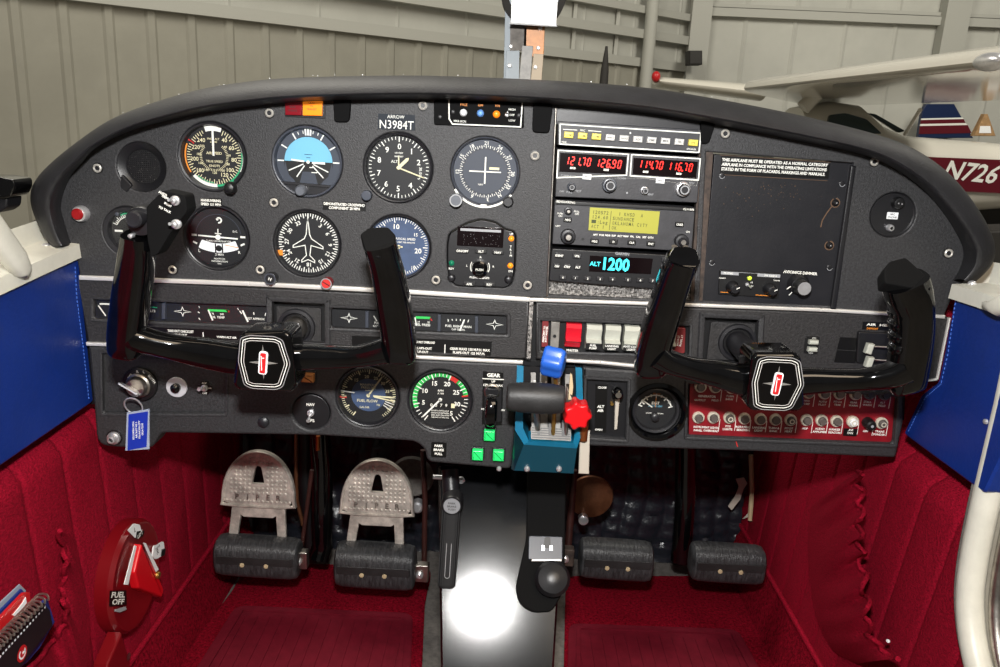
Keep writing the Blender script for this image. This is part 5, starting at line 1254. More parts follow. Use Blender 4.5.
# throttle
T1_ = empty('throttle_lever', qp(535, 398, .06), 'fat matte black T-handle throttle across the quadrant', 'lever')
hc = pt(535, 398, .075)
MB('rubber').loft([(hc + Vector((x, 0, 0)), Vector((0, 0, 1)), VY, r, r, 2.2) for x, r in ((-.0285, .0105), (-.0275, .0125), (-.025, .0138), (-.012, .0150), (.004, .0154), (.018, .0148), (.0265, .0136), (.0285, .0125), (.0292, .010))], 28).build('handle', T1_)
MB('steel').tube([hc, pt(538, 432, .03)], .003, 10).build('lever_arm', T1_)
# propeller lever
T2_ = empty('propeller_lever', qp(553, 362, .06), 'blue fluted knob above the black throttle handle', 'lever')
f2 = Fr(553, 362, .052); m = MB('knob_blue')
P = []
for i in range(36):
    t = 2 * PI * i / 36; rr = 1 + .10 * math.cos(5 * t); P.append((rr * math.cos(t), rr * math.sin(t)))
rows = []
cA, cB = pt(548, 356, .056), pt(558, 368, .052)
ax = Vector((1.0, -.25, -.12)).normalized()
ua = ax.cross(Vector((0, 0, 1))).normalized(); va = ax.cross(ua).normalized(); cc = pt(553.5, 361.5, .055)
for s_, k in ((-.0115, .70), (-.0105, .9), (-.008, 1.0), (.006, 1.0), (.010, .92), (.0115, .72)):
    rows.append([cc + ax * s_ + (ua * a * .0118 + va * b * .0150) * k for a, b in P])
m.grid(rows, cu=True, cap0=True, cap1=True).build('knob', T2_, smooth=50)
MB('brass').tube([cc, pt(556, 385, .05), pt(553, 435, .036)], .0022, 10).build('lever_arm', T2_)
# mixture
T3_ = empty('mixture_lever', qp(578, 416, .06), 'red star-shaped knob at right edge of quadrant', 'lever')
f3 = Fr(577.5, 415.5, .058); P = []
for i in range(42):
    t = 2 * PI * i / 42 + .2; rr = 13.2 + 1.5 * math.cos(7 * t); P.append((rr * math.cos(t), rr * 1.05 * math.sin(t)))
MB('knob_red').ext(f3, P, -.014, .004, .003).build('knob', T3_, smooth=50)
MB('steel').tube([f3.p(0, 0, -.012), pt(568, 385, .03), pt(566, 435, .036)], .0022, 10).build('lever_arm', T3_)
f3 = Fr(584, 450, .030); L = f3.L
MB('copper').tube([pt(585, 418, .034), pt(583, 440, .034)], .0045, 12).build('bushing', T3_)
MB('white_bar').ext(f3, quad(L, (578.5, 473.5), (580, 435), (590, 431), (589, 474)), -.003, .001, .001).build('flat_bar', T3_, label='cream painted flat bar')
MB('tanline').ext(Fr(570, 390, .035), [(-1, -10), (2, -10), (3, 3), (1, 16), (-1, 18)], -.001, .001).build('side_plate', T3_)
for a in (527, 559): f3 = Fr(a, 469, .037); MB('chrome').lathe(f3, 0, 0, [(3, -.002), (2.8, .001), (1.4, .0028)], 14, cap1=True).build('screw', Q)
# ================================================================ PEDALS
def PF(px, py, Y, lean=0.0): return Fr(px, py, YP - Y, lean=lean)
def pedal(name, label, toe, pad, Y, armx=None):
    cx, cy, hw, hh = pad
    f = PF(cx, cy, Y); r = empty(name, f.c, label, 'rudder pedal')
    rows = []
    c = f.c; k = f.k
    tl = math.atan(-.02)
    secs = []
    for s, sc_ in ((-1, .55), (-.985, .8), (-.94, .93), (-.8, 1), (-.4, 1.02), (0, 1.02), (.4, 1.02), (.8, 1), (.94, .93), (.985, .8), (1, .55)):
        secs.append((c + Vector((s * hw * k, 0, -s * hw * k * .02)), Vector((0, 0, 1)), VY, hh * k * sc_, hh * k * .8 * sc_, 2.8))
    MB('pedal_rubber').loft(secs, 32).build('rubber_pad', r)
    m = MB('rubber').ext(f, rrect(-hw * .9, -1.5, hw * .9, 7.5, 2), hh * k * .6, hh * k * .82, .001); m.build('pad_seam', r)
    for a in (-.28, .28):
        MB('tanline').lathe(f, a * hw, -1, [(2.4, hh * k * .8), (2.2, hh * k * .86), (1, hh * k * .88)], 12, cap1=True).build('rivet', r)
    if toe:
        tp = PF(toe[0], toe[1], Y + .02, lean=-.12); L = tp.L
        W_, H_ = toe[2], toe[3]
        arch = []
        for i in range(25):
            t = PI * i / 24; arch.append((W_ * math.cos(t), -H_ * .80 + H_ * 1.80 * math.sin(t) ** .92))
        arch = [(W_ * 1.03, -H_), ] + arch + [(-W_ * 1.03, -H_), (-W_ * .6, -H_ - 1.5), (W_ * .6, -H_ - 1.5)]
        sl = [(-6, -3), (-6.4, -5.5), (6.4, -5.5), (6, -3), (3.2, 11), (1.6, 13.2), (-1.6, 13.2), (-3.2, 11)]
        # plate with slot: bridge the two outlines
        m = MB('castal')
        h0, h1 = -.006, .002
        # outer rim raised
        inn = offset2(arch, 3.0)
        m.grid([[tp.p(a, b, h0) for a, b in arch], [tp.p(a, b, h1) for a, b in arch], [tp.p(a, b, h1 + .002) for a, b in offset2(arch, 1)], [tp.p(a, b, h1 + .002) for a, b in offset2(arch, 2.2)], [tp.p(a, b, h1 - .0005) for a, b in inn]], cu=True)
        # fill between inn and slot by radial matching
        n = 48; cxx, cyy = 0, 3
        def hit(poly, t):
            dx, dy = math.cos(t), math.sin(t); best = None
            for i in range(len(poly)):
                x0, y0 = poly[i][0] - cxx, poly[i][1] - cyy; x1, y1 = poly[(i + 1) % len(poly)][0] - cxx, poly[(i + 1) % len(poly)][1] - cyy
                den = dx * (y1 - y0) - dy * (x1 - x0)
                if abs(den) < 1e-9: continue
                s = (x0 * (y1 - y0) - y0 * (x1 - x0)) / den; u = (x0 * dy - y0 * dx) / den
                if s > 0 and -1e-6 <= u <= 1 + 1e-6 and (best is None or s > best): best = s
            return (cxx + dx * best, cyy + dy * best)
        A = [hit(inn, 2 * PI * i / n + .03) for i in range(n)]; B = [hit(sl, 2 * PI * i / n + .03) for i in range(n)]
        m.grid([[tp.p(a, b, h1 - .0005) for a, b in A], [tp.p(a, b, h1 - .0005) for a, b in B], [tp.p(a, b, h0) for a, b in B]], cu=True)
        m.poly([tp.p(a, b, h0 + .0005) for a, b in offset2(arch, 1)][::-1]) if False else None
        # raised knobs
        cols = 15; step = W_ * 2 / cols
        for j in range(16):
            for i in range(-8, 9):
                a, b = i * 4.55, -H_ + 5.5 + j * 4.4
                if 6.5 < (b + H_) < 13.5 and abs(a) < W_ * .74: continue
                ins = all(True for _ in [0]); 
                # inside test
                t = math.atan2(b - cyy, a - cxx); hp = hit(inn, t); hs = hit(sl, t); rr = math.hypot(a - cxx, b - cyy)
                if rr > math.hypot(hp[0] - cxx, hp[1] - cyy) - 2.6 or rr < math.hypot(hs[0] - cxx, hs[1] - cyy) + 2.4: continue
                m.lathe(tp, a, b, [(1.7, h1 - .001), (1.4, h1 + .0012), (.7, h1 + .0016)], 6, cap1=True)
        m.build('toe_plate', r, label='cast metal toe plate')
        m = MB('steel')
        for i, t in enumerate('PIPER'): m.text(tp, t, -W_ * .56 + i * W_ * .28, -H_ + 10.2, 5.2, h1 + .0012, bold=.03)
        m.build('cast_lettering', r, smooth=0)
        m = MB('castal')
        yb = L(cx, cy - hh * .7)[1]; W2 = W_ * .72
        x0 = L(cx, cy)[0]
        o = [(-W2, -H_ - .5), (W2, -H_ - .5), (W2 + 2 , yb), (W2 - 7, yb), (W2 - 9, -H_ - 10), (W2 - 12, -H_ - 12), (-W2 + 12, -H_ - 12), (-W2 + 9, -H_ - 10), (-W2 + 5, yb), (-W2 - 4, yb)]
        m.ext(tp, o, -.006, .0, .001); m.build('bracket', r, label='cast metal bracket')
    return r
pedal('rudder_pedal', 'metal rudder pedal with arched toe plate over black pad, leftmost', (258.5, 478.5, 37, 29), (259, 556, 42, 20), 1.10)
pedal('rudder_pedal', 'metal rudder pedal with arched toe plate over black pad, second from left', (377.5, 487, 37, 29), (376, 565, 40, 22), 1.10)
pedal('rudder_pedal', 'black rubber pedal pad right of the centre console, without toe plate', None, (615.5, 559, 36.5, 19.5), 1.12)
pedal('rudder_pedal', 'black rubber pedal pad without toe plate, rightmost', None, (726.5, 562.5, 36.5, 19), 1.12)
def rod(name, label, P, rad, mt='black', cat='rod', group=None):
    return MB(mt).tube([at(a, b, y) for a, b, y in P], rad, 14).build(name, None, label, cat, group)
rod('pedal_tube', 'vertical black tube between the two left pedals', [(318, 420, 1.16), (322, 470, 1.16), (322, 545, 1.16), (318, 560, 1.15)], .017, 'gloss')
rod('pedal_tube', 'thick black tube between the two right pedals', [(686, 440, 1.18), (685, 500, 1.18), (681, 560, 1.18)], .0165, 'gloss')
rod('brake_link_rod', 'thin reddish rod beside the leftmost pedal bracket', [(312, 470, 1.12), (308, 500, 1.12), (302, 545, 1.12)], .0032, 'dark_rod')
rod('brake_link_rod', 'dark red rod right of the second pedal', [(423, 450, 1.12), (425, 500, 1.12), (424, 570, 1.12)], .0042, 'dark_rod')
rod('brake_link_rod', 'brown rod left of the third pedal', [(574, 470, 1.13), (571, 510, 1.13), (568, 550, 1.12)], .0055, 'dark_rod')
rod('copper_tube', 'bright copper tube hanging under panel left of pedals', [(296, 430, 1.14), (296, 470, 1.14), (297, 500, 1.14), (303, 525, 1.14)], .003, 'dull_copper')
rod('copper_tube', 'pair end of copper tube with fitting under the panel', [(318, 436, 1.05), (318, 450, 1.05)], .003, 'copper')
rod('cable_bundle', 'black cables hanging left of the second pedal tube', [(306, 430, 1.2), (306, 480, 1.2), (312, 560, 1.2)], .012, 'black')
# pedal hinge fittings
for i, (a, b) in enumerate(((302, 558), (423, 571), (568, 555))):
    f = PF(a, b, 1.10); r = empty('hinge_fitting', f.c, ['metal clevis fitting at right end of the leftmost pedal pad', 'metal clevis fitting at right end of the second pedal pad', 'dark metal elbow at left end of the third pedal pad'][i], 'fitting')
    MB('steel' if i < 2 else 'rust_edge').rect(f, -8, -11, 6, 8, -.008, .006, .002, r=2).build('block', r)
    MB('chrome').lathe(f, -3, -2, [(4, .005), (3.6, .010), (2, .012)], 14, cap1=True).build('bolt', r)
f = PF(590, 500, 1.2); r = empty('pulley', f.c, 'brownish metal disc behind rod right of the console', 'pulley')
MB('dull_copper').lathe(f, 0, 4, [(1, .006), (12, .006), (22, .003), (23, 0), (22, -.003)], 36, cap0=True).build('wheel', r)
MB('chrome').lathe(f, -6, -18, [(5, .004), (5, .016), (3, .018)], 16, cap1=True).build('bolt', r)
f = PF(412, 480, 1.2); r = empty('pulley', f.c, 'grey metal disc partly behind the second pedal', 'pulley')
MB('greycarpet').lathe(f, 0, 4, [(1, .004), (20, .004), (22, 0)], 36, cap0=True).build('wheel', r)
MB('chrome').lathe(f, 7, -24, [(6, .004), (6, .020), (4, .023)], 16, cap1=True).build('bolt', r)
# ================================================================ PARKING BRAKE HANDLE
r = empty('parking_brake_lever', at(450, 540, .93), 'long black ribbed hand brake lever hanging under the panel', 'lever')
p0, p1 = at(452, 500, .93), at(447, 588, .88)
ax = (p1 - p0).normalized()
m = MB('grip_black'); m.loft([(p0 + (p1 - p0) * t, Vector((1, 0, 0)), ax.cross(Vector((1, 0, 0))), .0122 * w, .012 * w, 3.2) for t, w in ((-.02, .9), (0, 1), (.3, 1.0), (.7, .96), (.96, .92), (1.0, .8))], 32); m.build('grip', r)
fb = Fr(0, 0, q=p0.lerp(p1, .5) - Vector((0, .0125, 0)), ux=Vector((1, 0, 0)), uz=-ax)
m = MB('grey_mark')
for w in (-2.4, 2.4): m.rect(fb, w - .25, -26, w + .25, 30, -.002, .0006)
m.arc(fb, 2.2, 2.7, -90, 90, .0006, c=(0, 30)).arc(fb, 2.2, 2.7, 90, 270, .0006, c=(0, -26))
m.build('grip_pattern', r, label='fine grey line pattern')
m = MB('grip_black')
for i in (-8.5, -6.5, -4.6, 4.6, 6.5, 8.5): m.rect(fb, i - .45, -36, i + .45, 38, -.004, .0004)
m.build('ribs', r)
fb2 = PF(452, 505, .912)
MB('satin').lathe(fb2, 0, 0, [(10.8, -.02), (10.8, 0), (9.5, .003), (8.4, .003)], 32).use('grey_mark').disc(fb2, 0, 0, 8.6, .003, 28).use('dark_ext').text(fb2, 'PARK', 0, 3, 2.2, .0032).text(fb2, 'BRAKE', 0, -.4, 2.2, .0032).text(fb2, 'PUSH', 0, -3.8, 2.2, .0032).build('round_button', r, label='grey button with lettering')
MB('chrome').tube([p1, at(443.5, 680, .82)], .0026, 10).build('chrome_rod', r, label='thin chrome rod')
MB('satin').tube([at(450, 470, .95), p0], .011, 16).build('mount', r)
f = PF(464, 484, .96); MB('steel').rect(f, -6, -8, 8, 8, -.002, .002, .0008, r=3).use('chrome').lathe(f, -3, 5, [(4, 0), (4, .006), (2, .008)], 14, cap1=True).build('bracket_plate', None, 'small bright bracket under panel beside hand brake lever', 'bracket')
f = PF(437, 477, .95); MB('chrome').tube([f.p(-4, 0), f.p(5, 0)], .003, 12).build('small_bolt', None, 'small chrome bolt left of brake lever mount', 'bolt')
# ================================================================ CONSOLE
ZFL = -.779
def con(px, py):   # inclined console face
    n = Vector((0, -1.31, 1)).normalized(); q = O + Vector((0, .86, -.58)); return hpl(px, py, q, n)
nrm = Vector((0, -1.31, 1)).normalized(); bk = Vector((0, .22, .0))
tl, tr, br, bl = con(438, 466), con(566, 466), con(553, 690), con(441, 690)
ke = (bl.z - (EZ + ZFL)) / (tl.z - bl.z); bl, br = bl + (bl - tl) * ke, br + (br - tr) * ke
r = empty('centre_console', con(497, 600), 'glossy black centre console sloping down between the footwells', 'console')
m = MB('console')
rows = []
for i in range(9):
    t = i / 8; a, b = tl.lerp(bl, t), tr.lerp(br, t); rows.append([a + bk - nrm * .03, a - nrm * .006, a.lerp(b, .02), a.lerp(b, .35), a.lerp(b, .65), a.lerp(b, .98), b - nrm * .006, b + bk - nrm * .03])
m.grid(rows).build('cover', r, smooth=25)
fc = Fr(0, 0, q=con(545, 520), ux=Vector((1, 0, 0)), uz=nrm.cross(Vector((1, 0, 0))) * -1)
if fc.uz.z < 0: fc.uz = -fc.uz
L = fc.L
MB('matte_black').ext(fc, rounded(quad(L, (515, 588), (526, 540), (527, 470), (566, 470), (564, 590), (552, 612), (532, 613), (519, 605)), 6, 5), -.01, .005, .002).build('trim_housing', r)
MB('bezel_grey').ext(fc, rounded(quad(L, (528, 560), (528.5, 536.5), (562, 537.5), (562, 561)), 1.5, 2), .004, .0075, .001).use('trimmetal').ext(fc, quad(L, (531, 562.5), (531, 560), (561, 560), (561, 562.5)), .005, .012, .001).use('black').ext(fc, rounded(quad(L, (543, 549), (544, 538), (550, 538), (550, 549)), 2, 2), .0075, .008).use('chrome').ext(fc, quad(L, (541, 551.5), (541, 546.5), (544, 546.5), (544, 551.5)), .0075, .010).ext(fc, quad(L, (549, 551.5), (549, 546.5), (552, 546.5), (552, 551.5)), .0075, .010).build('latch_plate', r, label='bare metal latch plate')
x, y = L(551.5, 580); m = MB('satin').lathe(fc, x, y, [(14, .002), (16.5, .008), (17, .016), (14, .022), (7, .025), (2, .026)], 36, cap1=True).build('round_knob', r)
# ================================================================ CABIN
XL, XR, ZF = -.458, .462, -.78
def pleat(y, per=.068, dep=.0045, ph=0.0):
    t = ((y + ph) / per) % 1.0; t = min(t, 1 - t) * 2; return dep * (.45 * min(1, t / .16) ** .7 + .55 * math.sin(PI / 2 * t) ** .6)
ZLT = hx(80, 259, XL).z - EZ; ZRT = hx(955, 296, XR).z - EZ
rows = []
ny, nz = 620, 40
for j in range(nz + 1):
    z = EZ - .70 + (ZLT + .70) * j / nz; row = []
    for i in range(ny + 1):
        y = .25 + 1.15 * i / ny; row.append(Vector((XL - .004 - .03 * max(0, min(1, (z - EZ + .36) / .03)) + pleat(y + .02 * math.sin(z * 5), .072), y, z)))
    rows.append(row)
MB('redcloth').grid(rows).build('wall_left', None, kind='structure', smooth=80)
DC = [(1012, 340), (1001, 395), (988, 450), (975, 505), (964, 560), (960, 600), (963, 640), (972, 680), (984, 720)]
dc = [hx(a, b, XR) for a, b in DC]
def yedge(z):
    P = sorted([(p.z, p.y) for p in dc])
    if z <= P[0][0]: return P[0][1]
    if z >= P[-1][0]: return P[-1][1]
    for (z0, y0), (z1, y1) in zip(P[:-1], P[1:]):
        if z0 <= z <= z1: return y0 + (y1 - y0) * (z - z0) / (z1 - z0)
rows = []
for j in range(nz + 1):
    z = EZ - .70 + (ZRT + .70) * j / nz; row = []; ye = yedge(z)
    for i in range(ny + 1):
        s_ = .40 + 1.02 * i / ny; y = min(1.42, max(ye, s_ - .18 * (z - EZ))); row.append(Vector((XR + .004 + .03 * max(0, min(1, (z - EZ + .36) / .03)) - pleat(y + .18 * (z - EZ), .066), y, z)))
    rows.append(row)
MB('redcloth').grid(rows).build('wall_right', None, kind='structure', smooth=80)
# kick strips between wall and floor, floor, carpets
for X, X2_ in ((XL, XL + .03), (XR, XR - .03)):
    MB('carpet').grid([[Vector((X, y, EZ - .695)), Vector((X + (X2_ - X) * .5, y, EZ - .735)), Vector((X2_, y, EZ + ZF))] for y in (.2, .6, 1.0, 1.42)]).build('baseboard_' + ('left' if X < 0 else 'right'), None, kind='structure')
    MB('redcloth').tube([Vector((X + (.004 if X < 0 else -.004), y, EZ - .697)) for y in (.2, .6, 1.0, 1.42)], .004, 8).build('trim_' + ('1' if X < 0 else '2'), None, kind='structure')
MB('greycarpet').grid([[Vector((x, y, EZ + ZF)) for x in (-.47, .47)] for y in (.15, 1.42)]).build('floor', None, kind='structure')
def mat2(name, label, P, z0, z1, mt, r=.02, cat='carpet', ribs=None):
    Q_ = [hz(a, b, ZF + z1) for a, b in P]; c = sum((q for q in Q_), Vector()) / len(Q_)
    poly = rounded([(q.x - c.x, q.y - c.y) for q in Q_], r, 5)
    ro = empty(name, Vector((c.x, c.y, EZ + ZF + z0)), label, cat)
    def up(a, b, h): return Vector((c.x + a, c.y + b, EZ + ZF + h))
    m = MB(mt); rows = [[up(a, b, z0) for a, b in poly], [up(a, b, z1 - .002) for a, b in poly], [up(a, b, z1) for a, b in offset2(poly, .003)]]
    m.grid(rows, cu=True, cap1=True).build('mat_body', ro)
    if ribs:
        m = MB(ribs); e = offset2(poly, .012); e2 = offset2(poly, .018)
        m.grid([[up(a, b, z1 - .001) for a, b in e], [up(a, b, z1 + .0025) for a, b in e], [up(a, b, z1 + .0025) for a, b in e2], [up(a, b, z1 - .001) for a, b in e2]], cu=True)
        x0 = min(a for a, b in e2); x1 = max(a for a, b in e2); n = 15
        for i in range(1, n):
            a = x0 + (x1 - x0) * i / n; ys = []
            for k in range(len(e2)):
                (xa, ya), (xb, yb) = e2[k], e2[(k + 1) % len(e2)]
                if (xa - a) * (xb - a) < 0: ys.append(ya + (yb - ya) * (a - xa) / (xb - xa))
            if len(ys) >= 2:
                y0, y1 = min(ys) + .012, max(ys) - .012
                if y1 > y0: m.box(up(a, (y0 + y1) / 2, z1 + .0004), .0022, y1 - y0, .0022)
        m.build('rib_border', ro)
    return ro
mat2('footwell_carpet', 'dark red carpet piece on the left footwell floor', [(250, 560), (432, 568), (425, 600), (418, 760), (100, 760), (232, 590)], 0, .008, 'carpet')
mat2('footwell_carpet', 'dark red carpet piece on the right footwell floor', [(566, 575), (745, 575), (790, 640), (860, 760), (562, 760)], 0, .008, 'carpet')
mat2('heel_mat', 'ribbed burgundy heel mat on left footwell carpet', [(236, 604), (413, 612), (408, 740), (150, 740)], .008, .012, 'matrib', .02, 'mat', 'matrib')
mat2('heel_mat', 'ribbed burgundy heel mat on right footwell carpet', [(569, 622), (738, 628), (800, 740), (566, 740)], .008, .012, 'matrib', .02, 'mat', 'matrib')
# firewall, quilted
def quiltf(name, label, x0, x1, y0, z0, z1, seed, lean=.0):
    z0 = -.778
    rows = []; nx, nz_ = 110, 70
    for j in range(nz_ + 1):
        z = z0 + (z1 - z0) * j / nz_; row = []
        for i in range(nx + 1):
            x = x0 + (x1 - x0) * i / nx
            w = noise.noise(Vector((x * 7 + seed, z * 7, 3))) * .03
            u = (x + w) / .034; v = (z + noise.noise(Vector((x * 5, z * 6 + seed, 9))) * .035) / .024
            h = .008 * abs(math.sin(PI * u)) ** .4 * abs(math.sin(PI * v)) ** .5 + .02 * noise.noise(Vector((x * 10, z * 10, seed)))
            row.append(Vector((x, y0 - lean * (z1 - z) - h, EZ + z)))
        rows.append(row)
    return MB('quilt').grid(rows).build(name, None, label, 'insulation', smooth=60)
MB('black').grid([[Vector((x, 1.42, EZ + z)) for x in (-.47, .47)] for z in (-.8, -.1)]).build('wall_front', None, kind='structure')
quiltf('quilted_insulation', 'black quilted padding behind left pedals', -.45, -.06, 1.34, -.80, -.25, 1.0, .02)
quiltf('quilted_insulation', 'black quilted wrinkled padding behind right pedals', .06, .458, 1.34, -.80, -.25, 5.0, .02)
f = PF(738, 492, 1.29); MB('white_bar').ext(f, [(-4, 14), (4, 16), (8, 10), (5, 4), (3, -8), (-4, -20), (-8, -16), (-2, -4), (0, 6)], -.001, .001).build('torn_backing', None, 'ragged white scrap of torn backing at right of padding', 'scrap')
MB('tanline').tube([at(751, 455, 1.28), at(752, 490, 1.28), at(750, 520, 1.28)], .004, 8).build('tan_edge', None, 'thin tan edge strip between padding and right cloth wall', 'edge strip')
f = PF(750, 510, 1.31); MB('white_bar').ext(f, [(-6, -10), (0, -2), (-2, 8), (3, 4), (6, -3), (2, -6)], -.001, .001).build('torn_backing', None, 'small ragged white scrap beside right cloth wall', 'scrap')
# blue vinyl side panels
def sidepanel(name, label, P, X, th, mt, stitch, sgn):
    c = hx(*P[0], X); ro = empty(name, Vector((X, c.y, min(hx(a, b, X).z for a, b in P))), label, 'side panel')
    Q_ = [hx(a, b, X) for a, b in P]; poly = rounded([(q.y, q.z) for q in Q_], .006, 4)
    inn = offset2(poly, .0022); m = MB(mt)
    rows = [[Vector((X + sgn * th, a, b)) for a, b in poly], [Vector((X + sgn * .002, a, b)) for a, b in poly], [Vector((X, a, b)) for a, b in inn]]
    m.grid(rows, cu=True, cap1=True).build('padded_cover', ro)
    m = MB('bluestitch')
    S = [hx(a, b, X - sgn * .0006) for a, b in stitch]
    for p, q in zip(S[:-1], S[1:]):
        n = max(2, int((q - p).length / .0042))
        for k in range(n): m.tube([p.lerp(q, (k + .15) / n), p.lerp(q, (k + .7) / n)], .0005, 5)
    m.build('stitching', ro, label='pale blue stitching')
    return ro
sidepanel('vinyl_side_panel', 'blue vinyl upholstered side panel left of instrument panel', [(79, 258), (83, 300), (88, 345), (94, 402), (0, 467), (-90, 530), (-90, 328), (0, 291)], XL + .008, .035, 'bluevinyl', [(75, 266), (77, 300), (83, 345), (89, 400)], -1)
sidepanel('vinyl_side_panel', 'blue vinyl upholstered side panel right of instrument panel', [(955, 294), (944, 353), (938, 382), (921, 394), (903, 434), (984, 494), (1004, 452), (1012, 400), (1020, 340), (1010, 300), (983, 303)], XR - .008, .035, 'bluevinyl', [(956, 298), (948, 353), (941, 384), (925, 398), (908, 432)], 1)
f = Fr(0, 0, q=hx(986.5, 421.5, XR - .009), ux=Vector((0, -1, 0)), uz=Vector((0, 0, 1))); MB('chrome').lathe(f, 0, 0, [(3, 0), (2.6, .002), (1, .003)], 14, cap1=True).build('upholstery_button', None, 'small chrome stud in the right blue vinyl panel', 'stud')
# white sills
def sill(name, label, top, X, sgn, upr):
    P = [hx(a, b, X) for a, b in top]; c = P[0]
    ro = empty(name, P[0], label, 'window sill')
    out = [Vector((p.x + sgn * -.0, p.y, p.z)) for p in P]
    m = MB('white_paint')
    A = P; B = [p + Vector((-sgn * .001, 0, -.0145)) for p in P]; C = [p + Vector((sgn * .036, .0, .003)) for p in P]; D = [p + Vector((sgn * .038, 0, .024)) for p in P]
    m.grid([B, A, C, D]); m.poly([B[0], A[0], C[0], C[0] + Vector((0, 0, -.02))]); m.build('ledge', ro, smooth=20)
    return ro, C
ro, C = sill('window_sill', 'white painted window ledge, left', [(80, 243.5), (60, 252), (40, 260.5), (0, 278), (-90, 318)], XL + .012, -1, None)
f = Fr(0, 0, q=hx(45, 246, XL - .01), ux=Vector((1, 0, 0)), uz=Vector((0, 1, .2))); MB('chrome').ball(hx(46, 246, XL - .012), .0045, .0045, .003).build('screw', ro)
f = Fr(0, 0, q=C[1], ux=Vector((0, 1, 0)), uz=Vector((0, 0, 1)))
ro, C = sill('window_sill', 'white painted window ledge, right', [(952, 284), (966, 288), (983, 293), (1010, 302), (1090, 326)], XR - .012, 1, None)
MB('chrome').ball(hx(972, 283.5, XR + .006), .004, .004, .003).build('screw', ro)
# white handles
m = MB('white_paint')
def hpath(P, X, rads): 
    Q_ = [hx(a, b, X) for a, b in P]; return MB('white_paint').loft([(q, Vector((1, 0, 0)), Vector((0, .9, .5)).normalized(), r * .8, r, 2.8) for q, r in zip(Q_, rads)], 24)
hpath([(-60, 165), (-30, 200), (-2, 238), (14, 258), (22, 270), (25, 275)], XL + .016, [.0125, .0128, .0125, .0115, .009, .005]).build('door_handle', None, 'white rounded lever in front of left window ledge', 'handle', smooth=60)
hpath([(1080, 270), (1040, 290), (1010, 304), (998, 309), (990, 307), (987, 305)], XR - .016, [.0125, .0125, .012, .0105, .008, .004]).build('door_handle', None, 'white rounded handle in front of right window ledge', 'handle', smooth=60)
f = Fr(0, 0, q=at(10, 190, .80), ux=Vector((1, 0, 0)), uz=Vector((0, 0, 1))); L = f.L
MB('gloss').ext(f, rounded(quad(L, (-30, 197), (-30, 175), (2, 176), (20, 179), (21, 187), (17, 195), (11, 198)), 3, 3), -.02, .01, .002).use('satin').ext(f, rounded(quad(L, (-30, 218), (-30, 196), (10, 197), (9, 207), (2, 212)), 3, 3), -.02, .004, .002).build('window_latch', None, 'black angular latch above white ledge at left edge', 'latch')
# window frame slivers behind ledges
f = Fr(0, 0, q=at(45, 232, .86), ux=Vector((1, 0, 0)), uz=Vector((0, 0, 1))); L = f.L
MB('steel').ext(f, quad(L, (6, 236), (42, 216), (49, 222), (48, 240), (10, 246)), -.01, .0).build('window_frame_edge', None, 'dull metal window frame edge behind left white ledge', 'window frame')
f = Fr(0, 0, q=at(985, 268, .86), ux=Vector((1, 0, 0)), uz=Vector((0, 0, 1))); L = f.L
MB('white_paint').ext(f, quad(L, (975, 292), (976, 268), (984, 260), (1030, 272), (1030, 310)), -.01, .0).build('window_frame_edge', None, 'white window frame edge behind right white ledge', 'window frame')
# door frame, right
m = MB('white_paint')
P = [hx(a + 10, b, XR + .004) for a, b in DC]
P = [Vector(v) for v in spl(P, 6)]
m.tube(P, .0125, 18).build('door_1', None, kind='structure', smooth=60)
P2 = [v + Vector((.016, -.016, 0)) for v in P]
MB('steel').tube(P2, .007, 12).build('trim_3', None, kind='structure', smooth=60)
P3 = [v + Vector((-.007, .010, 0)) for v in P]; MB('greycarpet').tube(P3, .003, 8).build('trim_4', None, kind='structure')
P4 = [v + Vector((.026, -.022, 0)) for v in P]; MB('rust_edge').tube(P4, .004, 8).build('trim_5', None, kind='structure')
# ================================================================ FUEL SELECTOR
cq = hx(131, 575, XL + .012)
F2 = Fr(0, 0, q=cq, ux=Vector((0, 1, 0)), uz=Vector((0, 0, 1))); k = F2.k
r = empty('fuel_selector', cq, 'oval red fuel selector on left cloth wall with triangular lever', 'fuel selector')
L = F2.L
RR = abs(L(131, 519)[1]) * .98
F2.ux *= .97
MB('fuel_red').lathe(F2, 0, 0, [(RR, -.012), (RR, .003), (RR * .94, .008), (RR * .86, .0085), (RR * .6, .004), (2, .003)], 64, cap1=True).build('cover', r)
m = MB('fuel_bright'); m.ext(F2, rounded(quad(L, (131, 543), (124, 572), (128, 588), (152, 597), (154, 588), (147, 572)), 2, 3), .004, .014, .003); lv = m.build('lever', r, label='bright red triangular lever')
m = MB('card').ext(F2, quad(L, (131.5, 542), (133.5, 542.5), (147, 569), (144.5, 571)), .0142, .0155).build('lever_edge', lv, label='white edge line')
MB('card').ext(F2, quad(L, (127, 545), (129, 545.5), (120.5, 584.5), (116.5, 584)), .0085, .0095).build('scale_strip', r, label='white curved scale strip')
x, y = L(146.5, 574.5); MB('brass').lathe(F2, x, y, [(4, .014), (3.6, .017), (1.5, .018)], 16, cap1=True).build('lever_screw', lv)
hv = hx(137, 575, XL + .012) - cq; vv = hx(131, 569, XL + .012) - cq; rt_ = -math.degrees(math.atan2(hv.z, hv.y)); kw = hv.length / 6 / k; kc_ = abs(hv.y * vv.z - hv.z * vv.y) / hv.length / 6 / k
m = MB('placard').ext(F2, quad(L, (101.5, 606), (102, 590.5), (118.5, 590), (119, 604.5)), .0088, .0095).use('white').text(F2, 'FUEL', *L(110.2, 594.3), 5.2 * kc_, .0099, rot=rt_, wid=12.5 * kw, bold=.03).text(F2, 'OFF', *L(110, 601.3), 5.2 * kc_, .0099, rot=rt_, wid=11 * kw, bold=.03); m.build('fuel_off_placard', r, label='black placard reading FUEL OFF', smooth=0)
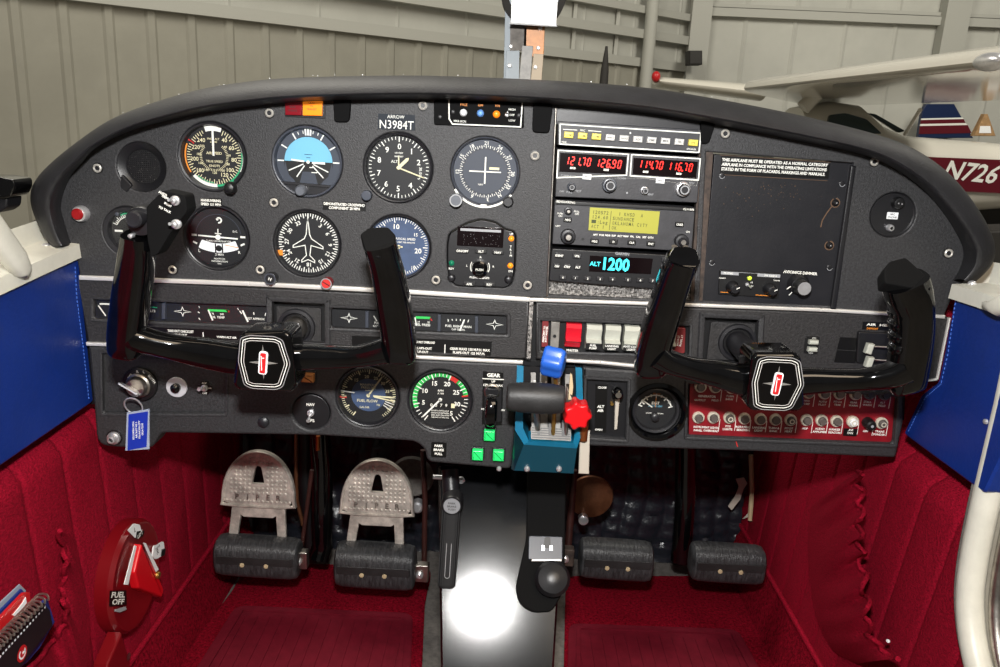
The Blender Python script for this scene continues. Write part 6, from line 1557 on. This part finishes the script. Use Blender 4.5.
m = MB('card').ext(F2, rounded(quad(L, (120, 530), (126, 523), (132, 524), (134.5, 532), (128, 538)), 2, 2), .0088, .0096).use('placard').ext(F2, quad(L, (128, 537.5), (129, 531), (137, 530), (135, 536)), .0096, .0099).use('white').text(F2, 'LEFT', *L(132, 534), 4.0, .0102, bold=.03).use('dark_ext').text(F2, 'L', *L(127, 529), 5, .0099); m.build('left_tank_label', r, smooth=0)
m = MB('card').ext(F2, rounded(quad(L, (146, 556), (147, 546), (157, 541), (158, 547), (157, 555), (149, 559)), 2, 2), .0070, .0088).use('placard').ext(F2, quad(L, (154, 556), (155, 549), (159, 548), (158, 555)), .0088, .0092).use('dark_ext').text(F2, 'R', *L(151, 551), 6, .0091).text(F2, 'TANK', *L(151, 547), 3, .0091); m.build('right_tank_label', r, smooth=0)
x, y = L(112, 609); MB('grey_mark').ext(F2, quad(L, (107, 611), (108, 609), (118, 606), (119, 609), (112, 612)), .0085, .0095).build('label_scrap', r)
# red bracket at bottom
f = F2; MB('fuel_red').ext(F2, quad(L, (98, 664), (112, 632), (121, 660), (119, 690), (96, 690)), -.005, .012, .003).use('steel').disc(F2, *L(118.5, 656), 4, .0125, 12).build('red_bracket', None, 'dark red painted bracket at foot of left wall', 'bracket')
# ================================================================ MAP POCKETS
def pocket(name, label, Lp, Rp, X, sgn, bul, ruff, nseg=60, seed=0):
    a_, b_ = spl(Lp, 10), spl(Rp, 10); n = min(len(a_), len(b_)); rows = []
    for i in range(n):
        row = []; t = i / (n - 1)
        for j in range(21):
            u = j / 20
            fr_ = ruff * u ** 4
            pxx = a_[i].x + (b_[i].x - a_[i].x) * u + fr_ * 3.2 * math.sin(t * 58 + seed); pyy = a_[i].y + (b_[i].y - a_[i].y) * u + fr_ * 1.2 * math.cos(t * 70)
            bb = bul * math.sin(PI * min(u * .62 + .0, 1)) + .14 * bul * u * math.sin(t * 36 + 2.2 * math.sin(t * 9) + 1.6 * (1 - u)) + .0055 * u ** 1.5 * math.sin(t * 21 + 1.2 * math.sin(t * 6) + seed) + .0035 * fr_ * math.sin(t * 75 + seed) + .0022 * u * math.sin(t * 30 + u * 5 + 2 * math.sin(t * 9)) + .002 * u * noise.noise(Vector((t * 14, u * 2, seed)))
            row.append(hx(pxx, pyy, X - sgn * max(bb, .0)))
        rows.append(row)
    edge = [r[-1] for r in rows]
    ro = empty(name, rows[-1][0], label, 'map pocket')
    MB('redcloth').grid(rows).build('pocket_cloth', ro, smooth=80)
    MB('redcloth').tube(edge, .0028, 8).build('gathered_edge', ro, smooth=60)
    return ro
pocket('map_pocket', 'gathered red cloth map pocket with ruffled edge on right wall', [(812, 505), (808, 530), (808, 560), (811, 590), (817, 620), (833, 650), (856, 664)], [(858, 470), (861, 498), (859, 530), (862, 560), (866, 600), (870, 635), (894, 658)], XR - .002, 1, .032, 1.3)
pocket('map_pocket', 'gathered red cloth pocket holding books on left wall, bottom corner', [(76, 540), (84, 580), (90, 620), (88, 660), (82, 700), (76, 720)], [(58, 530), (66, 560), (62, 590), (66, 618), (50, 645), (10, 690)], XL + .004, -1, .008, .6, seed=2)
MB('card').ball(hx(888, 641, XR - .02), .0022, .0026, .0018).build('lint_tuft', None, 'small white tuft stuck on ruffled right pocket edge', 'lint')
# books
Xb = XL + .030
def book(name, label, P, X, th, mt, cat='book', extra=None):
    Q_ = [hx(a, b, X) for a, b in P]; c = Q_[0]
    f = Fr(0, 0, q=hx(*P[0], X), ux=Vector((0, 1, 0)), uz=Vector((0, 0, 1)))
    ro = empty(name, f.c, label, cat)
    MB(mt).ext(f, [f.L(*p) for p in P], -th, 0, .0006).build('cover', ro)
    return ro, f
book('clear_sleeve', 'clear plastic folder edge behind the red booklet', [(-40, 640), (20, 584), (26, 590), (28, 600), (-40, 668)], Xb - .014, .001, 'plastic_clear', 'folder')
book('blue_booklet', 'blue booklet behind the red booklet in left pocket', [(-40, 652), (22, 589), (26, 594), (28, 612), (-40, 680)], Xb - .011, .002, 'binder_blue')
ro, f = book('red_booklet', 'red booklet with white plane silhouette in left pocket', [(-40, 660), (24, 593), (30, 592), (31, 601), (-30, 690), (-40, 690)], Xb - .006, .003, 'binder_red')
MB('card').ext(f, [f.L(*p) for p in ((12, 615), (22, 603), (25, 597), (26, 603), (20, 610), (14, 616))], 0, .0008).build('white_silhouette', ro)
ro, f = book('spiral_notebook', 'black spiral-bound notebook with red round emblem in left pocket', [(-40, 690), (-10, 660), (44, 603), (50, 610), (53, 625), (20, 668), (0, 700), (-40, 730)], Xb + .004, .008, 'satin', 'notebook')
L = f.L
m = MB('steel')
for i in range(15):
    a, b = 41 - i * 3.5, 600 + i * 3.55
    c = hx(a, b, Xb + .006); m.tube([c + Vector((.007 * math.cos(t * PI / 6), .006 * math.sin(t * PI / 6) * .7, .006 * math.sin(t * PI / 6) * .7)) for t in range(0, 11)], .0011, 6)
m.build('spiral_binding', ro, label='silver wire spiral')
m = MB('card')
for i in range(18): m.rect(f, L(45 - i * 3, 607 + i * 3.3)[0] - 1.0, L(45 - i * 3, 607 + i * 3.3)[1] - 1.0, L(45 - i * 3, 607 + i * 3.3)[0] + 1.0, L(45 - i * 3, 607 + i * 3.3)[1] + 1.0, 0, .0004)
m.build('punched_holes', ro, smooth=0)
x, y = L(21.5, 653.5); MB('binder_red').disc(f, x, y, 9.5, .0006, 28).use('card').arc(f, 4.4, 6.6, 50, 330, .0009, c=(x, y)).rect(f, x + .5, y - 1.2, x + 6, y + 1.2, .0005, .0009).build('round_emblem', ro, label='red disc with white letter G')
book('blue_notebook', 'blue notebook edge behind the spiral notebook', [(20, 668), (45, 600), (48, 599), (55, 622), (40, 648), (28, 662)], Xb - .006, .003, 'binder_blue')
# ================================================================ WINDSCREEN CENTRE POST
r = empty('windscreen_post', at(525, 85, .93), 'narrow metal centre post of windscreen with riveted grey and tan strips', 'windscreen post')
f = Fr(525, 60, YP - .93); L = f.L
MB('post_grey').ext(f, quad(L, (503.5, 84), (506, -40), (519, -40), (518.5, 84)), -.004, .003, .0006).build('left_strip', r)
MB('greycarpet').ext(f, quad(L, (510, 51), (511, -40), (528, -40), (526, 51)), -.002, .0045).build('dark_strip', r)
MB('post_grey').ext(f, quad(L, (505, 84), (506.5, 51), (519.5, 51), (519, 84)), .003, .0055, .0005).build('white_sleeve', r)
MB('lever_grey').ext(f, quad(L, (518.5, 84), (522, 46), (533, 46.5), (530, 84)), .003, .0065, .0005).build('grey_sleeve', r)
MB('post_orange').ext(f, quad(L, (523, 57), (526, -40), (547.5, -40), (543.5, 57)), .001, .0045, .0005).build('tan_strip', r)
MB('post_cream').ext(f, quad(L, (530, 84), (533.5, 54), (543.5, 54.5), (541, 84)), .004, .0065, .0005).build('cream_sleeve', r)
for a, b in ((509.7, 66), (535.3, 67.5), (538, 48.5), (540, 29), (511, 47)):
    x, y = L(a, b); MB('trimmetal').lathe(f, x, y, [(2.2, .004), (2.0, .0075), (.9, .0085)], 12, cap1=True).build('rivet', r)
f = Fr(533, 8, YP - .90, tilt=.03); L = f.L
r = empty('compass_card', f.c, 'white printed correction card hanging at top centre under compass', 'card')
MB('card').ext(f, quad(L, (511, 22.5), (512, -24), (559, -20), (556, 26)), -.001, .001, .0003).build('paper', r)
m = MB('grey_mark')
for j in range(4):
    for i in range(6): m.text(f, random.choice(['030', '060', '0', '3', '12', '15']), *L(518 + i * 6, 1.5 + j * 6 - 1), 2.0, .0012)
m.use('redmark').text(f, 'STEER', *L(536, -2), 2.4, .0012).build('printed_figures', r, smooth=0)
MB('satin').ext(f, quad(L, (509.5, 24), (510.5, 20), (557, 23.5), (557, 27)), -.003, .0005).build('holder', r)
m = MB('dark_ext').lathe(Fr(534, -8, YP - .915), 0, 0, [(33, -.03), (33, 0), (27, .005), (26, .004)], 40).use('post_grey').disc(Fr(534, -8, YP - .915), 0, 0, 26, .002); m.build('magnetic_compass', None, 'round compass housing behind card at top centre', 'compass')

# ================================================================ HANGAR
A0 = Vector((-3.7, 8.0)); dA = Vector((.74, .60)).normalized(); nA = Vector((dA.y, -dA.x))
def wallpt(k, z, off=0.0): p = A0 + dA * k + nA * off; return Vector((p.x, p.y, z))
def hA(px, py): return hpl(px, py, Vector((A0.x, A0.y, 0)), Vector((nA.x, nA.y, 0)))
zw = (hA(130, 0).z + hA(420, 36).z + hA(632, 62).z) / 3
def kof(p): return (Vector((p.x, p.y)) - A0).dot(dA)
kc = kof(hA(690, 60)); KS = -6.0
rows = []; prof = []; k = KS
while k < kc:
    for dk, o in ((0, 0), (.12, .0), (.145, .02), (.205, .02), (.23, 0)): prof.append((k + dk, o))
    k += .38
prof.append((kc, 0))
MB('hangar').grid([[wallpt(a, z, o) for a, o in prof] for z in (0, zw)]).build('wall_left', None, kind='structure', smooth=20)
rows = []; prof = []; k = KS
while k < kc:
    for dk, o in ((0, 0), (.03, .012), (.06, 0)): prof.append((k + dk, o))
    k += 1.0
prof.append((kc, 0))
MB('hangar2').grid([[wallpt(a, z, o - .05) for a, o in prof] for z in (zw, 7.5)]).build('wall_back', None, kind='structure', smooth=20)
def girtA(z, h, dpt, k0=KS, k1=None, mt='girt'):
    k1 = k1 or kc
    P = [wallpt(k0, z, 0), wallpt(k1, z, 0)]
    m = MB(mt); a, b = P; o = Vector((nA.x, nA.y, 0)) * dpt; u = Vector((0, 0, h))
    m.grid([[a, b], [a + o, b + o], [a + o + u, b + o + u], [a + u, b + u]]); return m
n_ = [0]
def st(m, nm=None):
    n_[0] += 1; return m.build(nm or ('trim_%d' % (10 + n_[0])), None, kind='structure', smooth=20)
st(girtA(zw - .06, .12, .07))
z1 = hA(500, 14).z; z2 = hA(600, 36).z
st(girtA((z1 + hA(640, 42).z) / 2 , .12, .10)); st(girtA(hA(610, 8).z, .10, .08))
for px_ in (575, 618): p = hA(px_, 30); k = kof(p); st(MB('girt').box(wallpt(k, 5, -.02) , .05, .05, 5))
# corner column and pipe
p = hA(640, 60); k = kof(p); c = wallpt(k, 0, .15)
MB('girt').tube([c, c + Vector((0, 0, 7.5))], .09, 14).build('downpipe', None, 'vertical drain pipe on hangar wall beyond the glareshield', 'pipe')
Cn = wallpt(kc, 0)
def wr(t, z, o=0.0): return Vector((Cn.x + t, Cn.y - t * .06 - o, z))
prof = []; t = 0
while t < 13:
    for dt, o in ((0, 0), (.04, .02), (.08, 0)): prof.append((t + dt, o))
    t += .75
MB('hangar2').grid([[wr(a, z, o) for a, o in prof] for z in (0, 7.5)]).build('wall_right', None, kind='structure', smooth=20)
def girtR(px, py, h=.16, dp=.12):
    z = at(px, py, Cn.y - (.06 * 3)).z
    a, b = wr(0, z), wr(13, z); o = Vector((0, -dp, 0)); u = Vector((0, 0, h)); m = MB('girt'); m.grid([[a, b], [a + o, b + o], [a + o + u, b + o + u], [a + u, b + u]]); st(m)
girtR(800, 19.5, .12); girtR(800, 10, .05, .08)
girtR(800, -40, .14)
for px_, w in ((694, .30), (935, .36)):
    x = ray(px_, 60); t = x.x / x.y * Cn.y - Cn.x; st(MB('girt').box(wr(t, 3.75, .12), w, .22, 7.5))
MB('concrete').grid([[Vector((x, y, 0)) for x in (-14, 20)] for y in (-6, 16)]).build('floor', None, kind='structure')
f = Fr(0, 0, q=at(694, 58, Cn.y - .6), ux=Vector((1, 0, 0)), uz=Vector((0, 0, 1))); MB('dark_ext').ext(f, quad(f.L, (688, 65), (688, 51), (701, 51), (701, 65)), -.2, .1, .02).build('wall_box', None, 'small black box mounted on hangar wall column', 'speaker')
m = MB('dark_ext'); a = at(603, 92, 10.5); a0 = Vector((a.x, a.y, 0))
m.tube([a0, Vector((a.x, a.y, at(603, 70, 10.5).z)), Vector((a.x, a.y, at(603, 46, 10.5).z))], [.12, .05, .015], 12).build('propeller_tip', None, 'dark pointed upright shape against hangar wall', 'propeller')
# distant low wing
r = empty('distant_wing', at(700, 85, 12), 'distant white aircraft wing with red tip light beyond the glareshield', 'aircraft wing')
a, b = at(656, 82, 11.6), at(760, 93, 11.6)
MB('acwhite').loft([(a.lerp(b, t), Vector((0, 1, 0)), Vector((0, 0, 1)), .3, w, 2.2) for t, w in ((0, .03), (.05, .07), (.5, .09), (1, .11))], 20).build('wing_panel', r)
MB('redlens').ball(at(656, 77.5, 11.5), .05, .05, .07).use('binder_red').ball(at(656, 76.5, 11.4), .06, .06, .07).build('tip_light', r, label='red tip light')
# parked high-wing aeroplane
r = empty('parked_aeroplane', Vector((6.2, 10, 0)), 'white high-wing aeroplane with maroon stripe and N726 registration, outside right window', 'aircraft')
zp = .45
q1, q2, q3, q4 = hz(744, 88, zp), hz(1075, 51, zp), hz(1085, 97, zp), hz(815, 107, zp)
rows = []
for i in range(13):
    t = i / 12; le, te = q1.lerp(q2, t), q4.lerp(q3, t); ch = te - le; row = []
    for u, h in ((0, 0), (.01, .05), (.05, .10), (.15, .145), (.3, .16), (.6, .11), (1, .02), (1, 0), (.6, -.015), (.25, -.03), (.06, -.03), (.01, -.02)):
        row.append(le + ch * u + Vector((0, 0, h * (1.0))))
    rows.append(row)
MB('wingwhite').grid(rows, cu=True, cap0=True, cap1=True).build('wing', r, smooth=40)
tp = q2.lerp(q1, .22); MB('chrome').ball(hz(990, 62, zp - .02), .07, .12, .05).build('wingtip_light', r, label='chrome wingtip light')
yf = 10.2
def fz(px, py): return at(px, py, yf)
secs = []
for px_, top, bot in ((802, 106, 215), (815, 104, 218), (835, 100, 220), (862, 104, 222), (885, 124, 222), (910, 136, 220), (950, 139, 217), (1000, 143, 214), (1080, 150, 208), (1200, 160, 196)):
    a, b = fz(px_, top), fz(px_, bot); c = (a + b) / 2; c.y += .55; secs.append((c, Vector((0, 1, 0)), Vector((0, 0, 1)), .55, (a.z - b.z) / 2, 3.0))
MB('acwhite').loft(secs, 36).build('fuselage', r, smooth=50)
f = Fr(0, 0, q=fz(1000, 170) + Vector((0, -.02, 0)), ux=Vector((1, 0, 0)), uz=Vector((0, 0, 1))); L = f.L
g = Fr(0, 0, q=f.c, ux=Vector((1, 0, 0)), uz=Vector((0, 0, 1))); g.uz = g.uz + g.ux * .28
MB('acmaroon').ext(f, quad(L, (900, 152), (930, 157), (1080, 163), (1080, 197), (935, 190)), -.03, .006).use('white').text(g, 'N726', *L(973, 172), 17, .012, rot=3.5, wid=54, bold=.02).text(g, '45', *L(1024, 176), 17, .012, rot=3.5, wid=30, bold=.02).build('registration_stripe', r, label='maroon stripe with white N726 lettering')
MB('acglass').ext(f, rounded(quad(L, (826, 132), (829, 115), (845, 113), (866, 119), (882, 134)), 3, 4), -.03, .012).build('cabin_window', r, label='dark green tinted window')
MB('acglass').ext(f, rounded(quad(L, (868, 113), (875, 114), (905, 131), (898, 133)), 2, 3), -.03, .012).build('rear_window', r)
MB('acwhite').tube([fz(905, 134), at(920, 110, 8.6)], .022, 12).build('wing_strut', r)
for a, b in (((803, 108), (822, 88)),): MB('acwhite').tube([fz(*a), fz(*b)], .09, 12).build('windscreen_pillar', r)
for a in (880, 1010): MB('dark_ext').lathe(Fr(0, 0, q=fz(a, 250), ux=Vector((1, 0, 0)), uz=Vector((0, 0, 1))), 0, 0, [(1, .1), (18, .1), (22, .06), (22, -.06), (18, -.1), (1, -.1)], 28).build('landing_wheel', r)
f = Fr(0, 0, q=at(945, 120, 12.6), ux=Vector((1, 0, 0)), uz=Vector((0, 0, 1))); L = f.L
r = empty('tail_fin', f.c, 'dark blue tail fin with red and white stripes behind parked aeroplane', 'aircraft tail')
MB('acblue').ext(f, quad(L, (917, 138), (921, 112), (925, 104), (953, 104), (972, 138)), -.04, .04, .01).build('fin', r)
m = MB('acmaroon').ext(f, quad(L, (917.5, 134), (918.5, 126), (966, 125), (970, 133)), .03, .046).ext(f, quad(L, (919, 124), (919.5, 120), (962, 119), (964, 123)), .03, .046).use('white').ext(f, quad(L, (918.5, 126), (919, 124), (964, 123), (966, 125)), .03, .046).ext(f, quad(L, (919.7, 120), (920, 118.5), (961, 117.5), (962, 119)), .03, .046); m.build('stripes', r, label='red and white stripes', smooth=0)
f = Fr(0, 0, q=at(983, 126, 11.6), ux=Vector((1, 0, 0)), uz=Vector((0, 0, 1))); L = f.L
MB('wood').ext(f, quad(L, (972, 136), (983, 114), (986, 114), (994, 136)), -.05, .05, .01).use('card').ext(f, quad(L, (977, 133), (978, 126), (988, 126), (989, 133)), .05, .055).build('wooden_stand', None, 'triangular wooden stand with pale label beside the tail fin', 'stand')
f = Fr(0, 0, q=at(975, 240, 8.6), ux=Vector((1, 0, 0)), uz=Vector((0, 0, 1))); L = f.L
MB('dark_ext').ext(f, quad(L, (950, 300), (950, 232), (1090, 228), (1090, 300)), -.5, .0, .03).build('dark_filler', None, 'added dark crate under the parked aeroplane', 'filler')  # box put in to fill the dark area below the aeroplane
MB('dark_ext').box(Vector((6.8, 11.8, .55)), 6.5, .5, 1.1).build('equipment_row', None, 'dark row of ground equipment under parked aeroplane', 'equipment')

# windscreen panes
for s, nm in ((-1, 'window_1'), (1, 'window_2')):
    rows = []
    for j in range(9):
        v = j / 8; z = EZ - .03 + .55 * v
        rows.append([Vector((s * x, 1.12 - .30 * v - 1.9 * x ** 2.4, z)) for x in [.012 + .60 * i / 16 for i in range(17)]])
    MB('plexiglass').grid(rows).build(nm, None, kind='structure', smooth=80)
GR = {'rudder_pedal': 'rudder pedals', 'brake_link_rod': 'thin rods between the pedals', 'pedal_tube': 'upright pedal tubes', 'heel_mat': 'ribbed heel mats', 'footwell_carpet': 'carpet pieces on the footwell floor',
      'vinyl_side_panel': 'blue vinyl side panels', 'window_sill': 'white window ledges', 'door_handle': 'white rounded handles', 'pulley': 'metal discs under the panel', 'map_pocket': 'gathered cloth pockets',
      'hinge_fitting': 'metal fittings beside the pedal pads', 'toggle_switch': 'toggle switches', 'quilted_insulation': 'quilted padding behind the pedals', 'torn_backing': 'white scraps beside the padding', 'copper_tube': 'copper tubes under the panel', 'window_frame_edge': 'window frame edges'}
for o in bpy.data.objects:
    if o.parent is None and 'category' in o and not o.get('group'):
        b = o.name.split('.')[0]
        if b in GR: o['group'] = GR[b]
        elif b.endswith('_yoke'): o['group'] = 'control yokes'

# ================================================================ LIGHT
w = bpy.data.worlds.new('w'); bpy.context.scene.world = w; w.use_nodes = True
w.node_tree.nodes['Background'].inputs['Color'].default_value = (1.0, .96, .90, 1); w.node_tree.nodes['Background'].inputs['Strength'].default_value = .10
def area(name, loc, size, power, col, aim, sy=None):
    l = bpy.data.lights.new(name, 'AREA'); l.size = size; l.energy = power; l.color = col
    if sy: l.shape = 'RECTANGLE'; l.size_y = sy
    o = bpy.data.objects.new(name, l); COL.objects.link(o); o.location = loc
    o.rotation_euler = (Vector(aim) - Vector(loc)).to_track_quat('-Z', 'Y').to_euler(); return o
area('camera_flash', O + Vector((-.01, .02, .155)), .055, FLASH, (1.0, .985, .96), O + Vector((0, .9, -.25)), .035)
area('hangar_lamp', (-2, 4, 7), 3, 420, (1.0, .95, .84), (0, 8, 1), 3)
area('hangar_lamp', (6, 5, 7), 3, 520, (1.0, .95, .84), (6, 10, 1), 3)
area('hangar_lamp', (1.5, -2.5, 5.5), 2.5, 115, (1.0, .80, .58), (0, 1, 1.4), 2.5)
cam = bpy.data.cameras.new('cam'); co = bpy.data.objects.new('cam', cam); COL.objects.link(co)
cam.sensor_fit = 'HORIZONTAL'; cam.sensor_width = 36; cam.lens = 36 * F / 1000; cam.clip_start = .02; cam.clip_end = 100
mw = Matrix((ex, eu, -fw)).transposed().to_4x4(); mw.translation = O; co.matrix_world = mw
sc_ = bpy.context.scene; sc_.camera = co
sc_.view_settings.view_transform = 'Standard'; sc_.view_settings.look = 'None'; sc_.view_settings.gamma = 1; sc_.view_settings.use_curve_mapping = False
sc_.view_settings.exposure = 0.0
